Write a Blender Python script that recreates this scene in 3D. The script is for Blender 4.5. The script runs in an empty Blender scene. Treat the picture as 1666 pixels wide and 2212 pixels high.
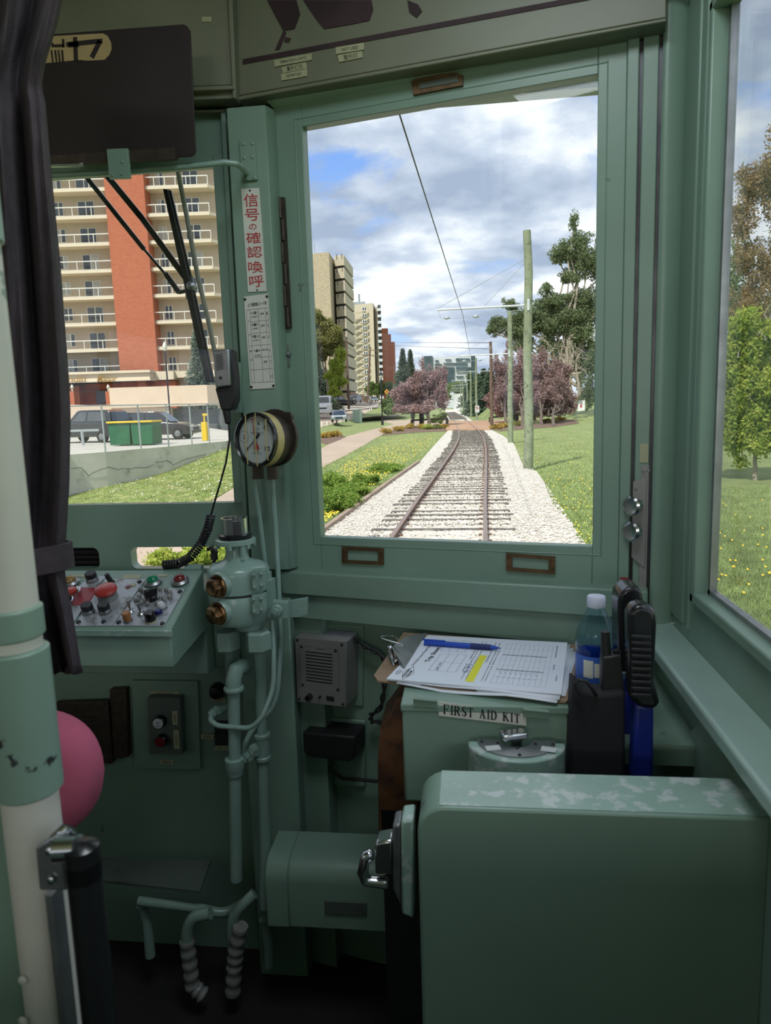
import bpy, math, random
from mathutils import Vector, Matrix
rnd = random.Random(7)
S = bpy.context.scene
# ---------------------------------------------------------------- camera
F = 1530.0; CX, CY = 833.0, 1106.0; H = 1.36
_nad = Vector((321.0, -10217.0, -F)); _up = (-_nad).normalized()
_hx = 1010.0 - CX; _hy = -(_up.x*_hx - _up.z*F)/_up.y
_hd = Vector((_hx, _hy, -F)).normalized(); _xr = _hd.cross(_up)
M3 = Matrix((_xr, _hd, _up)); CAM = Vector((0, 0, H))
cd = bpy.data.cameras.new('camera'); cam = bpy.data.objects.new('camera', cd); S.collection.objects.link(cam)
mw = M3.to_4x4(); mw.translation = CAM; cam.matrix_world = mw
cd.sensor_fit = 'HORIZONTAL'; cd.sensor_width = 36.0; cd.lens = 36.0*F/1666.0; cd.clip_start = 0.02; cd.clip_end = 3000
cd.dof.use_dof = True; cd.dof.focus_distance = 3.0; cd.dof.aperture_fstop = 13.0
S.camera = cam
# ---------------------------------------------------------------- colour management, world, sun
S.view_settings.view_transform = 'Standard'; S.view_settings.look = 'None'
S.view_settings.gamma = 1.0; S.view_settings.use_curve_mapping = False; S.view_settings.exposure = 0.0
S.cycles.use_denoising = True
S.cycles.max_bounces = 10; S.cycles.diffuse_bounces = 5; S.cycles.glossy_bounces = 4
S.cycles.transmission_bounces = 6; S.cycles.transparent_max_bounces = 12
S.cycles.sample_clamp_indirect = 6.0; S.cycles.caustics_reflective = False; S.cycles.caustics_refractive = False
SKY_STRENGTH = 1.3; SUN_STRENGTH = 4.5
SUN_DIR = Vector((-0.30, -0.62, 0.86)).normalized()      # towards the sun

def lin(r, g, b):
    f = lambda c: (c/255/12.92) if c/255 <= 0.04045 else ((c/255+0.055)/1.055)**2.4
    return (f(r), f(g), f(b), 1.0)
W = bpy.data.worlds.new('World'); S.world = W; W.use_nodes = True
nt = W.node_tree; N = nt.nodes; L = nt.links; N.clear()
def nd(t, **k):
    n = N.new(t)
    for a, b in k.items(): setattr(n, a, b)
    return n
out = nd('ShaderNodeOutputWorld'); bg = nd('ShaderNodeBackground'); L.new(bg.outputs[0], out.inputs[0]); bg.inputs[1].default_value = SKY_STRENGTH
tc = nd('ShaderNodeTexCoord'); sep = nd('ShaderNodeSeparateXYZ'); L.new(tc.outputs['Generated'], sep.inputs[0])
mx = nd('ShaderNodeMath', operation='MAXIMUM'); L.new(sep.outputs[2], mx.inputs[0]); mx.inputs[1].default_value = 0.0
ad = nd('ShaderNodeMath', operation='ADD'); L.new(mx.outputs[0], ad.inputs[0]); ad.inputs[1].default_value = 0.22
dx = nd('ShaderNodeMath', operation='DIVIDE'); dy = nd('ShaderNodeMath', operation='DIVIDE')
L.new(sep.outputs[0], dx.inputs[0]); L.new(ad.outputs[0], dx.inputs[1]); L.new(sep.outputs[1], dy.inputs[0]); L.new(ad.outputs[0], dy.inputs[1])
cmb = nd('ShaderNodeCombineXYZ'); L.new(dx.outputs[0], cmb.inputs[0]); L.new(dy.outputs[0], cmb.inputs[1]); cmb.inputs[2].default_value = 3.4
n1 = nd('ShaderNodeTexNoise'); n1.inputs['Scale'].default_value = 1.5; n1.inputs['Detail'].default_value = 9; n1.inputs['Roughness'].default_value = 0.58; n1.inputs['Distortion'].default_value = 0.25
L.new(cmb.outputs[0], n1.inputs['Vector'])
r1 = nd('ShaderNodeValToRGB'); L.new(n1.outputs[0], r1.inputs[0])
r1.color_ramp.elements[0].position = 0.34; r1.color_ramp.elements[0].color = (0, 0, 0, 1)
r1.color_ramp.elements[1].position = 0.42; r1.color_ramp.elements[1].color = (1, 1, 1, 1)
mp = nd('ShaderNodeMapping'); L.new(cmb.outputs[0], mp.inputs[0]); mp.inputs['Location'].default_value = (0.13, 0.3, 5.2)
n2 = nd('ShaderNodeTexNoise'); n2.inputs['Scale'].default_value = 2.3; n2.inputs['Detail'].default_value = 8; n2.inputs['Roughness'].default_value = 0.55
L.new(mp.outputs[0], n2.inputs['Vector'])
r2 = nd('ShaderNodeValToRGB'); L.new(n2.outputs[0], r2.inputs[0])
cr = r2.color_ramp; cr.elements[0].position = 0.36; cr.elements[0].color = lin(158, 172, 196)
cr.elements[1].position = 0.60; cr.elements[1].color = lin(250, 252, 255); e = cr.elements.new(0.48); e.color = lin(196, 206, 224)
r3 = nd('ShaderNodeValToRGB'); L.new(mx.outputs[0], r3.inputs[0])
r3.color_ramp.elements[0].color = lin(186, 212, 244); r3.color_ramp.elements[1].color = lin(84, 140, 226); r3.color_ramp.elements[1].position = 0.45
mixc = nd('ShaderNodeMix', data_type='RGBA'); L.new(r1.outputs[0], mixc.inputs[0]); L.new(r3.outputs[0], mixc.inputs[6]); L.new(r2.outputs[0], mixc.inputs[7])
L.new(mixc.outputs[2], bg.inputs[0])
sd = bpy.data.lights.new('sun', 'SUN'); sd.energy = SUN_STRENGTH; sd.angle = math.radians(0.9); sd.color = (1.0, 0.955, 0.87)
so = bpy.data.objects.new('sun', sd); S.collection.objects.link(so); so.rotation_euler = SUN_DIR.to_track_quat('Z', 'Y').to_euler()
CAB_FILL_POWER = 8.0  # strength of the fill light added under the cab ceiling
FILL_POWER = 46.0      # unseen fill light added behind the cab (built further down)
# ---------------------------------------------------------------- unprojection helpers
def ray(u, v): return M3 @ Vector(((u-CX)/F, -(v-CY)/F, -1.0))
def Y(u, v, y): r = ray(u, v); return CAM + r*(y/r.y)
def Z(u, v, z): r = ray(u, v); return CAM + r*((z-H)/r.z)
def X(u, v, x): r = ray(u, v); return CAM + r*(x/r.x)
def PL(u, v, p, n): r = ray(u, v); return CAM + r*((Vector(p)-CAM).dot(n)/r.dot(n))
A13 = math.radians(13); NR = Vector((math.sin(A13), math.cos(A13), 0)); DR = Vector((math.cos(A13), -math.sin(A13), 0))
P0 = Vector((-0.394, 1.55, 0))
def FR(u, v, off=0.0): return PL(u, v, P0 - NR*off, NR)      # on the slanted right front wall, `off` metres inwards
def T(t, z, off=0.0): return P0 + DR*t - NR*off + Vector((0, 0, z))
EX, EY, EZ = Vector((1, 0, 0)), Vector((0, 1, 0)), Vector((0, 0, 1))
# ---------------------------------------------------------------- mesh builder
class G:
    def __init__(s): s.v = []; s.f = []; s.m = []; s.k = 0; s.c = []
    def add(s, vs, fs):
        b = len(s.v); s.c.append((b, len(s.f))); s.v += [Vector(p) for p in vs]; s.f += [tuple(b+i for i in f) for f in fs]; s.m += [s.k]*len(fs); return s
    def prism(s, pts, vec):
        n = len(pts); vec = Vector(vec); a = [Vector(p) for p in pts]
        nr = Vector((0, 0, 0))
        for i in range(n): nr += (a[i]-a[0]).cross(a[(i+1) % n]-a[0])
        if nr.dot(vec) > 0: a = a[::-1]
        s.add(a + [p+vec for p in a], [tuple(range(n)), tuple(range(2*n-1, n-1, -1))] + [(i, i+n, (i+1) % n+n, (i+1) % n) for i in range(n)])
        return s
    def box(s, c, d, R=None):
        c = Vector(c); R = R or Matrix.Identity(3); x, y, z = d[0]/2, d[1]/2, d[2]/2
        vs = [c + R @ Vector(p) for p in ((-x,-y,-z),(x,-y,-z),(x,y,-z),(-x,y,-z),(-x,-y,z),(x,-y,z),(x,y,z),(-x,y,z))]
        return s.add(vs, [(3,2,1,0),(4,5,6,7),(0,1,5,4),(1,2,6,5),(2,3,7,6),(3,0,4,7)])
    def tube(s, pts, r, n=12, caps=True, closed=False):
        pts = [Vector(p) for p in pts]; m = len(pts); rr = r if isinstance(r, (list, tuple)) else [r]*m
        t0 = (pts[1]-pts[0]).normalized(); a = t0.orthogonal().normalized(); rings = []
        for i, p in enumerate(pts):
            if closed: t = (pts[(i+1) % m]-pts[i-1]).normalized()
            elif i == 0: t = t0
            elif i == m-1: t = (pts[-1]-pts[-2]).normalized()
            else: t = ((pts[i+1]-p).normalized()+(p-pts[i-1]).normalized()); t = t.normalized() if t.length > 1e-9 else t0
            a = (a-t*a.dot(t)); a = a.normalized() if a.length > 1e-9 else t.orthogonal().normalized()
            b = t.cross(a); rings.append([p+(a*math.cos(q)+b*math.sin(q))*rr[i] for q in (2*math.pi*k/n for k in range(n))])
        vs = [p for g in rings for p in g]; fs = []
        for i in range(m if closed else m-1):
            j = (i+1) % m
            for k in range(n): fs.append((i*n+k, i*n+(k+1) % n, j*n+(k+1) % n, j*n+k))
        if caps and not closed: fs += [tuple(range(n-1, -1, -1)), tuple((m-1)*n+k for k in range(n))]
        return s.add(vs, fs)
    def lathe(s, prof, o, ax=EZ, n=24, caps=True, ref=None, ph=0.0):
        o = Vector(o); ax = Vector(ax).normalized(); a = (Vector(ref)-ax*Vector(ref).dot(ax)).normalized() if ref else ax.orthogonal().normalized(); b = ax.cross(a)
        vs = []; m = len(prof)
        for r, h in prof: vs += [o+ax*h+(a*math.cos(q)+b*math.sin(q))*r for q in (ph+2*math.pi*k/n for k in range(n))]
        fs = [(i*n+k, i*n+(k+1) % n, (i+1)*n+(k+1) % n, (i+1)*n+k) for i in range(m-1) for k in range(n)]
        if caps: fs += [tuple(range(n-1, -1, -1)), tuple((m-1)*n+k for k in range(n))]
        return s.add(vs, fs)
    def ball(s, c, r, n=14, m=8, sc=(1, 1, 1)):
        c = Vector(c); vs = []
        for i in range(m+1):
            p = math.pi*i/m
            vs += [c+Vector((math.sin(p)*math.cos(q)*sc[0], math.sin(p)*math.sin(q)*sc[1], -math.cos(p)*sc[2]))*r for q in (2*math.pi*k/n for k in range(n))]
        return s.add(vs, [(i*n+k, i*n+(k+1) % n, (i+1)*n+(k+1) % n, (i+1)*n+k) for i in range(m) for k in range(n)])
    def each(s, name, mats, parent=None, **k):          # every piece added becomes an object of its own
        e = s.c[1:]+[(len(s.v), len(s.f))]
        for (a, b), (c, d) in zip(s.c, e):
            h = G(); h.add(s.v[a:c], [tuple(i-a for i in f) for f in s.f[b:d]]); o = h.obj(name, mats, parent, **k)
        return o
    def obj(s, name, mats, parent=None, bevel=0.0, smooth=True, seg=2):
        me = bpy.data.meshes.new(name); me.from_pydata(s.v, [], s.f)
        for m in (mats if isinstance(mats, (list, tuple)) else [mats]): me.materials.append(m)
        if any(s.m): me.polygons.foreach_set('material_index', s.m)
        if smooth:
            me.polygons.foreach_set('use_smooth', [True]*len(me.polygons)); me.set_sharp_from_angle(angle=math.radians(38))
        me.update()
        o = bpy.data.objects.new(name, me); S.collection.objects.link(o)
        if bevel:
            b = o.modifiers.new('bevel', 'BEVEL'); b.width = bevel; b.segments = seg; b.limit_method = 'ANGLE'; b.angle_limit = math.radians(40)
        if parent is not None:
            o.parent = parent
            r = parent; off = Vector((0, 0, 0))
            while r is not None and r.type != 'EMPTY': r = r.parent
            if parent.type == 'EMPTY': o.location = -parent.location
        return o
def tag(o, label, cat, group=None, kind=None):
    if label: o['label'] = label
    if cat: o['category'] = cat
    if group: o['group'] = group
    if kind: o['kind'] = kind
    return o
def thing(name, label, cat, loc=(0, 0, 0), group=None):
    o = bpy.data.objects.new(name, None); S.collection.objects.link(o); o.location = loc; o.empty_display_size = 0.05
    return tag(o, label, cat, group)
def struct(o, label=None): o['kind'] = 'structure'; o['label'] = label or o.name.replace('_', ' '); o['category'] = 'room'; return o
def copy_tree(root, loc, label=None, par=None):
    c = root.copy(); S.collection.objects.link(c)
    if par is None: c.location = loc
    else: c.parent = par
    if label: c['label'] = label
    for ch in list(root.children): copy_tree(ch, None, None, c)
    return c
_gc = {}
def glyph(s, bold=0.0, shear=0.0):
    k = (s, bold, shear)
    if k in _gc: return _gc[k]
    cu = bpy.data.curves.new('t', 'FONT'); cu.body = s; cu.size = 1; cu.shear = shear; cu.offset = bold; cu.resolution_u = 4; cu.space_line = 1.0
    o = bpy.data.objects.new('t', cu); S.collection.objects.link(o); dg = bpy.context.evaluated_depsgraph_get(); dg.update()
    me = o.evaluated_get(dg).to_mesh(); vs = [(v.co.x, v.co.y) for v in me.vertices]; fs = [tuple(p.vertices) for p in me.polygons]
    o.evaluated_get(dg).to_mesh_clear(); bpy.data.objects.remove(o); bpy.data.curves.remove(cu)
    _gc[k] = (vs, fs); return _gc[k]
def bil(q, a, b):      # q = TL, TR, BR, BL; a right, b down
    return q[0].lerp(q[1], a).lerp(q[3].lerp(q[2], a), b)
def onquad(g, q, s, box=(0.08, 0.15, 0.92, 0.85), lift=0.0006, bold=0.0, shear=0.0, rot=False, keep=True):
    vs, fs = glyph(s, bold, shear)
    if not vs: return
    x0, x1 = min(v[0] for v in vs), max(v[0] for v in vs); y0, y1 = min(v[1] for v in vs), max(v[1] for v in vs)
    n = (q[1]-q[0]).cross(q[0]-q[3]).normalized()
    if n.dot(CAM-q[0]) < 0: n = -n
    P = []
    for x, y in vs:
        a = (x-x0)/max(x1-x0, 1e-6); b = (y1-y)/max(y1-y0, 1e-6)
        if rot: a, b = b, 1-a
        P.append(bil(q, box[0]+(box[2]-box[0])*a, box[1]+(box[3]-box[1])*b)+n*lift)
    g.add(P, fs)
def stroke(g, q, a, b, w, lift=0.0006):      # line on a quad between two (a, b) spots
    p, r = bil(q, *a), bil(q, *b); n = (q[1]-q[0]).cross(q[0]-q[3]).normalized()
    if n.dot(CAM-q[0]) < 0: n = -n
    d = (r-p).normalized(); s = d.cross(n)*w/2; p = p-d*w*0.3; r = r+d*w*0.3
    g.add([p-s+n*lift, r-s+n*lift, r+s+n*lift, p+s+n*lift], [(0, 1, 2, 3)])
# ---------------------------------------------------------------- materials
MAT = {}
def mat(name, col, rough=0.5, metal=0.0, var=0.0, vscale=8.0, bump=0.0, bscale=60.0, col2=None, c2pos=(0.55, 0.62), c2scale=14.0, spec=0.5, coat=0.0, alpha=None, emit=None, estr=0.0, sss=0.0, trans=0.0, detail=6):
    m = bpy.data.materials.new(name); m.use_nodes = True; t = m.node_tree; b = t.nodes['Principled BSDF']
    c = col if len(col) == 4 else (*col, 1.0)
    b.inputs['Base Color'].default_value = c; b.inputs['Roughness'].default_value = rough; b.inputs['Metallic'].default_value = metal
    b.inputs['Specular IOR Level'].default_value = spec; b.inputs['Coat Weight'].default_value = coat; b.inputs['Coat Roughness'].default_value = 0.15
    if trans: b.inputs['Transmission Weight'].default_value = trans
    if emit: b.inputs['Emission Color'].default_value = emit; b.inputs['Emission Strength'].default_value = estr
    tcn = t.nodes.new('ShaderNodeTexCoord'); last = None
    if var:
        n = t.nodes.new('ShaderNodeTexNoise'); n.inputs['Scale'].default_value = vscale; n.inputs['Detail'].default_value = detail; t.links.new(tcn.outputs['Object'], n.inputs['Vector'])
        r = t.nodes.new('ShaderNodeMapRange'); t.links.new(n.outputs[0], r.inputs[0]); r.inputs[1].default_value = 0.3; r.inputs[2].default_value = 0.7
        r.inputs[3].default_value = 1-var; r.inputs[4].default_value = 1+var
        mu = t.nodes.new('ShaderNodeVectorMath'); mu.operation = 'SCALE'; mu.inputs[0].default_value = c[:3]; t.links.new(r.outputs[0], mu.inputs['Scale'])
        last = mu.outputs[0]; t.links.new(last, b.inputs['Base Color'])
    if col2:
        n = t.nodes.new('ShaderNodeTexNoise'); n.inputs['Scale'].default_value = c2scale; n.inputs['Detail'].default_value = 7; n.inputs['Roughness'].default_value = 0.6; t.links.new(tcn.outputs['Object'], n.inputs['Vector'])
        r = t.nodes.new('ShaderNodeMapRange'); t.links.new(n.outputs[0], r.inputs[0]); r.inputs[1].default_value = c2pos[0]; r.inputs[2].default_value = c2pos[1]
        mi = t.nodes.new('ShaderNodeMix'); mi.data_type = 'RGBA'; t.links.new(r.outputs[0], mi.inputs[0]); mi.inputs[6].default_value = c
        if last: t.links.new(last, mi.inputs[6])
        mi.inputs[7].default_value = col2; t.links.new(mi.outputs[2], b.inputs['Base Color'])
    if bump:
        n = t.nodes.new('ShaderNodeTexNoise'); n.inputs['Scale'].default_value = bscale; n.inputs['Detail'].default_value = 3; t.links.new(tcn.outputs['Object'], n.inputs['Vector'])
        bm = t.nodes.new('ShaderNodeBump'); bm.inputs['Strength'].default_value = bump; bm.inputs['Distance'].default_value = 0.002 if bscale > 20 else 0.02; t.links.new(n.outputs[0], bm.inputs['Height']); t.links.new(bm.outputs[0], b.inputs['Normal'])
    MAT[name] = m; return m
PG = (0.190, 0.288, 0.228, 1)
mat('green_paint', PG, 0.36, var=0.07, vscale=5, bump=0.12, bscale=45, col2=(0.05, 0.06, 0.045, 1), c2pos=(0.70, 0.74), c2scale=9, spec=0.45)
mat('green_paint_worn_lit', (0.27, 0.39, 0.33, 1), 0.30, var=0.1, vscale=12, bump=0.15, bscale=40, col2=(0.46, 0.52, 0.50, 1), c2pos=(0.53, 0.60), c2scale=38)  # real scuffs on a base raised to hold side-window light
mat('green_paint_deep', (0.085, 0.110, 0.095, 1), 0.5, var=0.15, vscale=6, bump=0.1, bscale=50, col2=(0.03, 0.035, 0.03, 1), c2pos=(0.6, 0.72))
mat('sleeve_green', PG, 0.36, var=0.07, vscale=5, bump=0.1, bscale=45, col2=(0.025, 0.025, 0.03, 1), c2pos=(0.645, 0.66), c2scale=15)
mat('green_pipe', (0.23, 0.34, 0.29, 1), 0.28, var=0.06, vscale=10, bump=0.1, bscale=70, spec=0.55)
mat('lip_bounce_lit', (0.36, 0.46, 0.36, 1), 0.4, var=0.05, vscale=5)  # paler copy of the trim green, holds light bounced off the ground
mat('header_green', (0.175, 0.185, 0.130, 1), 0.45, var=0.1, vscale=6, bump=0.1, bscale=50)
mat('header_rust', (0.035, 0.017, 0.02, 1), 0.7, var=0.3, vscale=20)
mat('black_rubber', (0.012, 0.012, 0.013, 1), 0.5, bump=0.1)
mat('black_gloss', (0.01, 0.01, 0.011, 1), 0.22)
mat('black_matte', (0.008, 0.008, 0.009, 1), 0.75)
mat('chrome', (0.62, 0.63, 0.65, 1), 0.18, 1.0, var=0.1, vscale=20)
mat('dull_steel', (0.30, 0.31, 0.32, 1), 0.38, 0.85, var=0.2, vscale=25)
mat('dark_steel', (0.05, 0.05, 0.055, 1), 0.35, 0.6, var=0.3, vscale=20)
mat('brass', (0.36, 0.21, 0.10, 1), 0.34, 0.85, col2=(0.07, 0.035, 0.015, 1), c2pos=(0.46, 0.58), c2scale=40)
mat('old_brass', (0.11, 0.065, 0.03, 1), 0.5, 0.6, var=0.35, vscale=60)
mat('brown_steel', (0.05, 0.038, 0.028, 1), 0.5, 0.4, var=0.3, vscale=60)
mat('cream_paint', (0.56, 0.55, 0.48, 1), 0.38, var=0.06, vscale=7, col2=(0.20, 0.27, 0.22, 1), c2pos=(0.69, 0.70), c2scale=13, bump=0.05)
mat('curtain_cloth', (0.046, 0.036, 0.042, 1), 0.95, var=0.25, vscale=40, bump=0.4, bscale=300)
mat('pink_velour', (0.36, 0.075, 0.13, 1), 0.9, var=0.22, vscale=9, bump=0.3, bscale=400)
mat('visor_plastic', (0.014, 0.008, 0.009, 1), 0.55, var=0.3, vscale=8)
mat('sticker_tan', (0.40, 0.30, 0.14, 1), 0.6, var=0.1, vscale=30)
mat('sign_white', (0.62, 0.62, 0.56, 1), 0.45, var=0.08, vscale=14)
mat('sign_cream', (0.38, 0.38, 0.24, 1), 0.5, var=0.08, vscale=30)
mat('sign_red', (0.42, 0.03, 0.035, 1), 0.5)
mat('ink', (0.015, 0.015, 0.017, 1), 0.6)
mat('ink_blue', (0.05, 0.06, 0.30, 1), 0.6)
mat('gauge_face', (0.50, 0.55, 0.53, 1), 0.35)
mat('gauge_yellow', (0.46, 0.37, 0.15, 1), 0.4, var=0.12, vscale=30)
mat('panel_alu', (0.40, 0.42, 0.44, 1), 0.36, 0.35, var=0.10, vscale=15, col2=(0.20, 0.20, 0.19, 1), c2pos=(0.56, 0.66), c2scale=45)
mat('red_plastic', (0.42, 0.045, 0.035, 1), 0.28)
mat('red_panel', (0.30, 0.03, 0.04, 1), 0.4, var=0.15, vscale=20)
mat('orange_plastic', (0.36, 0.15, 0.05, 1), 0.35)
mat('amber_lens', (0.26, 0.15, 0.04, 1), 0.2, var=0.2, vscale=60)
mat('green_lens', (0.01, 0.17, 0.08, 1), 0.1, emit=(0.0, 0.5, 0.2, 1), estr=0.02)
mat('red_lens', (0.15, 0.015, 0.015, 1), 0.15)
mat('blue_lens', (0.01, 0.015, 0.12, 1), 0.12)
mat('grey_knob', (0.24, 0.24, 0.23, 1), 0.4, var=0.2, vscale=60)
mat('white_plastic', (0.60, 0.62, 0.62, 1), 0.35)
mat('speaker_grey', (0.24, 0.235, 0.225, 1), 0.42, 0.3, var=0.08, vscale=12)
mat('paper', (0.70, 0.74, 0.82, 1), 0.7)
mat('highlighter', (0.75, 0.72, 0.03, 1), 0.6)
mat('hardboard', (0.26, 0.17, 0.10, 1), 0.55, var=0.1, vscale=30)
mat('pen_blue', (0.01, 0.06, 0.42, 1), 0.3)
mat('pen_grip', (0.01, 0.02, 0.12, 1), 0.6)
mat('brown_wood', (0.115, 0.045, 0.015, 1), 0.6, col2=(0.035, 0.012, 0.006, 1), c2pos=(0.42, 0.66), c2scale=22, bump=0.3, bscale=60)
mat('pouch_black', (0.010, 0.010, 0.012, 1), 0.8, bump=0.2)
mat('sleeve_blue', (0.010, 0.022, 0.20, 1), 0.35, var=0.15, vscale=20)
mat('bottle_label', (0.04, 0.12, 0.48, 1), 0.4)
mat('bottle_cap', (0.60, 0.64, 0.78, 1), 0.4)
mat('green_gloss_skylit', (0.31, 0.43, 0.38, 1), 0.2, var=0.05, vscale=6, bump=0.08, bscale=30, col2=(0.40, 0.45, 0.43, 1), c2pos=(0.62, 0.70), c2scale=25)  # glossy sill green, made paler to carry the sky's reflection
mat('saloon_floor_bounce', (0.50, 0.46, 0.38, 1), 0.6)
mat('dark_floor', (0.012, 0.009, 0.008, 1), 0.8, var=0.4, vscale=8)
mat('saloon_cream', (0.55, 0.54, 0.46, 1), 0.6)
mat('fill_diffuser', (0.9, 0.9, 0.88, 1), 0.5, emit=(1, 0.97, 0.92, 1), estr=1.5)
def glass(name, tint=(0.97, 0.985, 0.975, 1), rough=0.0, ior=1.45, smudge=0.0):
    m = bpy.data.materials.new(name); m.use_nodes = True; t = m.node_tree; t.nodes.clear()
    o = t.nodes.new('ShaderNodeOutputMaterial'); mi = t.nodes.new('ShaderNodeMixShader'); lw = t.nodes.new('ShaderNodeLayerWeight'); lw.inputs[0].default_value = 0.5; pw = t.nodes.new('ShaderNodeMath'); pw.operation = 'POWER'; pw.inputs[1].default_value = 4.0; t.links.new(lw.outputs['Facing'], pw.inputs[0]); fr = t.nodes.new('ShaderNodeMath'); fr.operation = 'MULTIPLY_ADD'; fr.inputs[1].default_value = 0.9; fr.inputs[2].default_value = 0.02; t.links.new(pw.outputs[0], fr.inputs[0])
    tr = t.nodes.new('ShaderNodeBsdfTransparent'); tr.inputs[0].default_value = tint; gl = t.nodes.new('ShaderNodeBsdfGlossy'); gl.inputs['Roughness'].default_value = rough
    t.links.new(fr.outputs[0], mi.inputs[0]); t.links.new(tr.outputs[0], mi.inputs[1]); t.links.new(gl.outputs[0], mi.inputs[2]); t.links.new(mi.outputs[0], o.inputs[0])
    MAT[name] = m; return m
glass('window_glass')
glass('bottle_plastic', (0.78, 0.89, 0.98, 1), 0.05, 1.4)
m = MAT
def mesh_px(g, pts, d): g.prism(pts, d); return g
# ================================================================ CAB SHELL
GP = m['green_paint']
def fb(g, t0, t1, z0, z1, o0, o1):     # box on the slanted wall: along t, height z, inward offsets
    return g.prism([T(t0, z0, o1), T(t1, z0, o1), T(t1, z1, o1), T(t0, z1, o1)], NR*(o1-o0))
def bb(g, x0, x1, y0, y1, z0, z1): return g.box(((x0+x1)/2, (y0+y1)/2, (z0+z1)/2), (x1-x0, y1-y0, z1-z0))
def fpx(g, pts, off, th): return g.prism([FR(u, v, off) for u, v in pts], NR*th)
def ypx(g, pts, y, th): return g.prism([Y(u, v, y) for u, v in pts], EY*th)
XL = -2.25
g = G(); bb(g, XL-0.05, 0.50, -5.0, 1.72, -0.06, 0.0); struct(g.obj('floor', m['dark_floor']))
g = G(); bb(g, XL-0.05, 0.50, -5.0, 1.75, 2.36, 2.40); struct(g.obj('ceiling', m['header_green']))
# centre front wall (below the window, with its two slots), frame, header
g = G(); WX0, WX1 = -1.46, -0.44; z1, z2 = 0.995, 1.047
bb(g, WX0, WX1, 1.57, 1.60, z2, 1.15); bb(g, WX0, WX1, 1.57, 1.60, 0.0, z1)
bb(g, WX0, -1.12, 1.57, 1.60, z1, z2); bb(g, -0.88, -0.800, 1.57, 1.60, z1, z2); bb(g, -0.560, WX1, 1.57, 1.60, z1, z2)
def fillet(g, cx, cz, sx, sz, r):
    pts = [Vector((cx, 1.57, cz))] + [Vector((cx+sx*r*(1-math.cos(a)), 1.57, cz+sz*r*(1-math.sin(a)))) for a in (math.pi/2*k/6 for k in range(7))]
    g.prism(pts, EY*0.03)
for cx, s in ((-0.800, 1), (-0.560, -1), (-0.88, -1), (-1.12, 1)):
    fillet(g, cx, z1, s, 1, 0.016); fillet(g, cx, z2, s, -1, 0.016)
struct(g.obj('wall_front', GP))
g = G(); bb(g, -1.10, -0.87, 1.62, 1.66, 0.97, 1.07)
for k in range(5): bb(g, -1.09, -0.88, 1.60, 1.62, 0.99+k*0.013, 0.995+k*0.013)
tag(g.obj('air_vent', m['black_matte']), 'black louvred air vent outside the left slot under the centre window', 'vent')
gw = G(); bb(gw, -0.532, WX1, 1.55, 1.60, 1.15, 1.90); bb(gw, -1.46, -1.36, 1.55, 1.60, 1.15, 1.90); bb(gw, -1.46, WX1, 1.552, 1.60, 1.885, 1.99)
bb(gw, -0.505, -0.497, 1.540, 1.56, 1.15, 1.90)
struct(gw.obj('trim_1', GP, bevel=0.003), 'centre window frame')
g = G(); bb(g, -1.37, -0.53, 1.585, 1.589, 1.14, 1.90); struct(g.obj('window_1', m['window_glass']), 'centre windscreen pane')
# header over the centre window
HG = m['header_green']
g = G(); ypx(g, [(-60, -60), (489, -60), (502, 183), (-60, 205)], 1.50, 0.03)
ypx(g, [(-60, 205), (502, 183), (506, 192), (-60, 214)], 1.485, 0.05); ypx(g, [(-60, 214), (506, 192), (506, 212), (-60, 236)], 1.50, 0.04)
ypx(g, [(-60, 236), (484, 236), (484, 241), (-60, 243)], 1.53, 0.05)
ypx(g, [(489, -60), (500, -60), (510, 212), (502, 212)], 1.49, 0.03)
struct(g.obj('trim_2', HG, bevel=0.002), 'header over the centre window')
# header over the right-hand front window
g = G(); fpx(g, [(512, -90), (1440, -200), (1440, 38), (505, 209)], 0.045, 0.06)
fpx(g, [(1440, 38), (1440, 46), (508, 218), (505, 209)], 0.052, 0.05)
fpx(g, [(560, 206), (1365, 55), (1368, 66), (572, 216)], 0.030, 0.03)
hd_ = struct(g.obj('trim_3', HG, bevel=0.002), 'header over the right front window')
g = G(); fpx(g, [(524, 128), (1500, -55), (1500, -43), (524, 139)], 0.0465, 0.003); fpx(g, [(505, -90), (520, -90), (522, 200), (508, 212)], 0.04, 0.02)
g.each('seam', m['header_rust'], hd_)
g = G(); fpx(g, [(577, 0), (640, 0), (648, 30), (636, 62), (612, 66), (598, 40)], 0.047, 0.002)
fpx(g, [(655, 0), (802, 0), (806, 20), (798, 44), (760, 52), (700, 62), (682, 40)], 0.047, 0.002)
fpx(g, [(880, 0), (904, 10), (912, 24), (900, 38), (884, 26)], 0.047, 0.002)
fpx(g, [(612, 66), (618, 70), (604, 106), (594, 108)], 0.047, 0.002); fpx(g, [(616, 80), (628, 82), (624, 92), (614, 90)], 0.047, 0.002)
g.each('rust_stain', m['header_rust'], hd_); 
# sloping ledge above the sash, ground-bounced light painted into its pale tone
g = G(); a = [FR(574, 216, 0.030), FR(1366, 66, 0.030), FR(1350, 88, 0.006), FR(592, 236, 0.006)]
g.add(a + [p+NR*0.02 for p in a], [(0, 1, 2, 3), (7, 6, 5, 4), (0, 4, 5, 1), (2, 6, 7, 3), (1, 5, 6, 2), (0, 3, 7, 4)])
struct(g.obj('trim_4', m['lip_bounce_lit']), 'sloping ledge above the right front window')
g = G(); bb(g, -0.47, -0.385, 1.575, 1.60, 0.9, 2.3); struct(g.obj('trim_17', GP), 'backing behind the pillar')
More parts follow.
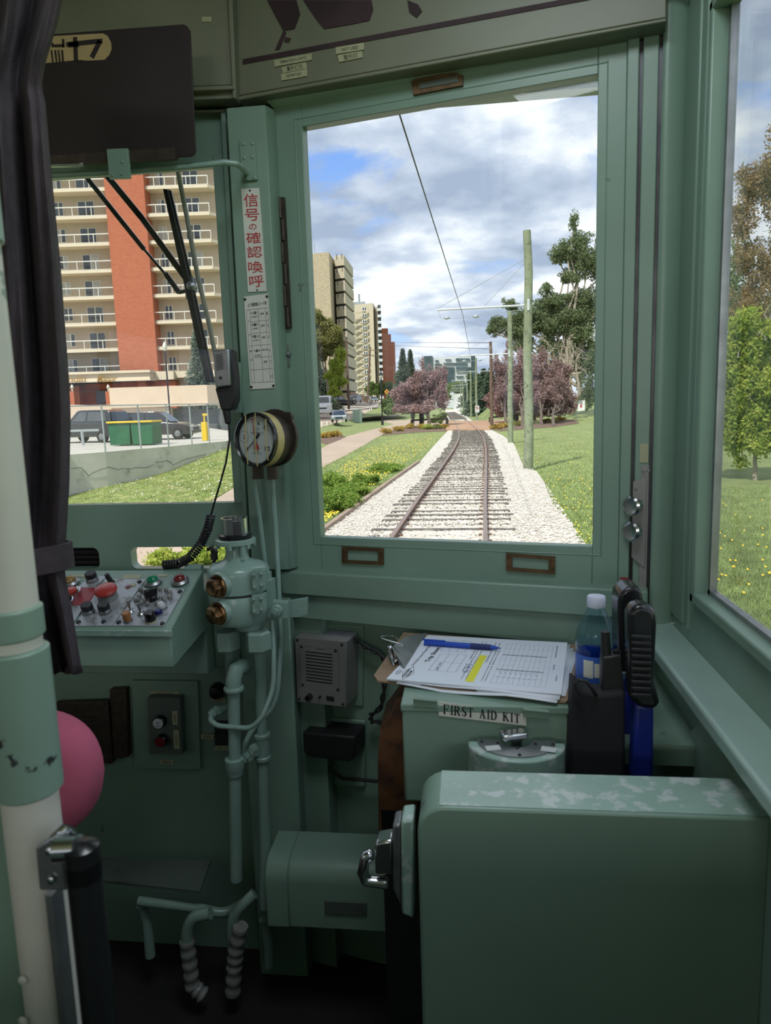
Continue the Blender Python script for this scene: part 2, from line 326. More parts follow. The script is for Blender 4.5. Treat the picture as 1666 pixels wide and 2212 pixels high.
# pillar with the two plates
g = G(); ypx(g, [(489, 233), (573, 226), (626, 1231), (544, 1231)], 1.50, 0.05)
a = [Y(573, 226, 1.50), Y(592, 236, 1.53), Y(641, 1227, 1.53), Y(626, 1231, 1.50)]
g.add(a + [p+EY*0.04 for p in a], [(0, 1, 2, 3), (7, 6, 5, 4), (0, 4, 5, 1), (2, 6, 7, 3), (1, 5, 6, 2), (0, 3, 7, 4)])
ypx(g, [(476, 240), (486, 238), (541, 1231), (531, 1231)], 1.535, 0.02)
struct(g.obj('trim_5', GP, bevel=0.002), 'pillar between the two front windows')
g = G(); ypx(g, [(500, 209), (574, 209), (590, 226), (505, 230)], 1.54, 0.02); struct(g.obj('trim_6', m['header_rust']), 'gap above the pillar')
# sash (opening right-hand front window): frame rails
g = G(); tl, tr_, zb, zt = 0.067, 0.651, 1.075, 1.932
fb(g, 0.004, tl, 0.998, 2.0, -0.02, 0.006); fb(g, tr_, 0.700, 0.998, 2.03, -0.02, 0.006)
fb(g, tl, tr_, 0.998, zb, -0.02, 0.006); fb(g, tl, tr_, zt, 2.03, -0.02, 0.006)
fb(g, tl-0.018, tl-0.015, zb-0.02, zt+0.02, 0.0, 0.0072); fb(g, tr_+0.015, tr_+0.018, zb-0.02, zt+0.02, 0.0, 0.0072)
fb(g, tl-0.018, tr_+0.018, zb-0.018, zb-0.015, 0.0, 0.0072); fb(g, tl-0.018, tr_+0.018, zt+0.015, zt+0.018, 0.0, 0.0072)
sash = struct(g.obj('door_1', GP, bevel=0.0025), 'opening sash of the right front window')
g = G(); fb(g, tl-0.005, tr_+0.005, zb-0.005, zt+0.005, -0.012, -0.008); struct(g.obj('window_2', m['window_glass']), 'right front windscreen pane')
def pull(u, v, w, h, slant):       # brass cup frame let into the sash
    g = G(); q = [(u-w, v-h), (u+w, v-h+slant), (u+w, v+h+slant), (u-w, v+h)]
    P = [FR(a, b, 0.007) for a, b in q]; I = [bil(P, x, y) for x, y in ((0.13, 0.2), (0.87, 0.2), (0.87, 0.8), (0.13, 0.8))]
    lift = -NR*0.004
    g.add([p for p in P+I]+[p+lift for p in P+I], [(8, 9, 13, 12), (9, 10, 14, 13), (10, 11, 15, 14), (11, 8, 12, 15), (0, 1, 9, 8), (1, 2, 10, 9), (2, 3, 11, 10), (3, 0, 8, 11), (4, 12, 13, 5), (5, 13, 14, 6), (6, 14, 15, 7), (7, 15, 12, 4)])
    for x, y in ((0.06, 0.25), (0.94, 0.25), (0.06, 0.75), (0.94, 0.75)): g.lathe([(0.003, 0), (0.002, 0.0015)], bil(P, x, y)+lift, -NR, 8)
    o = g.obj('finger_pull', m['old_brass'], sash); o['label'] = 'tarnished brass finger pull'
    g2 = G(); g2.prism([p+NR*0.004 for p in I], NR*0.002); g2.obj('recess', m['green_paint_deep'], o); return o
pull(785, 1198, 45, 18, 4); pull(1147, 1213, 53, 19, 8)
g = G(); P = [FR(u, v, 0.012) for u, v in ((889, 178), (897, 170), (925, 163), (955, 159), (985, 157), (1000, 162), (1000, 184), (893, 205))]
g.prism(P, NR*0.012); o = g.obj('top_pull', m['old_brass'], sash); o['label'] = 'tarnished brass pull'
g = G(); fpx(g, [(905, 180), (988, 164), (990, 176), (906, 192)], 0.0135, 0.002); g.obj('recess', m['green_paint_deep'], o)
# lips and sill beams under the sash
g = G(); fb(g, 0.015, 0.700, 0.985, 0.999, -0.02, 0.03); struct(g.obj('trim_7', GP, bevel=0.003), 'lip under the sash')
g = G(); fpx(g, [(604, 1234), (1400, 1277), (1400, 1342), (608, 1284)], 0.045, 0.05); struct(g.obj('trim_8', GP, bevel=0.004), 'sill beam under the right front window')
g = G(); fpx(g, [(606, 1282), (1400, 1338), (1400, 1412), (600, 1331)], 0.034, 0.04); struct(g.obj('trim_9', GP, bevel=0.003), 'lower sill band')
g = G(); fb(g, -0.03, 0.82, 0.0, 0.90, -0.06, -0.035); fb(g, -0.03, 0.06, 0.0, 0.9, -0.035, 0.01); struct(g.obj('wall_right_front', GP))
g = G(); bb(g, -0.52, -0.40, 1.49, 1.57, 0.0, 0.94); struct(g.obj('trim_10', GP, bevel=0.004), 'lower corner post behind the pipes')
# right side of the sash: stop, channel, column
g = G(); fb(g, 0.700, 0.720, 0.95, 2.06, -0.02, 0.012); fb(g, 0.726, 0.752, 0.93, 2.4, -0.02, 0.010); struct(g.obj('trim_11', GP, bevel=0.002), 'door stop beside the sash')
g = G(); fb(g, 0.720, 0.726, 0.95, 2.06, -0.02, 0.0); fb(g, 0.752, 0.758, 0.93, 2.4, -0.02, 0.004); struct(g.obj('trim_12', m['dark_steel']), 'dark channel beside the sash')
g = G(); a0, a1 = T(0.758, 0, 0.012), Vector((0.386, 1.372, 0)); pr = []
for k in range(9):
    s = k/8; p = a0.lerp(a1, s); n = Vector((-0.5, -0.85, 0)).normalized(); pr.append(p+n*0.010*math.sin(math.pi*s)**0.6)
pts = pr + [a1+Vector((0.05, 0.05, 0)), a0+NR*0.06]
g.prism([p+EZ*0.93 for p in pts], EZ*1.45); struct(g.obj('trim_13', GP), 'rounded corner column')
# side wall: sill, window frame, glass
SX = 0.386
g = G(); bb(g, SX, 0.411, 1.215, 1.40, 0.86, 2.36); bb(g, SX, 0.411, -0.5, 1.215, 0.90, 1.028); bb(g, SX, 0.411, -0.6, 1.215, 1.936, 2.36); bb(g, SX, 0.44, -5.0, -0.5, 0.0, 1.0); bb(g, SX, 0.44, -5, -0.6, 1.85, 2.36)
bb(g, SX, 0.44, -0.66, -0.5, 1.0, 2.0)
struct(g.obj('wall_right', GP))
g = G(); bb(g, SX-0.012, SX+0.02, -0.5, 1.232, 1.012, 1.030); bb(g, SX-0.012, SX+0.02, 1.214, 1.232, 1.012, 1.95); bb(g, SX-0.012, SX+0.02, -0.5, 1.232, 1.934, 1.95); bb(g, SX-0.004, SX+0.02, 1.262, 1.268, 0.95, 2.3)
bb(g, SX-0.004, SX+0.01, 1.300, 1.372, 0.95, 2.36)
struct(g.obj('trim_14', GP, bevel=0.003), 'raised frame around the side window')
g = G(); bb(g, 0.398, 0.410, -0.5, 1.216, 1.028, 1.038); bb(g, 0.398, 0.410, 1.204, 1.216, 1.028, 1.936); struct(g.obj('trim_15', m['dull_steel']), 'glazing channel of the side window')
g = G(); bb(g, 0.402, 0.406, -0.5, 1.213, 1.034, 1.936); struct(g.obj('window_3', m['window_glass']), 'side window pane')
g = G(); g.prism([(0.318, -0.5, 0.93), (0.318, 1.31, 0.93), (0.300, 1.385, 0.93), (0.39, 1.372, 0.93), (0.39, -0.5, 0.93)], (0, 0, -0.026)); struct(g.obj('trim_16', m['green_gloss_skylit'], bevel=0.006, seg=3), 'window sill along the side')
g = G(); bb(g, 0.350, 0.40, -0.5, 1.42, 0.0, 0.91); g.prism([(0.350, 0.90, 0.86), (0.350, 1.02, 0.90), (0.350, 1.3, 0.66), (0.350, 1.3, 0.56)], (-0.012, 0, 0)); struct(g.obj('wall_right_lower', GP))
# closed rear and far side of the car, with the saloon windows that let daylight in
g = G(); bb(g, XL-0.04, XL, 0.0, 1.42, 0, 2.36); bb(g, XL-0.04, XL, -5, 0.0, 0, 0.92); bb(g, XL-0.04, XL, -5, 0, 1.90, 2.36)
for y in (-0.05, -1.1, -2.2, -3.3, -4.4): bb(g, XL-0.04, XL, y-0.1, y, 0.92, 1.90)
struct(g.obj('wall_left', m['saloon_cream']))
g = G(); bb(g, XL, 0.44, -5.04, -5.0, 0, 0.9); bb(g, XL, 0.44, -5.04, -5.0, 1.9, 2.36); bb(g, XL, -1.8, -5.04, -5, 0.9, 1.9); bb(g, -0.1, 0.44, -5.04, -5, 0.9, 1.9); struct(g.obj('wall_back', m['saloon_cream']))
g = G()
for y in (-1.1, -2.2, -3.3, -4.4): bb(g, SX, 0.44, y-0.1, y, 1.0, 1.85)
struct(g.obj('wall_right_rear', m['saloon_cream']))
nl, dl = Vector((-math.sin(A13), math.cos(A13), 0)), Vector((-math.cos(A13), -math.sin(A13), 0)); q0 = Vector((-1.46, 1.55, 0))
def lb(g, t0, t1, z0, z1_):
    g.prism([q0+dl*t0+EZ*z0, q0+dl*t1+EZ*z0, q0+dl*t1+EZ*z1_, q0+dl*t0+EZ*z1_], nl*0.03)
g = G(); lb(g, 0, 0.84, 0, 1.07); lb(g, 0, 0.84, 1.93, 2.36); lb(g, 0, 0.09, 1.07, 1.93); lb(g, 0.72, 0.84, 1.07, 1.93); struct(g.obj('wall_left_front', GP))
g = G(); bb(g, -1.46, 0.36, 1.60, 1.64, 1.99, 2.36); bb(g, XL, -1.4, 1.40, 1.64, 2.2, 2.36); fb(g, 0, 0.82, 2.03, 2.4, -0.05, -0.02); struct(g.obj('wall_front_upper', GP))
g = G(); bb(g, XL, 0.386, -0.45, -0.41, 0, 1.12); struct(g.obj('wall_shade_low', GP), 'added low wall behind the camera shading the lower cab')  # unseen block added to keep light off the lower cab
g = G(); bb(g, XL, 0.386, -5.0, -0.45, 0.0, 0.012); struct(g.obj('floor_saloon', m['saloon_floor_bounce']), 'saloon floor')  # unseen floor made pale to bounce daylight up into the cab
g = G(); bb(g, XL, 0.386, -5.0, -0.45, 2.345, 2.36); struct(g.obj('ceiling_saloon', m['saloon_cream']), 'saloon ceiling')
t = thing('saloon_fill', 'added unseen fill light tilted forward under the saloon ceiling', 'lamp', (-0.5, -4.5, 2.30))
g = G(); g.prism([(-1.3, -4.75, 2.36), (-1.3, -4.20, 2.36), (-1.3, -4.72, 2.04)], EX*1.6); g.obj('housing', m['saloon_cream'], t)
ld = bpy.data.lights.new('lamp', 'AREA'); ld.shape = 'RECTANGLE'; ld.size = 1.55; ld.size_y = 0.55; ld.energy = FILL_POWER; ld.color = (1.0, 0.97, 0.92)  # fill added out of view to brighten the cab from behind
lo = bpy.data.objects.new('fill_light', ld); S.collection.objects.link(lo); lo.parent = t; lo.location = (0, 0.075, -0.12); lo.rotation_euler = (math.radians(58), 0, 0)
t = thing('cab_fill', 'added unseen square fill light under the cab ceiling', 'lamp', (-0.05, 0.62, 2.36))
g = G(); bb(g, -0.32, 0.22, 0.35, 0.89, 2.335, 2.36); g.obj('housing', m['saloon_cream'], t)
ld = bpy.data.lights.new('lamp', 'AREA'); ld.shape = 'RECTANGLE'; ld.size = 0.5; ld.size_y = 0.5; ld.energy = CAB_FILL_POWER; ld.color = (0.84, 0.92, 1.0)  # cool fill added overhead to brighten the upward-facing tops
lo = bpy.data.objects.new('fill_light', ld); S.collection.objects.link(lo); lo.parent = t; lo.location = (0, 0, -0.03)
# driver's partition
g = G(); r = 0.035; xL, xR, zT = -0.070, 0.352, 0.862
pts = [Vector((xL, 0.822, 0.02)), Vector((xR, 0.822, 0.02)), Vector((xR, 0.822, zT))] + [Vector((xL+r-r*math.sin(a), 0.822, zT-r+r*math.cos(a))) for a in (math.pi/2*k/6 for k in range(7))]
g.prism(pts, EY*0.092)
pt = tag(g.obj('driver_partition', m['green_paint'], bevel=0.004), 'low thick pale green partition across the lower right corner', 'partition')
g = G(); g.prism([(xL+0.028, 0.826, 0.8625), (0.352, 0.826, 0.8625), (0.352, 0.911, 0.8625), (xL+0.028, 0.911, 0.8625)], (0, 0, 0.0002)); o = g.obj('top_cap', m['green_paint_worn_lit'], pt); o['label'] = 'scuffed top face with window light in its pale tone'
# latch on the partition edge
t = thing('door_latch', 'chrome and green gate latch on the left edge of the low partition', 'latch', (-0.09, 0.86, 0.7))
g = G(); g.prism([Y(866, 1775, 0.84), Y(893, 1772, 0.84), Y(893, 1985, 0.84), Y(868, 1975, 0.84)], EY*0.04); g.obj('lock_plate', m['green_paint_worn_lit'], t, bevel=0.003)
g = G(); g.prism([Y(848, 1784, 0.845), Y(866, 1780, 0.845), Y(866, 1960, 0.845), Y(850, 1925, 0.845)], EY*0.035); g.obj('lock_body', m['dull_steel'], t, bevel=0.003)
g = G(); g.prism([Y(810, 1822, 0.85), Y(848, 1815, 0.85), Y(848, 1892, 0.85), Y(810, 1892, 0.85)], EY*0.03)
g.tube([Y(806, 1845, 0.86), Y(790, 1850, 0.86), Y(784, 1885, 0.86), Y(790, 1902, 0.86), Y(840, 1908, 0.86)], 0.008, 10); g.obj('handle', m['chrome'], t, bevel=0.004)
# ================================================================ CAB FITTINGS
def screw(g, p, n, r=0.004): g.lathe([(r, 0), (r, 0.001), (r*0.6, 0.002)], p, n, 8)
def qy(pts, y): return [Y(u, v, y) for u, v in pts]
def qf(pts, off): return [FR(u, v, off) for u, v in pts]
NY = Vector((0, -1, 0))
# curtain
t = thing('curtain', 'dark plum cloth curtain gathered and hanging beside the white pole', 'curtain', Y(60, 60, 0.95))
ed = [(-60, 148), (0, 135), (60, 122), (130, 100), (190, 90), (215, 98), (380, 112), (560, 130), (800, 148), (900, 153), (1050, 150), (1180, 142), (1240, 141), (1330, 158), (1453, 178)]
def eu(v):
    for (v0, u0), (v1, u1) in zip(ed, ed[1:]):
        if v <= v1: return u0+(u1-u0)*(v-v0)/(v1-v0)
    return ed[-1][1]
g = G(); NU, NV = 60, 70; vs = []
for j in range(NV+1):
    v = -60+1513*j/NV; ur = eu(v); ul = -130+0.03*v; pinch = 1-0.5*math.exp(-((v-195)/60)**2)-0.45*math.exp(-((v-1205)/50)**2)
    if v > 1210: ul += (v-1210)*0.35
    for i in range(NU+1):
        s = i/NU; dep = 0.95+pinch*(0.026*math.sin(s*19+0.4*math.sin(v*0.004))+0.010*math.sin(s*43+v*0.003))+0.03*(s-0.5)**2
        vs.append(Y(ul+(ur-ul)*s + (3*math.sin(i*1.3) if j == NV else 0), v + (4*math.sin(i*0.8) if j == NV else 0), dep))
g.add(vs, [(j*(NU+1)+i, (j+1)*(NU+1)+i, (j+1)*(NU+1)+i+1, j*(NU+1)+i+1) for j in range(NV) for i in range(NU)])
o = g.obj('cloth', m['curtain_cloth'], t); sm = o.modifiers.new('s', 'SOLIDIFY'); sm.thickness = 0.006
g = G(); c = Y(75, 1208, 0.95); rr = [Vector((math.cos(a)*0.052, math.sin(a)*0.035, 0.006*math.cos(a))) for a in (2*math.pi*k/28 for k in range(28))]
vs = []
for dz, ex in ((-0.018, 1.0), (-0.019, 1.10), (0.018, 1.10), (0.019, 1.0)): vs += [c+Vector((p.x*ex, p.y*ex, p.z+dz)) for p in rr]
g.add(vs, [(j*28+i, j*28+(i+1) % 28, (j+1)*28+(i+1) % 28, (j+1)*28+i) for j in range(3) for i in range(28)]); g.obj('tie_band', m['curtain_cloth'], t)
# white pole with sleeves
pb = Y(68, 1750, 0.50); px_, py_ = pb.x, 0.50
t = thing('grab_pole', 'cream painted upright pole with green sleeves at the left edge', 'pole', (px_, py_, 0))
g = G(); g.lathe([(0.0218, 0.0), (0.0218, 2.36)], (px_, py_, 0), EZ, 32)
for v in (2117, 2205): screw(g, Y(50, v, 0.478), NY, 0.004)
g.obj('pole', m['cream_paint'], t)
def zat(v): return Y(90, v, 0.48).z
for nme, v0, v1, rad in (('upper_sleeve', 1325, 1395, 0.0245), ('lower_sleeve', 1418, 1738, 0.0262), ('top_sleeve', 300, 498, 0.0245)):
    g = G(); g.lathe([(rad-0.002, zat(v1)), (rad, zat(v1)+0.002), (rad, zat(v0)-0.002), (rad-0.003, zat(v0))], (px_, py_, 0), EZ, 32); o = g.obj(nme, m['sleeve_green'], t)
g = G(); bb(g, px_-0.085, px_-0.021, 0.50, 0.56, 0, 2.36); tag(g.obj('partition_post', m['green_paint'], bevel=0.003), 'dark green partition post left of the cream pole', 'post')
t = thing('hinged_bar', 'black gate bar hanging from a chrome clamp on the cream pole', 'gate bar', Y(160, 1850, 0.47))
g = G(); q = qy([(75, 1832), (124, 1800), (146, 1925), (84, 1925)], 0.470); g.prism(q, EY*0.006); g.obj('clamp_plate', m['dull_steel'], t, bevel=0.002)
g = G()
for u, v in ((108, 1838), (112, 1900)): g.lathe([(0.0035, 0), (0.003, 0.002), (0.001, 0.003)], Y(u, v, 0.469), NY, 10)
g.tube([Y(112, 1812, 0.472), Y(136, 1792, 0.478), Y(150, 1800, 0.484), Y(150, 1860, 0.484)], [0.003, 0.005, 0.006, 0.006], 10)
g.tube([Y(124, 1835, 0.465), Y(170, 1832, 0.465)], 0.010, 14); g.obj('hinge', m['chrome'], t)
g = G(); a = Y(176, 1828, 0.465); g.tube([a, a+Vector((0, 0, -0.012)), Vector((a.x, a.y, 0.25))], [0.0115, 0.013, 0.013], 16); g.lathe([(0.006, 0), (0.013, 0.004), (0.013, 0.03)], a+Vector((0, 0, 0.004)), -EZ, 16); g.obj('bar', m['black_gloss'], t)
g = G(); bb(g, px_+0.021, px_+0.027, 0.475, 0.49, 0.2, zat(1925)); g.obj('edge_strip', m['dull_steel'], t)
# driver's seat: rounded pink back behind the pole
t = thing('driver_seat', 'dusty pink velour seat back with rounded edge behind the cream pole', 'seat', Y(60, 1700, 0.82))
g = G(); c = Y(62, 1672, 0.80); vs = []; n, mm = 48, 24
for i in range(mm+1):
    p = -math.pi/2+math.pi*i/mm
    for k in range(n):
        q = 2*math.pi*k/n; sp = lambda w, e: math.copysign(abs(w)**e, w)
        x = sp(math.cos(p), 0.55)*sp(math.cos(q), 0.80)*0.098; z = sp(math.cos(p), 0.55)*sp(math.sin(q), 0.80)*0.086; y = sp(math.sin(p), 0.8)*0.042
        x -= 0.012*(z < 0)*(-z/0.086); vs.append(c+Vector((x, y+0.3*z*0, z)))
g.add(vs, [(i*n+k, i*n+(k+1) % n, (i+1)*n+(k+1) % n, (i+1)*n+k) for i in range(mm) for k in range(n)])
g.obj('backrest', m['pink_velour'], t)
g = G(); bb(g, c.x-0.13, c.x-0.03, 0.83, 0.86, 0.42, c.z-0.02); g.obj('bracket', m['dark_steel'], t)
g = G(); g.lathe([(0.17, 0), (0.19, 0.03), (0.17, 0.07)], (c.x-0.36, 0.98, 0.40), EZ, 32); g.obj('seat_cushion', m['pink_velour'], t)
g = G(); g.lathe([(0.14, 0), (0.03, 0.03), (0.03, 0.40)], (c.x-0.36, 0.98, 0.0), EZ, 20); g.obj('pedestal', m['dark_steel'], t)
# sun visor with the sticker
t = thing('sun_visor', 'dark plastic sun visor with a tan sticker above the centre window', 'visor', Y(260, 200, 1.38))
g = G(); ypx(g, [(80, 76), (396, 52), (404, 56), (411, 66), (423, 326), (420, 334), (412, 338), (80, 352)], 1.38, 0.004); g.obj('panel', m['visor_plastic'], t, bevel=0.001)
g = G(); ypx(g, [(80, 80), (222, 72), (232, 77), (240, 92), (241, 106), (236, 118), (226, 129), (186, 131), (175, 129), (80, 138)], 1.3795, 0.0006); st = g.obj('sticker', m['sticker_tan'], t)
g = G()
def bar(a, b, w, y=1.3785):
    p, q = Y(*a, y), Y(*b, y); d = (q-p).normalized(); s = Vector((d.z, 0, -d.x))*w*0.0009/2
    g.prism([p-s, q-s, q+s, p+s], EY*0.0006)
for a, b, w in (((143, 96), (221, 88), 9), ((216, 88), (198, 124), 10), ((162, 80), (164, 132), 9), ((148, 97), (170, 96), 9), ((112, 99), (138, 98), 5), ((136, 84), (137, 102), 5), ((113, 92), (113, 100), 4),
                ((111, 108), (114, 134), 3.2), ((119, 108), (122, 133), 3.6), ((126, 108), (129, 133), 3.6), ((134, 108), (136, 133), 4)): bar(a, b, w)
g.obj('lettering', m['visor_plastic'], st)
g = G(); ypx(g, [(80, 338), (378, 318), (380, 342), (80, 360)], 1.374, 0.012); g.obj('edge_clip', m['brown_steel'], t)
g = G(); ypx(g, [(230, 322), (275, 320), (280, 384), (236, 386)], 1.366, 0.008)
for u, v in ((264, 350), (262, 376), (243, 378)): screw(g, Y(u, v, 1.366), NY, 0.003)
g.obj('bracket', m['green_paint'], t, bevel=0.001)
g = G(); g.tube([Y(80, 357, 1.372), Y(172, 356, 1.372), Y(180, 352, 1.372)], 0.005, 8); g.obj('clip_rod', m['chrome'], t)
t = thing('curtain_rod', 'green painted rod across the top of the centre window', 'rod', Y(530, 370, 1.49))
g = G(); g.tube([Y(60, 383, 1.40), Y(280, 370, 1.40), Y(440, 357, 1.40), Y(485, 351, 1.40), Y(510, 353, 1.41), Y(524, 362, 1.45), Y(532, 374, 1.495)], 0.0058, 12); g.obj('rod', m['green_pipe'], t)
g = G(); ypx(g, [(517, 302), (550, 301), (556, 388), (523, 391)], 1.494, 0.006)
for u, v in ((526, 311), (545, 310), (528, 341), (545, 339), (533, 385), (549, 383)): screw(g, Y(u, v, 1.494), NY, 0.0042)
g.obj('mounting_plate', m['green_paint'], t, bevel=0.001)
# Japanese plate and code table
q = qy([(521, 408), (560, 406), (576, 629), (536, 631)], 1.4975)
t = thing('warning_plate', 'tall white plate with red Japanese lettering on the green pillar', 'sign', q[3])
g = G(); g.prism(q, EY*0.0025); g.obj('plate', m['sign_white'], t)
g = G()
for ch, b0, b1, w in (('信', 0.05, 0.175, 0.78), ('号', 0.195, 0.31, 0.78), ('の', 0.34, 0.395, 0.42), ('確', 0.42, 0.53, 0.80), ('認', 0.555, 0.665, 0.80), ('喚', 0.70, 0.815, 0.80), ('呼', 0.84, 0.955, 0.78)):
    onquad(g, q, ch, ((1-w)/2, b0, (1+w)/2, b1), bold=0.006)
g.obj('lettering', m['sign_red'], t)
g = G(); screw(g, bil(q, 0.48, 0.02), NY, 0.0022); screw(g, bil(q, 0.5, 0.985), NY, 0.0018); g.each('screw', m['dark_steel'], t)
q = qy([(527, 641), (579, 634), (594, 838), (541, 841)], 1.4975)
t = thing('code_table_plate', 'white metal plate with a printed grid below the red lettered plate', 'sign', q[3])
g = G(); g.prism(q, EY*0.0025); g.obj('plate', m['sign_white'], t)
g = G(); onquad(g, q, '上り乗務者コード表', (0.12, 0.075, 0.92, 0.115), bold=0.01)
for b in (0.145, 0.275, 0.40, 0.53, 0.66, 0.79, 0.93): stroke(g, q, (0.07 if b < 0.2 or b > 0.5 and b != 0.66 else 0.2, b), (0.95, b), 0.0005)
for a in (0.07, 0.20, 0.56, 0.84, 0.95): stroke(g, q, (a, 0.145), (a, 0.93), 0.0005)
for k, b in enumerate((0.17, 0.295, 0.42)):
    onquad(g, q, ('住吉➡天', '恵➡天', '阿➡住吉')[k], (0.23, b, 0.53, b+0.028)); onquad(g, q, '各停乗下', (0.26, b+0.045, 0.53, b+0.065)); onquad(g, q, '標準', (0.62, b+0.02, 0.78, b+0.045)); onquad(g, q, '135'[k], (0.88, b+0.02, 0.92, b+0.05))
onquad(g, q, '浜➡恵', (0.25, 0.575, 0.52, 0.60)); onquad(g, q, '各停乗', (0.28, 0.63, 0.52, 0.65)); onquad(g, q, '標準予備', (0.58, 0.575, 0.82, 0.595)); onquad(g, q, '標準', (0.62, 0.70, 0.78, 0.725)); onquad(g, q, '7', (0.88, 0.70, 0.92, 0.73)); onquad(g, q, '6', (0.88, 0.575, 0.92, 0.605)); onquad(g, q, '1/2', (0.86, 0.86, 0.94, 0.89))
for ch, b in (('上', 0.25), ('り', 0.40), ('臨', 0.575), ('時', 0.67)): onquad(g, q, ch, (0.10, b, 0.17, b+0.022))
g.obj('printing', m['ink'], t)
g = G()
for a, b in ((0.04, 0.03), (0.95, 0.03), (0.05, 0.975), (0.95, 0.975)): screw(g, bil(q, a, b), NY, 0.003)
g.each('screw', m['black_rubber'], t)
# hinge and catch on the sash
g = G(); P = [(600, 425), (614, 426), (629, 708), (616, 710)]; q = qf(P, 0.014); g.prism(q, NR*0.005)
for k in range(6):
    b0, b1 = k/6+0.008, (k+1)/6-0.008; g.tube([bil(q, 0.25+0.3*(k % 2), b0), bil(q, 0.25+0.3*(k % 2), b1)], 0.0045, 8)
t = tag(g.obj('piano_hinge', m['brown_steel']), 'long tarnished brown hinge on the left of the right front window', 'hinge')
t = thing('window_catch', 'small metal catch beside the right front window', 'catch', FR(620, 765, 0.01))
g = G(); g.prism(qf([(612, 746), (621, 744), (626, 790), (617, 792)], 0.010), NR*0.004); g.lathe([(0.007, 0), (0.007, 0.004), (0.003, 0.009)], FR(623, 764, 0.010), -NR, 12); g.obj('body', m['dull_steel'], t)
# header labels
def label_stack(name, lab, items):
    t = thing(name, lab, 'label', FR(items[0][0][0][0], items[0][0][0][1], 0.046))
    g = G(); gt = G()
    for P, s, bx, mt in items:
        q = qf(P, 0.0475); g.prism(q, NR*0.0015); onquad(gt, q, s, bx)
    g.each('plate', m['sign_cream'], t); gt.obj('lettering', m['ink'], t)
label_stack('switch_label', 'stacked cream labels with NOT USED on the green header', [([(725, 102), (786, 92), (787, 107), (726, 117)], 'NOT USED', (0.22, 0.3, 0.8, 0.75), 0), ([(729, 119), (782, 110), (784, 124), (733, 134)], '室内灯', (0.22, 0.15, 0.8, 0.85), 0)])
label_stack('switch_label', 'three stacked cream labels at the left end of the green header', [([(592, 130), (673, 115), (674, 129), (594, 144)], 'OPERATION LIGHTS', (0.15, 0.3, 0.85, 0.7), 0), ([(608, 145), (661, 134), (663, 148), (611, 158)], '車外灯元', (0.2, 0.12, 0.85, 0.88), 0), ([(607, 160), (663, 149), (664, 164), (608, 174)], 'USE FRONT ONLY', (0.2, 0.3, 0.8, 0.7), 0)])
g = G(); ypx(g, [(436, 36), (457, 36), (457, 47), (436, 47)], 1.498, 0.002); tag(g.obj('switch_label', m['sign_cream']), 'tiny cream label above the dark visor', 'label')
# latch plate with two lamps at the right stop
t = thing('lock_plate', 'tall metal lock plate with two round chrome buttons beside the window', 'lock', T(0.745, 1.08, 0.012))
g = G(); g.prism([T(0.724, 1.060, 0.018), T(0.748, 1.040, 0.018), T(0.748, 1.21, 0.018), T(0.724, 1.205, 0.018)], NR*0.008); g.prism([T(0.738, 0.99, 0.014), T(0.752, 0.99, 0.014), T(0.752, 1.235, 0.014), T(0.738, 1.235, 0.014)], NR*0.006)
for tt, z in ((0.729, 1.192), (0.742, 1.225), (0.751, 1.225), (0.729, 1.068)): screw(g, T(tt, z, 0.019), -NR, 0.003)
g.obj('plate', m['speaker_grey'], t, bevel=0.001)
for z in (1.160, 1.112):
    g = G(); c = T(0.732, z, 0.018); ax = Vector((-0.75, -0.66, 0)).normalized(); g.lathe([(0.013, 0), (0.013, 0.012), (0.018, 0.013), (0.019, 0.018), (0.015, 0.021), (0.013, 0.0205)], c, ax, 24); g.obj('button', m['chrome'], t)
g = G(); g.prism([T(0.704, 1.004, 0.015), T(0.720, 1.004, 0.015), T(0.720, 1.018, 0.015), T(0.704, 1.018, 0.015)], NR*0.004); tag(g.obj('red_marker', m['red_panel']), 'small red marker under the lock plate', 'marker')
g = G(); g.prism([T(0.735, 1.24, 0.012), T(0.750, 1.24, 0.012), T(0.750, 1.275, 0.012), T(0.735, 1.275, 0.012)], NR*0.002); tag(g.obj('paper_label', m['sign_cream']), 'small cream label above the lock plate', 'label')
# radio microphone and coiled cord
t = thing('microphone', 'grey and black hand microphone clipped on the green pillar', 'microphone', Y(485, 870, 1.43))
g = G(); g.prism(qy([(499, 781), (519, 783), (521, 892), (503, 892)], 1.485), EY*0.02); g.obj('bracket', m['green_paint'], t, bevel=0.001)
q = qy([(459, 757), (494, 753), (497, 834), (465, 838)], 1.40)
g = G(); g.prism(q, EY*0.028); g.obj('front_cover', m['dull_steel'], t, bevel=0.003)
g = G()
for k in range(9): stroke(g, q, (0.18, 0.14+k*0.048), (0.62, 0.13+k*0.048), 0.0013, 0.001)
g.lathe([(0.003, 0), (0.003, 0.002)], bil(q, 0.4, 0.75), NY, 10); g.obj('grille', m['ink'], t)
g = G(); g.prism(qy([(490, 752), (501, 757), (508, 820), (509, 862), (500, 886), (477, 886), (464, 838), (496, 834)], 1.41), EY*0.035); g.tube([Y(488, 880, 1.42), Y(493, 916, 1.42)], [0.009, 0.006], 10); g.obj('body', m['black_rubber'], t, bevel=0.003)
g = G(); pts = [Y(u, v, y) for u, v, y in ((494, 905, 1.42), (496, 950, 1.42), (488, 1000, 1.42), (474, 1050, 1.43), (462, 1090, 1.44), (456, 1112, 1.45))]
g.tube(pts, 0.0022, 8)
ctr = [Y(u, v, y) for u, v, y in ((456, 1112, 1.45), (448, 1145, 1.45), (434, 1175, 1.44), (412, 1203, 1.42), (385, 1218, 1.41), (352, 1221, 1.41))]
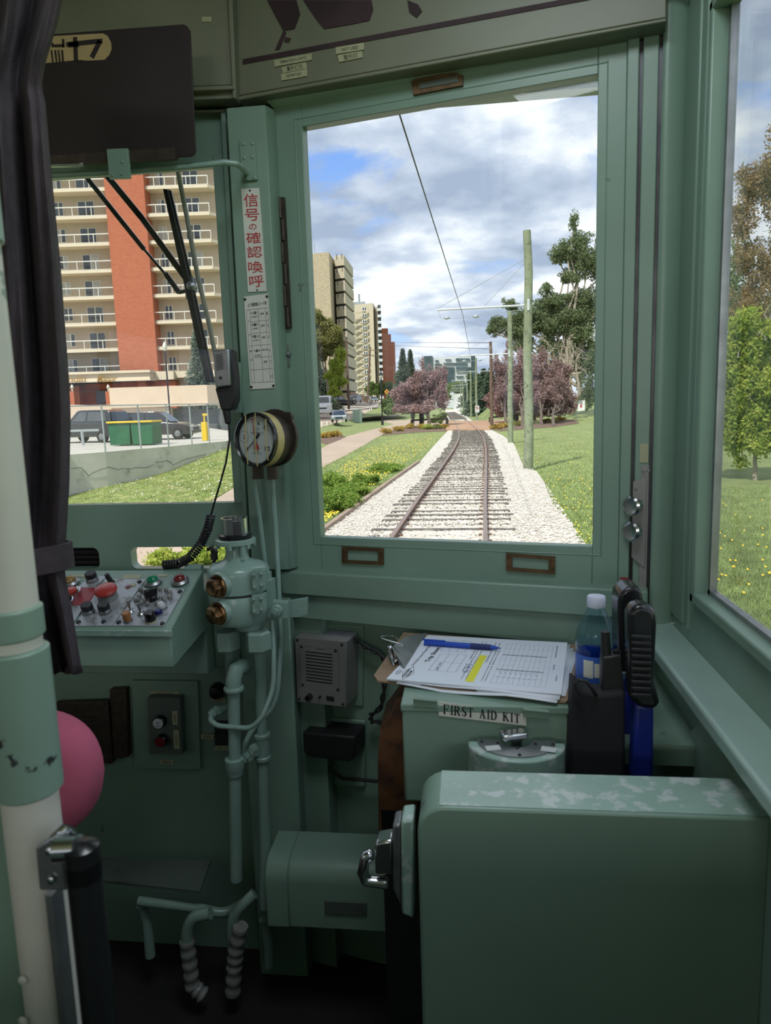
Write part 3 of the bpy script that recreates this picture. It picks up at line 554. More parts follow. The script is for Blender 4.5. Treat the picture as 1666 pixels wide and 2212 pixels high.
def along(P, n):
    o = []
    for i in range(n):
        s = i/(n-1)*(len(P)-1); k = min(int(s), len(P)-2); o.append(P[k].lerp(P[k+1], s-k))
    return o
A = along(ctr, 460); hel = []
for i, p in enumerate(A):
    tg = (A[min(i+1, 459)]-A[max(i-1, 0)]).normalized(); a = tg.cross(EY).normalized(); b = tg.cross(a); w = i*2*math.pi*30/460
    hel.append(p+(a*math.cos(w)+b*math.sin(w))*0.0085)
g.tube(hel, 0.0023, 6); tag(g.obj('coiled_cord', m['black_rubber']), 'black coiled microphone cord lying behind the control desk', 'cord')
# pressure gauge
c = Y(551, 950, 1.40); ax = Vector((-0.42, -0.90, 0.05)).normalized(); rt = ax.cross(EZ).normalized()*-1; upv = rt.cross(ax).normalized()
if rt.x < 0: rt = -rt
if upv.z < 0: upv = -upv
R_ = 0.054
t = thing('pressure_gauge', 'round brass rimmed pressure gauge with white face on the pillar', 'gauge', c)
g = G(); g.lathe([(R_*0.98, -0.055), (R_*1.0, -0.03), (R_*1.02, -0.006)], c, ax, 48); g.lathe([(R_*1.10, -0.062), (R_*1.10, -0.055)], c+rt*0.003+upv*0.004, ax, 32); g.lathe([(R_*.2, -0.062), (R_*.2, -0.054)], c+rt*R_*.75+upv*R_*.85, ax, 12)
for s in (-1, 1): g.box(c-ax*0.03+rt*s*0.020-upv*0.068, (0.019, 0.019, 0.026))
g.obj('case', m['brown_steel'], t)
g = G(); g.lathe([(R_*1.035, -0.026), (R_*1.045, -0.016), (R_*1.03, -0.006)], c, ax, 48, caps=False); g.obj('yellow_band', m['gauge_yellow'], t)
g = G(); g.lathe([(R_*1.02, -0.008), (R_*1.02, 0.002), (R_*0.96, 0.004), (R_*0.90, 0.001), (R_*0.88, -0.005)], c, ax, 48, caps=False); g.obj('bezel', m['black_gloss'], t)
g = G(); g.lathe([(R_*0.90, -0.006), (R_*0.90, -0.005)], c, ax, 48); g.obj('dial', m['gauge_face'], t)
fq = [c+ax*(-0.0045)+rt*a*R_+upv*b*R_ for a, b in ((-1, 1), (1, 1), (1, -1), (-1, -1))]
g = G()
def polar(r, a): a = math.radians(a); return (0.5+0.5*r*math.cos(a), 0.5-0.5*r*math.sin(a))
for k in range(41):
    a = 222-k*(264/40); stroke(g, fq, polar(0.86, a), polar(0.76 if k % 8 == 0 else 0.81, a), 0.0005, 0.0002)
for s_, a in (('0', 216), ('4', 80), ('6', 48), ('10', -32)):
    x, y = polar(0.62, a); onquad(g, fq, s_, (x-0.03*len(s_), y-0.045, x+0.03*len(s_), y+0.045), 0.0002)
onquad(g, fq, '2', (0.17, 0.40, 0.21, 0.48), 0.0002); onquad(g, fq, '圧力', (0.42, 0.27, 0.58, 0.33), 0.0002); onquad(g, fq, '元空気ダメ', (0.36, 0.35, 0.66, 0.39), 0.0002); onquad(g, fq, '東京 計器', (0.40, 0.74, 0.62, 0.765), 0.0002)
for k in range(20): stroke(g, fq, (0.19+0.11*math.cos(k*0.314), 0.44+0.11*math.sin(k*0.314)), (0.19+0.11*math.cos((k+1)*0.314), 0.44+0.11*math.sin((k+1)*0.314)), 0.0005, 0.0002)
stroke(g, fq, (0.60, 0.40), (0.24, 0.70), 0.0018, 0.002); stroke(g, fq, (0.58, 0.38), (0.50, 0.46), 0.004, 0.002); g.obj('markings', m['ink'], t)
g = G(); stroke(g, fq, (0.49, 0.50), (0.43, 0.13), 0.0016, 0.003); stroke(g, fq, (0.38, 0.13), (0.49, 0.10), 0.0014, 0.003); q2 = [bil(fq, *p)+ax*0.003 for p in ((0.49, 0.54), (0.53, 0.55), (0.60, 0.68), (0.46, 0.68))]; g.add(q2, [(0, 1, 2, 3)]); g.obj('red_needle', m['sign_red'], t)
g = G(); g.lathe([(0.003, 0), (0.002, 0.008)], c-ax*0.004, ax, 12); g.obj('hub', m['chrome'], t)
g = G()
for dx_, yb in ((-0.38, 0.92), (0.10, 0.99), (0.62, 0.76)):
    g.tube([c+ax*0.004+rt*dx_*R_+upv*yb*R_, c+ax*0.007+rt*(dx_+0.02)*R_, c+ax*0.004+rt*(dx_+0.06)*R_-upv*yb*R_], 0.0013, 6)
g.obj('yellow_strings', m['gauge_yellow'], t)
# thin copper lines painted green
def pipe(name, pts, r, label, mt='green_pipe', n=12, cat='pipe', group=None):
    P = [Y(*p) for p in pts]
    Q = []                                                    # round the corners
    for i, p in enumerate(P):
        if 0 < i < len(P)-1:
            a, b = P[i-1], P[i+1]; k = min(0.03, (a-p).length*0.4, (b-p).length*0.4); s, e = p+(a-p).normalized()*k, p+(b-p).normalized()*k
            Q += [s.lerp(p, w).lerp(p.lerp(e, w), w) for w in (0, .25, .5, .75, 1)]
        else: Q.append(p)
    g = G(); g.tube(Q, r, n); return tag(g.obj(name, m[mt]), label, cat, group)
pipe('gauge_pipe', [(546, 1030, 1.44), (560, 1110, 1.46), (573, 1215, 1.46), (575, 1250, 1.46)], 0.0052, 'thin green pipe from the left of the gauge down behind the brake valve')
pipe('gauge_pipe', [(587, 1030, 1.44), (596, 1150, 1.45), (602, 1260, 1.44), (607, 1380, 1.42), (601, 1490, 1.40), (590, 1530, 1.39), (545, 1575, 1.37), (527, 1610, 1.36), (523, 1650, 1.37)], 0.0055, 'long thin green pipe running from the gauge past the valve to the tee')
pipe('valve_pipe', [(588, 1340, 1.38), (592, 1420, 1.36), (591, 1490, 1.35), (566, 1552, 1.33), (540, 1574, 1.33), (470, 1568, 1.33), (454, 1556, 1.34), (457, 1545, 1.36)], 0.0055, 'thin green pipe looping from the brake valve across to the small elbow')
pipe('air_pipe', [(561, 1400, 1.385), (566, 1600, 1.385), (572, 1800, 1.385), (574, 1960, 1.385)], 0.0125, 'thicker upright green pipe on the right below the brake valve')
pipe('air_pipe', [(494, 1400, 1.40), (497, 1470, 1.41)], 0.0100, 'short upright green pipe under the left nut of the brake valve')
t = thing('elbow_pipe', 'upright green pipe with a large elbow left below the brake valve', 'pipe', Y(510, 1900, 1.36))
g = G(); P = [Y(530, 1440, 1.42), Y(521, 1440, 1.37), Y(510, 1447, 1.35), Y(505, 1466, 1.345), Y(505, 1482, 1.345)]; g.tube([P[0]]+[P[0].lerp(P[1], .5), P[1], P[2], P[3], P[4]], 0.0165, 16); g.lathe([(0.019, 0), (0.021, 0.003), (0.021, 0.008), (0.019, 0.011)], P[4], -EZ, 20); g.obj('elbow', m['green_pipe'], t)
g = G(); g.tube([P[4], Y(511, 1900, 1.345)], 0.0128, 16); g.obj('pipe', m['green_pipe'], t)
g = G(); a = Y(507, 1648, 1.345); g.lathe([(0.016, 0.012), (0.020, 0.010), (0.020, -0.012), (0.017, -0.018), (0.017, -0.024)], a, EZ, 20); g.obj('coupling', m['green_pipe'], t)
t = thing('tee_fitting', 'green tee fitting with hex nuts on the right upright pipe', 'fitting', Y(567, 1610, 1.385))
g = G(); a = Y(566, 1588, 1.385); b = Y(568, 1636, 1.385)
for p in (a, b): g.lathe([(0.0155, -0.006), (0.018, -0.003), (0.018, 0.003), (0.0155, 0.006)], p, EZ, 20)
g.tube([a, b], 0.0158, 16); s0, s1 = Y(562, 1608, 1.385), Y(527, 1642, 1.36); g.tube([s0, s0.lerp(s1, 0.6)], 0.013, 14); d = (s1-s0).normalized()
g.lathe([(0.0155, 0), (0.0155, 0.008)], s0.lerp(s1, 0.3), d, 6); g.lathe([(0.013, 0), (0.013, 0.012)], s0.lerp(s1, 0.62), d, 6); g.lathe([(0.009, 0), (0.008, 0.01)], s0.lerp(s1, 0.9), d, 12); g.obj('body', m['green_pipe'], t)
g = G(); a = Y(458, 1542, 1.37); b = Y(480, 1532, 1.42); d = (b-a).normalized(); g.lathe([(0.010, 0), (0.010, 0.016)], a, d, 6); g.lathe([(0.0125, 0.016), (0.0125, 0.028)], a, d, 6); g.lathe([(0.009, 0.028), (0.009, 0.07)], a, d, 12); tag(g.obj('elbow_fitting', m['green_pipe']), 'small green hex fitting left of the elbow pipe', 'fitting')
# brake valve
VC = Y(517, 1290, 1.365); vx, vy_ = VC.x, VC.y
def vz(v): return Y(516, v, 1.31).z
t = thing('brake_valve', 'green cast air brake valve with two brass hex plugs and chrome top', 'brake valve', VC)
R0 = 0.061
def disc(prof): g = G(); g.lathe(prof, (vx, vy_, 0), EZ, 40); return g
zt_, zm, zb_ = vz(1232), vz(1291), vz(1352)
g = disc([(R0*0.96, zm+0.001), (R0, zm+0.004), (R0, zt_-0.014), (R0*0.97, zt_-0.006), (R0*0.86, zt_+0.001), (R0*0.60, zt_+0.006), (R0*0.42, zt_+0.012), (R0*0.36, zt_+0.022), (R0*0.34, vz(1186)), (R0*0.45, vz(1186)+0.001)])
def sidecyl(g, v, off=0.0):
    c = Y(493, v, 1.330); ax = Vector((-0.48, -0.87, -0.08)).normalized(); g.lathe([(0.027, -0.03), (0.027, 0.022), (0.025, 0.026)], c, ax, 28); return c, ax
ca = sidecyl(g, 1258); g.obj('upper_body', m['green_pipe'], t)
g = disc([(R0*0.90, zb_-0.004), (R0*0.98, zb_+0.006), (R0, zm-0.004), (R0*0.97, zm-0.001)]); cb = sidecyl(g, 1316)
g.lathe([(R0*0.45, 0), (R0*0.42, 0.02)], (vx+0.018, vy_-0.006, zb_), -EZ, 20); g.box((vx+0.058, vy_+0.01, (zm+zb_)/2+0.012), (0.026, 0.03, 0.075)); g.obj('lower_body', m['green_pipe'], t)
g = disc([(R0*0.93, zm-0.0014), (R0*0.985, zm-0.0014), (R0*0.985, zm+0.0014), (R0*0.93, zm+0.0014)]); g.obj('gasket', m['ink'], t)
for c_, ax_ in (ca, cb):
    g = G(); g.lathe([(0.0235, 0.024), (0.0235, 0.029), (0.021, 0.031)], c_, ax_, 28); g.lathe([(0.0190, 0.031), (0.0190, 0.042), (0.016, 0.045)], c_, ax_, 6, ph=0.4); o = g.obj('hex_plug', m['brass'], t, smooth=False); o['label'] = 'worn brass hex plug'
for v, w in ((1257, 1), (1310, 2)):
    q = qy([(543, v-24), (570, v-26), (571, v+14), (545, v+20)], 1.308); g = G(); g.prism(q, EY*0.02)
    for a, b in ((0.2, 0.2), (0.78, 0.18), (0.22, 0.82), (0.8, 0.78)): g.lathe([(0.0032, 0), (0.0032, 0.004), (0.002, 0.005)], bil(q, a, b), NY, 10)
    stroke(g, q, (0.35, 0.55), (0.62, 0.52), 0.0012, 0.0012); stroke(g, q, (0.5, 0.42), (0.5, 0.62), 0.0012, 0.0012); g.obj('cover_plate', m['green_pipe'], t, bevel=0.001)
zf = vz(1180)
g = disc([(R0*0.60, zf-0.006), (R0*0.66, zf-0.004), (R0*0.66, zf+0.004), (R0*0.60, zf+0.006)])
for k in range(6): g.lathe([(0.005, 0), (0.005, 0.012)], (vx+math.cos(k*1.05+0.5)*R0*0.6, vy_+math.sin(k*1.05+0.5)*R0*0.6, zf-0.012), EZ, 6)
g.lathe([(0.0055, 0), (0.005, 0.022)], (vx+0.022, vy_-0.026, zf-0.004), -EZ, 8); g.obj('flange', m['green_pipe'], t)
g = disc([(R0*0.55, zf+0.004), (R0*0.55, zf+0.014), (R0*0.44, zf+0.016), (R0*0.42, zf+0.018)]); g.obj('collar', m['black_gloss'], t)
g = G(); zc = zf+0.016
for k in range(22):       # open-topped handle socket: a ring with a notch on the near right
    a = math.radians(-40+k*(320/22)); b = math.radians(-40+(k+1)*(320/22)); ro, ri = R0*0.44, R0*0.38
    if 3 <= k <= 4: continue
    p = [Vector((vx+math.cos(w)*q, vy_+math.sin(w)*q, zc)) for w, q in ((a, ro), (b, ro), (b, ri), (a, ri))]; g.prism(p, EZ*0.032)
g.box((vx+0.010, vy_-0.024, zc+0.014), (0.024, 0.004, 0.028)); g.lathe([(R0*0.34, 0), (R0*0.34, 0.010)], (vx, vy_, zc), EZ, 20); o = g.obj('handle_socket', m['chrome'], t); o['label'] = 'chrome open handle socket'
for u, yy in ((490, 1.36), (557, 1.34)):
    g = G(); a = Y(u, 1362, yy); r = 0.0265; g.lathe([(r*0.85, 0.004), (r, 0), (r, -0.034), (r*0.8, -0.038)], a-EZ*0.004, EZ, 6, ph=0.26); g.obj('hex_nut', m['green_pipe'], t, smooth=False)
g = G(); a = Y(572, 1218, 1.38); g.lathe([(0.010, 0), (0.010, 0.012)], a-EZ*0.018, EZ, 6); g.lathe([(0.006, 0), (0.006, 0.007)], a-EZ*0.006, EZ, 12); g.box(a-EZ*0.045, (0.020, 0.022, 0.055)); g.obj('bolt', m['green_pipe'], t)
g = G(); q = qy([(588, 1300, ), (620, 1302), (622, 1336), (590, 1335)], 1.36); g.prism(q, EY*0.02); q = qy([(620, 1300), (640, 1296), (664, 1292), (664, 1328), (642, 1334), (622, 1334)], 1.40); g.prism(q, EY*0.012)
a = Y(598, 1318, 1.358); g.lathe([(0.013, 0), (0.013, 0.003), (0.0115, 0.003), (0.0115, 0.009), (0.006, 0.009), (0.006, 0.014)], a, NY, 12); g.obj('mounting_bracket', m['green_pipe'], t, bevel=0.002)
g = G(); g.tube([Y(402, 1228, 1.42), Y(437, 1228, 1.42)], 0.0095, 12); tag(g.obj('cord_clamp', m['green_pipe']), 'short green cylinder clamping the cord by the valve', 'clamp')
g = G(); g.tube([Y(448, 1188, 1.44), Y(458, 1182, 1.44), Y(468, 1192, 1.44), Y(462, 1215, 1.44)], 0.004, 8); g.box(Y(463, 1198, 1.45), (0.012, 0.01, 0.022)); tag(g.obj('wire_plug', m['black_rubber']), 'black wire plug in the right slot beside the brake valve', 'plug')
# ================================================================ CONTROL DESK
CO = Vector((-0.556, 1.219, 0.960)); CBk = Vector((0, 0.181, 0.072)); CN = EX.cross(CBk).normalized()
if CN.z < 0: CN = -CN
def K(u, v, up=0.0): return PL(u, v, CO+CN*up, CN)
desk = thing('control_desk', 'green sloping control desk crowded with buttons under the centre window', 'control desk', (-0.75, 1.3, 0.89))
xl = -1.05
g = G(); a, b, c_, d = Vector((xl, CO.y, CO.z)), CO, CO+CBk, Vector((xl, CO.y+0.181, CO.z+0.072))
zb = Y(368, 1443, CO.y).z; lo = [Vector((p.x, p.y, zb)) for p in (a, b)] + [Vector((c_.x, c_.y, zb+0.02)), Vector((d.x, d.y, zb+0.02))]
g.add([a, b, c_, d]+lo, [(0, 1, 2, 3), (7, 6, 5, 4), (0, 4, 5, 1), (1, 5, 6, 2), (2, 6, 7, 3), (3, 7, 4, 0)]); g.obj('desk_body', GP, desk, bevel=0.003)
g = G(); bb(g, xl, -0.56, 1.40, 1.57, 0.80, 0.985); bb(g, -0.56, -0.52, 1.44, 1.57, 0.80, 0.97); g.obj('back_shelf', GP, desk, bevel=0.003)
g = G(); bb(g, xl, CO.x+0.003, CO.y-0.004, CO.y+0.001, CO.z-0.013, CO.z-0.001); g.obj('front_lip', m['green_paint_worn_lit'], desk, bevel=0.001)
def plate(q, mt, nm='panel_plate', lab=None, th=0.0025):
    P = [K(u, v, th) for u, v in q]; g = G(); g.prism(P, -CN*th); o = g.obj(nm, m[mt], desk, bevel=0.0007)
    if lab: o['label'] = lab
    return P
pA = plate([(227, 1250), (315, 1251), (242, 1351), (159, 1352)], 'panel_alu', lab='stained aluminium plate around the red mushroom button')
pB = plate([(305, 1270), (400, 1271), (354, 1352), (243, 1351)], 'panel_alu', lab='stained aluminium plate covered in small knobs')
plate([(120, 1269), (216, 1269), (186, 1307), (90, 1307)], 'red_panel', lab='dark red plate')
plate([(192, 1244), (231, 1244), (204, 1269), (168, 1269)], 'panel_alu'); plate([(110, 1308), (184, 1308), (158, 1345), (84, 1345)], 'panel_alu')
g = G()
for q in ([(152, 1241), (188, 1241), (185, 1246), (149, 1246)], [(268, 1241), (308, 1241), (301, 1250), (262, 1250)], [(342, 1241), (364, 1241), (360, 1245), (338, 1245)]): g.prism([K(u, v, 0.001) for u, v in q], -CN*0.001)
g.each('paper_label', m['sign_cream'], desk)
def knob(nm, u, v, prof, mt, base=None, n=20, lab=None):
    p = K(u, v, 0.0025); g = G(); g.lathe(prof, p, CN, n); o = g.obj(nm, m[mt], desk)
    if lab: o['label'] = lab
    if base: g = G(); g.lathe(base[0], p, CN, 24); g.obj('collar', m[base[1]], o)
    return o
o = knob('emergency_button', 234, 1292, [(0.009, 0.004), (0.010, 0.012), (0.021, 0.016), (0.0225, 0.020), (0.020, 0.025), (0.012, 0.028)], 'red_plastic', ([(0.0195, 0), (0.0195, 0.006), (0.017, 0.012), (0.009, 0.013)], 'grey_knob'), 32, 'large red mushroom button')
for u, v in ((192, 1323), (228, 1322), (200, 1254)):
    knob('push_button', u, v, [(0.0105, 0.008), (0.0115, 0.010), (0.0115, 0.019), (0.010, 0.0205)], 'black_rubber', ([(0.0125, 0), (0.0125, 0.004), (0.010, 0.008)], 'dull_steel'))
for u, v, mt, lb_ in ((331, 1258, 'green_lens', 'glowing green faceted lamp'), (389, 1256, 'red_lens', 'dark red faceted lamp'), (153, 1259, 'amber_lens', 'amber domed lamp')):
    knob('pilot_lamp', u, v, [(0.0125, 0.004), (0.0120, 0.009), (0.008, 0.014), (0.003, 0.016)], mt, ([(0.0185, 0), (0.0185, 0.003), (0.0145, 0.006), (0.0135, 0.007)], 'dull_steel'), 10, lb_)
for u, v, mt in ((156, 1287, 'red_plastic'), (140, 1308, 'blue_lens')):
    o = knob('push_button', u, v, [(0.012, 0.006), (0.012, 0.015), (0.010, 0.0165)], mt, ([(0.0195, 0), (0.0195, 0.012), (0.0175, 0.013), (0.0165, 0.004)], 'chrome'), 24, 'button in a chrome ring'); 
g = G(); p = K(242, 1266, 0.002); g.lathe([(0.009, 0), (0.007, 0.003)], p, CN, 12); g.tube([p, p+CN*0.014, p+CN*0.030+Vector((-0.004, 0, 0))], [0.003, 0.0055, 0.0045], 10); g.obj('lever', m['black_rubber'], desk)
knob('indicator', 277, 1268, [(0.0055, 0), (0.005, 0.002)], 'red_lens'); knob('indicator', 288, 1264, [(0.006, 0), (0.005, 0.002)], 'sign_cream')
g = G(); p = K(330, 1294, 0.002); g.lathe([(0.013, 0), (0.012, 0.010), (0.009, 0.012)], p, CN, 16); g.box(p+CN*0.016, (0.010, 0.026, 0.016), Matrix.Rotation(-0.5, 3, 'Z')); o = g.obj('selector_knob', m['black_gloss'], desk, bevel=0.002); o['label'] = 'black pointer knob'
for x, y in ((945, 385), (890, 435), (855, 472), (880, 470), (915, 502), (980, 515), (1080, 510), (1110, 355), (1175, 365), (1215, 390), (1210, 435), (1085, 440), (1145, 445), (1160, 475), (950, 475), (1000, 470), (905, 360)):
    u, v = 120+x*0.2041, 1200+y*0.2041+3; s = 0.0047 if rnd.random() < .7 else 0.0037
    knob('cap_nut', u, v, [(s, 0), (s, 0.004), (s*0.9, 0.007), (s*0.5, 0.009), (0.0005, 0.0098)], 'grey_knob', n=12)
knob('cap_nut', 350, 1314, [(0.0068, 0), (0.008, 0.004), (0.008, 0.010), (0.005, 0.014), (0.001, 0.015)], 'white_plastic', ([(0.011, 0), (0.010, 0.003)], 'dull_steel'), 16)
for u, v in ((283, 1322), (305, 1327)):
    p = K(u, v, 0.002); g = G(); g.lathe([(0.008, 0), (0.008, 0.003), (0.005, 0.005), (0.004, 0.008)], p, CN, 6); g.tube([p+CN*0.006, p+CN*0.022+Vector((-0.003, 0.004, 0.002))], [0.0022, 0.0035], 8); g.obj('toggle_switch', m['chrome'], desk)
knob('push_button', 277, 1342, [(0.0065, 0.003), (0.0075, 0.004), (0.0078, 0.020), (0.007, 0.0215)], 'orange_plastic', ([(0.009, 0), (0.008, 0.004)], 'dull_steel'), 20, 'orange cap button')
knob('push_button', 327, 1341, [(0.009, 0.003), (0.0105, 0.004), (0.0098, 0.020), (0.008, 0.0215)], 'black_gloss', ([(0.012, 0), (0.011, 0.003)], 'sign_cream'), 20, 'black cap button')
knob('indicator', 343, 1326, [(0.007, 0.0), (0.0075, 0.006), (0.005, 0.010)], 'blue_lens', ([(0.009, 0), (0.009, 0.003)], 'dull_steel'))
g = G()
for P, sp in ((pA, ((0.24, 0.07), (0.9, 0.07), (0.07, 0.93), (0.72, 0.93))), (pB, ((0.1, 0.1), (0.93, 0.1), (0.08, 0.93), (0.95, 0.95)))):
    for a, b in sp: g.lathe([(0.005, 0), (0.004, 0.002), (0.003, 0.004)], bil(P, a, b), CN, 10)
g.each('screw', m['dark_steel'], desk)
# ---------------------------------------------------------------- wall fittings below the desk
t = thing('speaker_panel', 'dark metal loudspeaker panel on the wall behind the pink seat', 'speaker', Y(180, 1650, 1.5))
q = qy([(118, 1519), (233, 1515), (243, 1650), (124, 1652)], 1.545); g = G(); g.prism(q, EY*0.02); g.prism(qy([(236, 1490), (272, 1488), (277, 1636), (246, 1640)], 1.55), EY*0.03); g.obj('case', m['brown_steel'], t, bevel=0.002)
g = G()
for k in range(8): stroke(g, q, (0.2, 0.24+k*0.068), (0.78, 0.24+k*0.068), 0.0025)
g.obj('slots', m['black_matte'], t)
t = thing('pantograph_switch', 'green switch box labelled PANTOGRAPH with a white and a red button', 'switch', Y(360, 1660, 1.56))
q = qy([(285, 1470), (427, 1472), (433, 1662), (291, 1660)], 1.560); g = G(); g.prism(q, EY*0.01)
for a, b in ((0.06, 0.04), (0.94, 0.04), (0.06, 0.96), (0.94, 0.96)): screw(g, bil(q, a, b), NY, 0.003)
g.obj('back_plate', GP, t, bevel=0.001)
q = qy([(318, 1507), (389, 1508), (394, 1630), (324, 1629)], 1.535); g = G(); g.prism(q, EY*0.025); screw(g, bil(q, 0.45, 0.09), NY, 0.003); screw(g, bil(q, 0.45, 0.93), NY, 0.003); g.obj('switch_body', m['green_paint_deep'], t, bevel=0.002)
for v, mt, lb_ in ((1556, 'white_plastic', 'white round button'), (1596, 'red_lens', 'dark red round button')):
    g = G(); p = Y(348 if v < 1580 else 352, v, 1.533); g.lathe([(0.0145, 0), (0.0145, 0.014), (0.0125, 0.016)], p, NY, 24); o = g.obj('button', m['black_gloss'], t); o['label'] = lb_
    g = G(); g.lathe([(0.0125, 0.012), (0.0125, 0.018), (0.0115, 0.019)], p, NY, 24); b_ = g.obj('cap', m[mt], o)
    if v < 1580:
        g = G(); qq = [p+Vector((sx*0.009, -0.0192, sz*0.009)) for sx, sz in ((-1, 1), (1, 1), (1, -1), (-1, -1))]; onquad(g, qq, '上', (0.1, 0.1, 0.9, 0.9), 0.0004); g.obj('lettering', m['ink_blue'], b_)
g = G(); gt = G()
for P, s_, yy, rot in (([(324, 1494), (387, 1494), (387, 1505), (325, 1505)], 'PANTOGRAPH', 1.558, 0), ([(372, 1536), (384, 1536), (384, 1566), (373, 1566)], 'UP', 1.533, 1), ([(374, 1577), (386, 1577), (388, 1618), (376, 1618)], 'DOWN', 1.533, 1), ([(345, 1641), (376, 1642), (375, 1651), (345, 1650)], '非常停', 1.558, 0)):
    q = qy(P, yy); g.prism(q, EY*0.001); onquad(gt, q, s_, (0.2, 0.2, 0.8, 0.8) if not rot else (0.3, 0.25, 0.7, 0.75), rot=bool(rot))
g.each('label_strip', m['sign_cream'], t); gt.obj('lettering', m['ink'], t)
t = thing('push_knob', 'black domed push knob on the wall beside the elbow pipe', 'knob', Y(470, 1490, 1.55))
g = G(); g.lathe([(0.020, 0), (0.020, 0.008), (0.017, 0.016), (0.014, 0.024), (0.004, 0.027)], Y(472, 1490, 1.57), NY, 24); g.obj('knob', m['black_gloss'], t)
q = qy([(457, 1508), (487, 1508), (487, 1516), (457, 1516)], 1.568); g = G(); g.prism(q, EY*0.001); g.obj('label_strip', m['sign_cream'], t); g = G(); onquad(g, q, '元空気', (0.2, 0.2, 0.8, 0.8)); g.obj('lettering', m['ink'], t)
t = thing('toggle_switch', 'small lever switch labelled OFF beside the elbow pipe', 'switch', Y(478, 1600, 1.55))
g = G(); ypx(g, [(463, 1560), (495, 1560), (496, 1610), (464, 1610)], 1.560, 0.01); g.tube([Y(474, 1570, 1.555), Y(466, 1592, 1.53)], [0.004, 0.005], 10); g.obj('lever_plate', m['dark_steel'], t, bevel=0.001)
g = G(); gt = G()
for P, s_ in (([(434, 1586), (462, 1586), (462, 1597), (434, 1597)], 'OFF'), ([(463, 1612), (495, 1612), (495, 1621), (463, 1621)], '予備フレーキ')): q = qy(P, 1.558); g.prism(q, EY*0.001); onquad(gt, q, s_, (0.2, 0.2, 0.8, 0.8))
g.each('label_strip', m['sign_cream'], t); gt.obj('lettering', m['ink'], t)
# intercom on the slanted wall
t = thing('intercom_speaker', 'grey metal intercom speaker with black slots on the wall left of the clipboard', 'speaker', FR(690, 1525, 0.05))
g = G(); g.prism([FR(u, v, -0.028) for u, v in ((655, 1345), (784, 1354), (784, 1526), (658, 1516))], NR*0.01); g.obj('back_plate', m['green_paint'], t, bevel=0.002)
q = qf([(637, 1376), (748, 1386), (748, 1528), (642, 1516)], 0.045)
g = G(); g.prism([p+NR*0.002 for p in q], NR*0.07); g.obj('case', m['speaker_grey'], t, bevel=0.002)
g = G(); g.prism(q, NR*0.003); fp = g.obj('front_plate', m['speaker_grey'], t, bevel=0.001)
g = G()
for k in range(10): stroke(g, q, (0.21, 0.205+k*0.049), (0.73, 0.215+k*0.049), 0.0026)
onquad(g, q, 'Clarion', (0.42, 0.13, 0.60, 0.155)); stroke(g, q, (0.08, 0.12), (0.34, 0.12), 0.0004); stroke(g, q, (0.64, 0.125), (0.86, 0.125), 0.0004); stroke(g, q, (0.08, 0.12), (0.08, 0.80), 0.0004); stroke(g, q, (0.86, 0.125), (0.86, 0.80), 0.0004)
g.prism([bil(q, a, b)-NR*0.001 for a, b in ((0.61, 0.855), (0.76, 0.86), (0.76, 0.93), (0.61, 0.925))], NR*0.001); g.obj('slots', m['black_matte'], fp)
g = G(); g.lathe([(0.0075, 0), (0.0065, 0.014)], bil(q, 0.27, 0.89), -NR, 16); g.lathe([(0.003, 0), (0.002, 0.008)], bil(q, 0.48, 0.88), -NR, 8); g.obj('volume_knob', m['black_gloss'], t)
g = G()
for a, b in ((0.05, 0.04), (0.92, 0.05), (0.05, 0.95), (0.94, 0.955), (0.13, 0.14), (0.80, 0.15), (0.13, 0.72), (0.84, 0.74)): screw(g, bil(q, a, b), -NR, 0.0035)
g.each('screw', m['dark_steel'], t)
def cable(pts, r, label, off=0.02, mt='black_rubber', name='cable', tw=0):
    P = [FR(u, v, off if len(r_) == 0 else r_[0]) for u, v, *r_ in pts]; Q = along(P, 60); g = G()
    if tw:
        for k in range(2):
            g.tube([p+Vector((0, 0, 1))*r*math.cos(i*0.6+k*math.pi)+DR*r*math.sin(i*0.6+k*math.pi) for i, p in enumerate(Q)], r*0.8, 6)
    else: g.tube(Q, r, 8)
    return tag(g.obj(name, m[mt]), label, 'cable')
cable([(766, 1381, 0.0), (790, 1398, 0.0), (818, 1412, 0.0), (835, 1432, 0.0), (832, 1462, 0.0), (828, 1500, 0.0), (822, 1530, 0.0), (800, 1545, 0.0), (802, 1560, 0.0), (825, 1560, 0.0)], 0.0035, 'twisted dark cable running from the intercom down behind the clipboard', tw=1)
cable([(704, 1640, 0.0), (712, 1662, 0.0), (740, 1682, 0.0), (775, 1684, 0.0), (815, 1688, 0.0)], 0.004, 'dark cable sagging under the black junction box')
g = G(); g.prism([FR(u, v, -0.024) for u, v in ((661, 1545), (788, 1558), (788, 1700), (668, 1692))], NR*0.008); tag(g.obj('mounting_board', m['green_paint'], bevel=0.002), 'green mounting board behind the black junction box', 'board')
g = G(); q = qf([(653, 1582), (766, 1592), (766, 1640), (752, 1646), (666, 1636), (655, 1622)], 0.045); g.prism(q, NR*0.07); tag(g.obj('junction_box', m['black_rubber'], bevel=0.004), 'black lidded junction box below the grey intercom', 'box')
g = G(); q = qf([(672, 1716), (712, 1720), (710, 1742), (698, 1768), (664, 1765), (672, 1740)], -0.012); g.prism(q, NR*0.02); tag(g.obj('hinge_bracket', GP, bevel=0.002), 'green hinge bracket above the heater box', 'bracket')
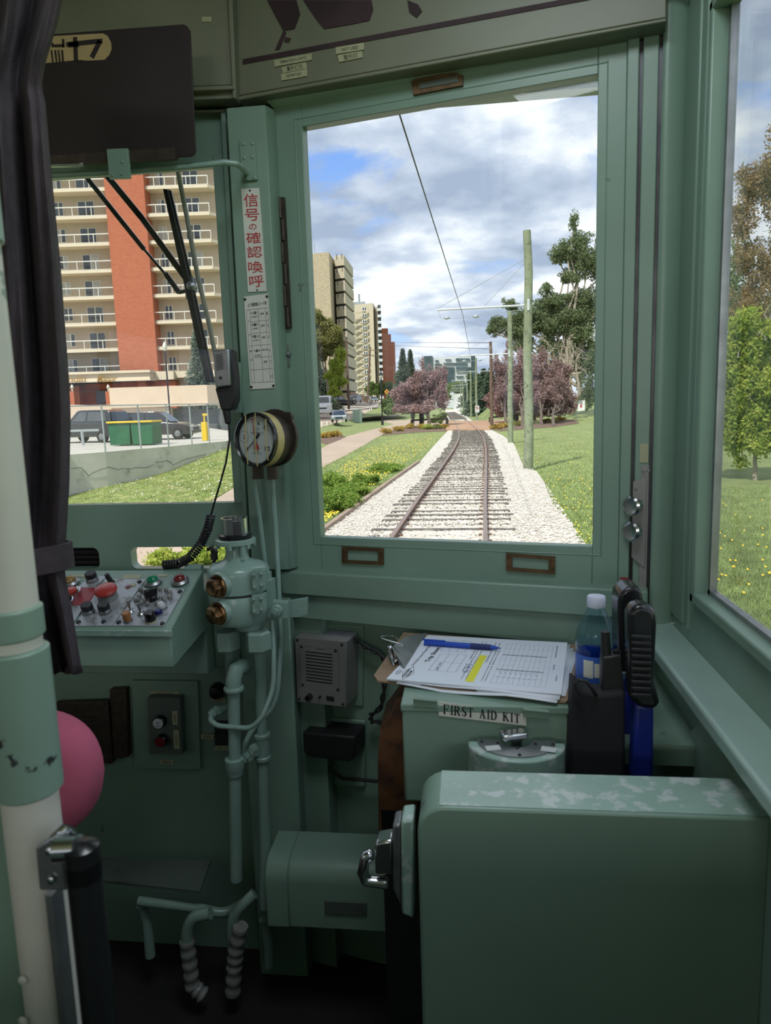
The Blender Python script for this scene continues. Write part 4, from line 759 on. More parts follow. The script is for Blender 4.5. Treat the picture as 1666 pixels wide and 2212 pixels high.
# heater box
t = thing('heater_box', 'green floor level heater box with rounded lid below the intercom', 'heater', (-0.3, 1.4, 0.28))
x0, x1, yf, yk, zt0, zb0 = Y(575, 1880, 1.34).x, -0.02, 1.335, 1.455, 0.408, 0.262
prof = [(yk, zb0), (yk, zt0), (yf+0.05, zt0)] + [(yf+0.05-0.05*math.sin(a), zt0-0.045+0.045*math.cos(a)) for a in (math.pi/2*k/6 for k in range(1, 7))] + [(yf, zb0)]
g = G(); g.prism([Vector((x0, y, z)) for y, z in prof], EX*(x1-x0)); g.obj('body', GP, t, bevel=0.002)
prof2 = [(y-(0.004 if y < 1.5 else 0), z+(0.003 if z > 0.3 else 0)) for y, z in prof]
g = G(); g.prism([Vector((x0-0.002, y, z)) for y, z in prof2], EX*0.05); g.obj('end_cover', GP, t, bevel=0.003)
g = G(); c = Vector((-0.27, yf-0.002, 0.315)); g.box(c, (0.09, 0.004, 0.03)); g.obj('pull_slot', m['green_paint_deep'], t, bevel=0.001)
g = G(); ypx(g, [(200, 1852), (455, 1856), (440, 1924), (200, 1900)], 1.46, 0.004)
g = G(); a = [Z(190, 1852, 0.30), Z(455, 1858, 0.30), Z(432, 1925, 0.30), Z(190, 1898, 0.30)]; g.prism(a, EZ*-0.006); tag(g.obj('foot_plate', m['green_paint_deep']), 'dark flat metal ledge at the foot of the front wall', 'ledge')
for P, r, lb_ in (([(300, 1946, 1.40), (430, 1962, 1.40), (485, 1975, 1.40), (545, 1940, 1.45)], 0.011, 'horizontal green floor pipe under the ledge'),
                  ([(455, 1972, 1.36), (418, 1980, 1.36), (405, 2010, 1.36), (404, 2060, 1.36)], 0.014, 'left bent floor pipe with a wrapped lower end'),
                  ([(550, 1930, 1.40), (508, 1970, 1.38), (500, 2000, 1.38), (502, 2030, 1.38)], 0.012, 'right bent floor pipe meeting the wrapped hose'),
                  ([(305, 1955, 1.42), (318, 1990, 1.42), (325, 2065, 1.42)], 0.012, 'short vertical floor pipe below the ledge'),
                  ([(572, 1985, 1.42), (582, 2050, 1.42), (582, 2085, 1.42)], 0.013, 'thin floor pipe under the left end of the heater box')):
    pipe('floor_pipe', P, r, lb_)
g = G(); P = along([Y(*p) for p in ((404, 2030, 1.36), (410, 2080, 1.36), (416, 2130, 1.36), (440, 2150, 1.36))], 30); g.tube(P, [0.016+0.002*math.sin(i*1.4) for i in range(30)], 12); tag(g.obj('wrapped_hose', m['grey_knob']), 'left tape wrapped hose on the dark floor', 'hose')
g = G(); P = along([Y(*p) for p in ((520, 2000, 1.37), (510, 2050, 1.37), (506, 2090, 1.37), (503, 2145, 1.37))], 30); g.tube(P, [0.017+0.002*math.sin(i*1.4) for i in range(30)], 12); tag(g.obj('wrapped_hose', m['grey_knob']), 'right tape wrapped hose with a small valve beside it', 'hose')
# ---------------------------------------------------------------- first aid kit and the things on it
t = thing('first_aid_box', 'green metal box labelled FIRST AID KIT under the clipboard', 'first aid box', (0.02, 1.2, 0.70))
bx0, bx1, bz = -0.110, 0.148, 0.890
g = G(); bb(g, bx0, bx1, 1.06, 1.30, 0.725, bz); g.obj('box', GP, t, bevel=0.004)
g = G(); bb(g, bx0-0.002, bx1+0.002, 1.058, 1.302, bz-0.010, bz+0.002); g.obj('lid', GP, t, bevel=0.002)
for u0, u1, v in ((893, 945, 1507), (1130, 1186, 1530)):
    g = G(); ypx(g, [(u0, v), (u1, v+6), (u1, v+22), (u0, v+18)], 1.056, 0.003); g.tube([Y(u0, v+2, 1.055), Y(u1, v+7, 1.055)], 0.003, 8); g.obj('hinge', GP, t)
q = qy([(948, 1515), (1137, 1540), (1137, 1568), (948, 1546)], 1.0585); g = G(); g.prism(q, EY*0.001); lb_ = g.obj('label_strip', m['sign_white'], t)
# FIRST AID KIT in bold serif letters drawn from strokes with serifs
SER = {'F': [((0, 0), (0, 1), 2), ((0, 1), (.75, 1), 1), ((0, .52), (.5, .52), 1), ((.75, 1), (.75, .78), .8), ((.5, .64), (.5, .4), .8), ((-.15, 0), (.2, 0), .7)],
       'I': [((.2, 0), (.2, 1), 2), ((0, 0), (.4, 0), .7), ((0, 1), (.4, 1), .7)],
       'R': [((.1, 0), (.1, 1), 2), ((-.08, 0), (.3, 0), .7), ((-.05, 1), (.5, 1), 1), ((.5, 1), (.68, .85), 1.8), ((.68, .85), (.68, .68), 2), ((.68, .68), (.5, .52), 1.5), ((.5, .52), (.1, .52), 1), ((.42, .52), (.8, 0), 2), ((.72, 0), (.95, 0), .7)],
       'S': [((.65, .8), (.6, .95), 1), ((.6, .95), (.35, 1), 1), ((.35, 1), (.1, .88), 1.6), ((.1, .88), (.12, .66), 2), ((.12, .66), (.58, .4), 2), ((.58, .4), (.64, .18), 2), ((.64, .18), (.4, 0), 1.6), ((.4, 0), (.12, .06), 1), ((.08, .28), (.08, 0), .8), ((.66, 1), (.66, .72), .8)],
       'T': [((.42, 0), (.42, 1), 2), ((0, 1), (.84, 1), 1), ((0, 1), (0, .76), .8), ((.84, 1), (.84, .76), .8), ((.22, 0), (.62, 0), .7)],
       'A': [((.08, 0), (.42, 1), 1), ((.42, 1), (.78, 0), 2), ((.2, .34), (.66, .34), .9), ((-.06, 0), (.24, 0), .7), ((.6, 0), (.95, 0), .7)],
       'D': [((.12, 0), (.12, 1), 2), ((-.05, 0), (.5, 0), .9), ((-.05, 1), (.5, 1), .9), ((.5, 1), (.74, .82), 1.6), ((.74, .82), (.82, .5), 2), ((.82, .5), (.74, .18), 2), ((.74, .18), (.5, 0), 1.6)],
       'K': [((.12, 0), (.12, 1), 2), ((-.05, 0), (.32, 0), .7), ((-.05, 1), (.32, 1), .7), ((.2, .45), (.68, 1), 1), ((.55, 1), (.85, 1), .7), ((.36, .6), (.82, 0), 2), ((.66, 0), (.98, 0), .7)]}
WID = {'F': .95, 'I': .6, 'R': 1.12, 'S': .9, 'T': 1.02, 'A': 1.1, 'D': 1.05, 'K': 1.1, ' ': .75}
g = G(); txt = 'FIRST AID KIT'; tot = sum(WID[c] for c in txt); x = 0
for ch in txt:
    for a, b, w in SER.get(ch, ()):
        f_ = lambda p: (0.06+0.88*(x+p[0]*0.9+0.08)/tot, 0.80-p[1]*0.62)
        stroke(g, q, f_(a), f_(b), 0.00125*w)
    x += WID[ch]
g.obj('lettering', m['ink'], lb_)
# clipboard
zc = bz+0.004
t = thing('clipboard', 'brown hardboard clipboard with a steel clip on the first aid box', 'clipboard', Z(1030, 1440, zc))
q = [Z(u, v, zc+0.003) for u, v in ((806, 1462), (868, 1372), (880, 1368), (1246, 1396), (1250, 1404), (1240, 1515), (1226, 1523))]
q = [Z(u, v, zc+0.003) for u, v in ((808, 1458), (872, 1366), (1244, 1392), (1250, 1400), (1234, 1508), (1222, 1516), (816, 1470))]
g = G(); g.prism(q, EZ*-0.003); g.obj('board', m['hardboard'], t)
g = G(); cq = [Z(u, v, zc+0.016) for u, v in ((863, 1378), (924, 1368), (874, 1442), (858, 1430))]
tl_, tr2, br_, bl_ = Z(878, 1374, zc+0.028), Z(922, 1367, zc+0.012), Z(874, 1443, zc+0.012), Z(846, 1398, zc+0.032)
g.add([tl_, tr2, br_, bl_]+[p-EZ*0.0015 for p in (tl_, tr2, br_, bl_)], [(0, 1, 2, 3), (7, 6, 5, 4), (0, 4, 5, 1), (1, 5, 6, 2), (2, 6, 7, 3), (3, 7, 4, 0)])
g.tube([br_, Z(866, 1436, zc+0.012), Z(860, 1424, zc+0.018)], 0.0016, 6); g.obj('clip_plate', m['dull_steel'], t)
g = G(); cc = [(870, 1394), (836, 1384), (822, 1378), (826, 1374), (848, 1375), (858, 1380)]; g.tube([Z(u, v, zc+0.034+0.004*i) for i, (u, v) in enumerate(cc)], 0.0022, 8); g.tube([Z(842, 1396, zc+0.030), Z(846, 1420, zc+0.012), Z(850, 1436, zc+0.004), Z(856, 1430, zc+0.005)], 0.005, 8); g.obj('clip_handle', m['chrome'], t)
sh = tag(thing('paper_sheets', 'stack of white printed trip sheets clipped to the board', 'papers', Z(1030, 1440, zc+0.004)), None, None)
g = G()
for k, (q, dz) in enumerate((([(838, 1470), (920, 1376), (1248, 1408), (1222, 1504)], 0), ([(856, 1474), (925, 1376), (1240, 1400), (1203, 1517)], 0.001), ([(837, 1468), (922, 1375), (1232, 1392), (1209, 1509)], 0.003))):
    P = [Z(u, v, zc+0.005+dz) for u, v in (q[1], q[2], q[3], q[0])]; nx, ny = 10, 4; vs = []
    for j in range(ny+1):
        for i in range(nx+1):
            p = bil(P, i/nx, j/ny); p.z += 0.0012*math.sin(i*0.9+k) * (j == ny) - (0.006*(1-abs(i/nx-0.3)*2.2) if (k == 1 and j == ny and i/nx < 0.7) else 0); vs.append(p)
    g.add(vs, [(j*(nx+1)+i, (j+1)*(nx+1)+i, (j+1)*(nx+1)+i+1, j*(nx+1)+i+1) for j in range(ny) for i in range(nx)])
o = g.obj('lower_sheets', m['paper'], sh); sm = o.modifiers.new('s', 'SOLIDIFY'); sm.thickness = 0.0012
z2 = zc+0.0105; q = [Z(u, v, z2) for u, v in ((924, 1372), (1226, 1388), (1213, 1499), (835, 1466))]
g = G(); g.prism(q, EZ*-0.0016); ts = g.obj('top_sheet', m['paper'], sh)
g = G(); st_ = lambda a, b, w=0.0004: stroke(g, q, a, b, w, 0.0004)
onquad(g, q, 'Trip Sheet', (0.135, 0.28, 0.175, 0.62), 0.0004, bold=0.02, rot=True); onquad(g, q, 'The Edmonton Radial Railway', (0.075, 0.18, 0.095, 0.72), 0.0004, rot=True)
for (a0, b0, a1, b1, na, nb) in ((0.18, 0.10, 0.345, 0.36, 3, 2), (0.20, 0.42, 0.37, 0.78, 3, 2)):
    for i in range(na+1): st_((a0+(a1-a0)*i/na, b0), (a0+(a1-a0)*i/na, b1))
    for i in range(nb+1): st_((a0, b0+(b1-b0)*i/nb), (a1, b0+(b1-b0)*i/nb))
for i in range(11): st_((0.60+0.031*i, 0.10), (0.60+0.031*i, 0.92), 0.00022)
for b in (0.10, 0.22, 0.34, 0.46, 0.58, 0.68, 0.80, 0.92): st_((0.60, b), (0.91, b), 0.00022)
st_((0.60, 0.36), (0.88, 0.36), 0.0016); st_((0.60, 0.66), (0.88, 0.66), 0.0016)
for a, b0, b1 in ((0.42, .1, .9), (0.445, .1, .9), (0.51, .1, .55), (0.54, .1, .9), (0.56, .2, .9), (0.93, .1, .35), (0.93, .5, .6), (0.955, .7, .8), (0.40, .3, .5), (0.40, .6, .75)): onquad(g, q, 'remarks and defects noted by operator'[:int(8+30*(b1-b0))], (a, b0, a+0.011, b1), 0.0004, rot=True)
c0 = (0.095, 0.86); d0 = 0.05
for k in range(4): a, b = k*math.pi/2, (k+1)*math.pi/2; st_((c0[0]+0.035*math.cos(a), c0[1]+0.13*math.sin(a)), (c0[0]+0.035*math.cos(b), c0[1]+0.13*math.sin(b)), 0.0007)
onquad(g, q, 'RADIAL\nTRAM', (0.075, 0.78, 0.115, 0.94), 0.0004, bold=0.02, rot=True)
for r_ in (0.016, 0.009):
    for k in range(10): a, b = k*0.628, (k+1)*0.628; st_((0.035+r_*0.8*math.cos(a), 0.86+r_*3*math.sin(a)), (0.035+r_*0.8*math.cos(b), 0.86+r_*3*math.sin(b)), 0.0006)
g.obj('printing', m['ink'], ts)
g = G(); onquad(g, q, 'Jul 24', (0.235, 0.62, 0.255, 0.76), 0.0005, rot=True); onquad(g, q, 'Tu 24 5', (0.415, 0.60, 0.44, 0.78), 0.0005, rot=True)
for i in range(8): x = 0.62+0.03*i; stroke(g, q, (x, 0.70), (x+0.02, 0.74), 0.0005, 0.0005); stroke(g, q, (x, 0.82), (x+0.018, 0.80), 0.0005, 0.0005)
o = g.obj('handwriting', m['ink_blue'], ts); o['kind'] = 'stuff'
g = G(); g.add([bil(q, a, b)+EZ*0.0003 for a, b in ((0.455, 0.40), (0.502, 0.40), (0.502, 0.93), (0.455, 0.93))], [(0, 1, 2, 3)]); g.obj('highlight', m['highlighter'], ts)
t = thing('pen', 'blue ballpoint pen lying across the top of the trip sheet', 'pen', Z(1000, 1393, z2+0.004))
a, b = Z(916, 1388, z2+0.0055), Z(1081, 1400, z2+0.0055); d = (b-a); L_ = d.length; d.normalize()
g = G(); g.lathe([(0.002, 0), (0.005, 0.001), (0.0052, L_*0.62)], a, d, 16); g.box(a+d*0.02+EZ*0.006, (0.045, 0.003, 0.002), Matrix.Rotation(math.atan2(d.y, d.x), 3, 'Z')); g.lathe([(0.005, L_*0.88), (0.0015, L_*0.985), (0.0005, L_)], a, d, 16); g.obj('barrel', m['pen_blue'], t)
g = G(); g.lathe([(0.0052, L_*0.62), (0.0055, L_*0.64), (0.0053, L_*0.88)], a, d, 16); g.obj('grip', m['pen_grip'], t)
# brown wooden piece left of the box
g = G(); q = qy([(856, 1512), (875, 1500), (905, 1496), (905, 1795), (900, 1800), (818, 1800), (817, 1740), (816, 1640), (822, 1568), (838, 1548), (850, 1530)], 1.14); g.prism(q, EY*0.10); tag(g.obj('seat_board', m['brown_wood'], bevel=0.006, seg=3), 'worn brown upright padded board left of the first aid box', 'board')
g = G(); bb(g, -0.16, -0.08, 1.14, 1.34, 0.15, 0.66); tag(g.obj('board_stand', m['black_rubber']), 'black stand under the worn brown board', 'stand')
# controller dial behind the partition
t = thing('controller', 'half round green controller head with a silver dial behind the partition', 'controller', (0.058, 1.0, 0.4))
cx = Z(1115, 1602, 0.845).x; cy = Z(1115, 1602, 0.845).y; R1 = 0.0735
def half(r, r2, z0, z1, notch=0.022):
    P = [Vector((cx-r, cy, z0))]+[Vector((cx-r*math.cos(a), cy-r2*math.sin(a), z0)) for a in (math.pi*k/24 for k in range(1, 24))]+[Vector((cx+r, cy, z0))]
    P += [Vector((cx+notch*math.cos(a), cy-notch*0.9*math.sin(a), z0)) for a in (math.pi*k/8 for k in range(9))]; g = G(); g.prism(P, EZ*(z1-z0)); return g
half(R1, 0.062, 0.45, 0.845).obj('housing', m['green_paint_worn_lit'], t, bevel=0.003); half(R1*0.80, 0.052, 0.845, 0.8475, 0.026).obj('dial', m['dull_steel'], t)
g = G(); g.box((cx-0.004, cy-0.004, 0.858), (0.040, 0.022, 0.010), Matrix.Rotation(0.3, 3, 'Z')); g.lathe([(0.010, 0), (0.010, 0.045)], (cx, cy+0.004, 0.81), EZ, 16); g.obj('handle_socket', m['chrome'], t, bevel=0.003)
g = G()
for dx_, s in ((-0.036, 1), (0.046, -1)): g.box((cx+dx_, cy-0.028, 0.8480), (0.022, 0.014, 0.001), Matrix.Rotation(0.25*s, 3, 'Z'))
g.obj('dial_marks', m['white_plastic'], t)
g = G()
for dx_, dy_ in ((-0.052, -0.008), (-0.028, -0.012), (0.0, -0.026), (0.028, -0.012), (0.054, -0.012), (0.002, -0.047)): g.lathe([(0.003, 0), (0.002, 0.002)], (cx+dx_, cy+dy_, 0.8475), EZ, 8)
g.each('screw', m['dark_steel'], t)
# water bottle
bc = Y(1287, 1400, 1.165); bz0 = Y(1273, 1287, 1.165).z-0.205; bxx, byy = bc.x-0.0, bc.y
t = thing('water_bottle', 'clear blue plastic water bottle with white cap and blue label', 'bottle', (bxx, byy, bz0))
pr = [(0.026, 0), (0.031, 0.006), (0.032, 0.02), (0.0305, 0.026), (0.032, 0.032), (0.0305, 0.040), (0.032, 0.048), (0.0305, 0.055), (0.032, 0.062), (0.032, 0.112), (0.0332, 0.118), (0.0332, 0.132), (0.031, 0.145), (0.0245, 0.163), (0.0165, 0.177), (0.0125, 0.186), (0.0125, 0.20)]
g = G(); g.lathe(pr, (bxx, byy, bz0), EZ, 32); g.obj('body', m['bottle_plastic'], t)
g = G(); g.lathe([(r-0.0012, h+0.001) for r, h in pr if h < 0.128]+[(0.0315, 0.128)], (bxx, byy, bz0), EZ, 32); g.obj('water', m['water'] if 'water' in m else m['bottle_plastic'], t)
g = G(); g.lathe([(0.0325, 0.064), (0.0327, 0.066), (0.0327, 0.108), (0.0325, 0.110)], (bxx, byy, bz0), EZ, 32, caps=False); lb2 = g.obj('label_band', m['bottle_label'], t)
g = G()
for a0, a1, z0, z1_ in ((-2.35, -1.85, 0.074, 0.104), (-1.80, -1.45, 0.076, 0.100), (-1.05, -0.6, 0.074, 0.104), (-0.5, 0.1, 0.074, 0.104)):
    vs = [Vector((bxx+0.0330*math.cos(a0+(a1-a0)*k/5), byy+0.0330*math.sin(a0+(a1-a0)*k/5), bz0+z)) for z in (z0, z1_) for k in range(6)]; g.add(vs, [(k, k+1, k+7, k+6) for k in range(5)])
g.obj('label_text_block', m['sign_white'], lb2)
g = G(); g.lathe([(0.0145, 0.187), (0.0150, 0.189), (0.0150, 0.203), (0.0138, 0.205)], (bxx, byy, bz0), EZ, 30); g.obj('cap', m['bottle_cap'], t)
g = G(); bb(g, 0.15, 0.35, 1.06, 1.36, 0.80, bz0-0.001); tag(g.obj('side_shelf', GP), 'green side shelf right of the first aid box carrying the bottle', 'shelf')
# black pouch, radio, gripped tools
t = thing('pouch', 'black cloth pouch with a strap loop in front of the bottle', 'pouch', (0.19, 1.03, 0.6))
g = G(); q = qy([(1238, 1470), (1262, 1495), (1300, 1500), (1352, 1496), (1352, 1690), (1226, 1690)], 1.03); g.prism(q, EY*0.045); g.obj('bag', m['pouch_black'], t, bevel=0.006, seg=3)
g = G(); P = [Y(*p) for p in ((1262, 1535, 1.022), (1245, 1500, 1.02), (1240, 1480, 1.02), (1250, 1468, 1.02), (1268, 1472, 1.02), (1282, 1492, 1.02), (1288, 1502, 1.03))]; g.tube(P, 0.0028, 8); g.obj('strap', m['black_rubber'], t)
t = thing('handheld_radio', 'black handheld radio with stubby antenna standing in the pouch', 'radio', (0.2, 1.04, 0.75))
g = G(); q = qy([(1302, 1420), (1340, 1414), (1352, 1500), (1350, 1540), (1300, 1540)], 1.045); g.prism(q, EY*0.025); g.obj('body', m['black_rubber'], t, bevel=0.003)
g = G(); g.tube([Y(1310, 1425, 1.055), Y(1308, 1364, 1.055)], [0.0085, 0.0065], 12); g.obj('antenna', m['black_rubber'], t)
g = G(); g.lathe([(0.006, 0), (0.006, 0.01)], Y(1333, 1418, 1.055), EZ, 12); g.obj('dial_knob', m['black_gloss'], t)
def grip(name, lab, pts, y, r, sleeve, ribs, depth=0.055):
    t = thing(name, lab, 'tool', Y(pts[-1][0], pts[-1][1], y)); g = G(); q = qy(pts, y); g.prism(q, EY*depth); o = g.obj('handle', m['black_gloss'], t, bevel=0.008, seg=3)
    g = G()
    for v in ribs: ypx(g, [(pts[0][0]+8, v), (pts[0][0]+50, v+2), (pts[0][0]+50, v+9), (pts[0][0]+8, v+7)], y-0.003, 0.006)
    if ribs: g.obj('grip_ribs', m['black_rubber'], o, bevel=0.001)
    if sleeve: g = G(); g.prism(qy(sleeve, y+0.012), EY*0.03); g.obj('sleeve', m['sleeve_blue'], t, bevel=0.006, seg=3)
grip('tool_grip', 'rear black curved tool grip in a blue sleeve by the window sill', [(1336, 1300), (1340, 1282), (1356, 1270), (1376, 1268), (1388, 1276), (1391, 1300), (1388, 1452), (1340, 1452), (1336, 1400)], 1.08, 0.02, [(1346, 1468), (1376, 1466), (1382, 1690), (1350, 1690)], [])
grip('tool_grip', 'front black ribbed tool grip in a blue sleeve by the window sill', [(1358, 1330), (1366, 1312), (1384, 1306), (1404, 1310), (1418, 1320), (1421, 1350), (1416, 1470), (1427, 1520), (1418, 1536), (1380, 1530), (1362, 1508), (1360, 1420)], 1.0, 0.02, [(1372, 1520), (1414, 1528), (1413, 1690), (1366, 1690)], [1372+14*k for k in range(10)], 0.035)
g = G(); bb(g, 0.13, 0.35, 0.98, 1.12, 0.50, 0.55); tag(g.obj('tool_rack', GP), 'narrow green rack shelf behind the partition holding pouch and tool grips', 'shelf')
# ================================================================ OUTDOORS
import numpy as np
RT, ZB, ZL = -0.74, -0.87, -0.92            # rail tops, ballast, lawn (the cab floor is 0)
mat('lawn', (0.225, 0.260, 0.105, 1), 0.9, var=0.30, vscale=0.9, col2=(0.20, 0.27, 0.06, 1), c2pos=(0.45, 0.7), c2scale=22, bump=1.0, bscale=12, detail=8)
mat('lawn_dry', (0.19, 0.25, 0.06, 1), 0.9, var=0.25, vscale=1.5, col2=(0.42, 0.38, 0.17, 1), c2pos=(0.50, 0.66), c2scale=3.0, bump=0.8, bscale=12)
mat('grass_blade', (0.27, 0.345, 0.12, 1), 0.7, var=0.35, vscale=3)
mat('dandelion_yellow', (0.85, 0.58, 0.03, 1), 0.7)
mat('dandelion_white', (0.75, 0.75, 0.7, 1), 0.9)
mat('path_tan', (0.44, 0.345, 0.265, 1), 0.9, var=0.10, vscale=0.7, col2=(0.30, 0.24, 0.19, 1), c2pos=(0.55, 0.75), c2scale=30, bump=0.3, bscale=30)
mat('crossing', (0.42, 0.255, 0.16, 1), 0.85, var=0.12, vscale=0.5)
mat('concrete_lot', (0.50, 0.47, 0.42, 1), 0.9, var=0.08, vscale=0.6)
mat('mulch', (0.16, 0.10, 0.075, 1), 0.95, var=0.4, vscale=6, bump=0.8, bscale=15)
mat('concrete_wall', (0.56, 0.55, 0.50, 1), 0.9, var=0.14, vscale=0.8, col2=(0.22, 0.22, 0.20, 1), c2pos=(0.58, 0.74), c2scale=1.1, bump=0.3, bscale=10)
mat('stucco', (0.48, 0.40, 0.31, 1), 0.9, var=0.05, vscale=1)
mat('stucco_pale', (0.62, 0.50, 0.38, 1), 0.85, var=0.05, vscale=0.6)
mat('cornice_cream', (0.66, 0.58, 0.44, 1), 0.8)
mat('gold_letters', (0.33, 0.19, 0.05, 1), 0.4, 0.3)
mat('rail_white', (0.68, 0.66, 0.60, 1), 0.5)
mat('pebble_dash', (0.43, 0.36, 0.25, 1), 0.9, var=0.28, vscale=4.5, detail=10)
mat('tower_cream', (0.52, 0.46, 0.35, 1), 0.85, var=0.04, vscale=0.3)
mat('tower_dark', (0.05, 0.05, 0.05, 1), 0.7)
mat('window_dark', (0.05, 0.06, 0.07, 1), 0.12, spec=0.8, var=0.5, vscale=0.6)
mat('curtain_pale', (0.40, 0.40, 0.38, 1), 0.5, var=0.2, vscale=2)
mat('asphalt_grey', (0.36, 0.32, 0.28, 1), 0.9, var=0.1, vscale=0.4)
mat('galvanised', (0.42, 0.46, 0.47, 1), 0.4, 0.5)
mat('arm_grey', (0.55, 0.60, 0.62, 1), 0.4, 0.2)
mat('pole_green', (0.235, 0.27, 0.175, 1), 0.85, var=0.2, vscale=3, col2=(0.11, 0.13, 0.08, 1), c2pos=(0.52, 0.70), c2scale=7, bump=0.4, bscale=20)
mat('pole_brown', (0.15, 0.10, 0.075, 1), 0.9, var=0.25, vscale=3, bump=0.4, bscale=20)
mat('tie_wood', (0.125, 0.112, 0.098, 1), 0.9, var=0.4, vscale=5, col2=(0.30, 0.26, 0.22, 1), c2pos=(0.55, 0.72), c2scale=5, bump=0.5, bscale=25)
mat('rail_rust', (0.23, 0.125, 0.085, 1), 0.6, 0.3, var=0.2, vscale=6)
mat('rail_head', (0.34, 0.235, 0.19, 1), 0.35, 0.6, var=0.1, vscale=5)
mat('timber_edge', (0.33, 0.25, 0.19, 1), 0.9, var=0.2, vscale=3)
mat('stone', (0.62, 0.57, 0.50, 1), 0.85, var=0.35, vscale=9)
mat('bark', (0.13, 0.10, 0.08, 1), 0.95, var=0.3, vscale=4)
mat('bark_pale', (0.36, 0.31, 0.25, 1), 0.95, var=0.2, vscale=4)
mat('wire', (0.03, 0.03, 0.035, 1), 0.5)
mat('black_iron', (0.015, 0.015, 0.017, 1), 0.4)
mat('lamp_glass', (0.6, 0.6, 0.5, 1), 0.3)
mat('sign_amber', (0.72, 0.34, 0.02, 1), 0.5)
mat('sign_plain', (0.78, 0.78, 0.78, 1), 0.5)
mat('sign_board_red', (0.45, 0.05, 0.04, 1), 0.5)
mat('utility_green', (0.36, 0.46, 0.40, 1), 0.5)
mat('car_black', (0.012, 0.013, 0.017, 1), 0.18, coat=1.0)
mat('car_maroon', (0.028, 0.018, 0.024, 1), 0.15, coat=1.0)
mat('car_silver', (0.30, 0.36, 0.42, 1), 0.25, 0.5, coat=0.8)
mat('car_white', (0.72, 0.72, 0.72, 1), 0.3, coat=0.6)
mat('tyre', (0.015, 0.015, 0.015, 1), 0.8)
mat('dumpster_green', (0.015, 0.115, 0.05, 1), 0.5, var=0.15, vscale=2)
mat('dumpster_yellow', (0.72, 0.50, 0.02, 1), 0.5)
mat('block_grey', (0.12, 0.13, 0.14, 1), 0.8, var=0.15, vscale=1.5)
mat('hospital_panel', (0.55, 0.58, 0.61, 1), 0.5)
mat('hospital_glass', (0.045, 0.085, 0.09, 1), 0.25, var=0.4, vscale=0.2)
mat('grey_roof', (0.30, 0.33, 0.35, 1), 0.6)
mat('skin', (0.55, 0.36, 0.27, 1), 0.6); mat('hair_fair', (0.5, 0.42, 0.28, 1), 0.8); mat('jacket_dark', (0.02, 0.022, 0.03, 1), 0.8)
mat('rope_grey', (0.34, 0.33, 0.29, 1), 0.8, bump=0.3)
def texmat(name, build):
    mm_ = bpy.data.materials.new(name); mm_.use_nodes = True; t = mm_.node_tree; b = t.nodes['Principled BSDF']; b.inputs['Roughness'].default_value = 0.9
    build(t, b, lambda ty: t.nodes.new(ty), t.links.new); MAT[name] = mm_
def b_ballast(t, b, n, l):
    tc = n('ShaderNodeTexCoord'); v = n('ShaderNodeTexVoronoi'); v.inputs['Scale'].default_value = 26; l(tc.outputs['Object'], v.inputs['Vector'])
    r = n('ShaderNodeValToRGB'); l(v.outputs['Color'], r.inputs[0]); c = r.color_ramp; c.elements[0].color = (0.30, 0.25, 0.21, 1); c.elements[1].color = (0.80, 0.75, 0.68, 1); c.elements[1].position = 0.45
    e = c.elements.new(0.2); e.color = (0.63, 0.57, 0.50, 1)
    m2 = n('ShaderNodeMapRange'); l(v.outputs['Distance'], m2.inputs[0]); m2.inputs[1].default_value = 0.25; m2.inputs[2].default_value = 0.75; m2.inputs[3].default_value = 1.0; m2.inputs[4].default_value = 0.72
    mu = n('ShaderNodeVectorMath'); mu.operation = 'SCALE'; l(r.outputs[0], mu.inputs[0]); l(m2.outputs[0], mu.inputs['Scale']); l(mu.outputs[0], b.inputs['Base Color'])
    bp = n('ShaderNodeBump'); bp.invert = True; bp.inputs['Strength'].default_value = 0.9; bp.inputs['Distance'].default_value = 0.03; l(v.outputs['Distance'], bp.inputs['Height']); l(bp.outputs[0], b.inputs['Normal'])
texmat('ballast', b_ballast)
def b_brick(t, b, n, l):
    tc = n('ShaderNodeTexCoord'); mp = n('ShaderNodeMapping'); l(tc.outputs['Object'], mp.inputs[0]); mp.inputs['Rotation'].default_value = (math.pi/2, 0, 0)
    k = n('ShaderNodeTexBrick'); l(mp.outputs[0], k.inputs['Vector']); k.inputs['Scale'].default_value = 1.0; k.inputs['Brick Width'].default_value = 0.34; k.inputs['Row Height'].default_value = 0.12; k.inputs['Mortar Size'].default_value = 0.014
    k.inputs['Color1'].default_value = (0.47, 0.135, 0.065, 1); k.inputs['Color2'].default_value = (0.40, 0.105, 0.05, 1); k.inputs['Mortar'].default_value = (0.36, 0.16, 0.10, 1); l(k.outputs[0], b.inputs['Base Color'])
texmat('brick', b_brick)
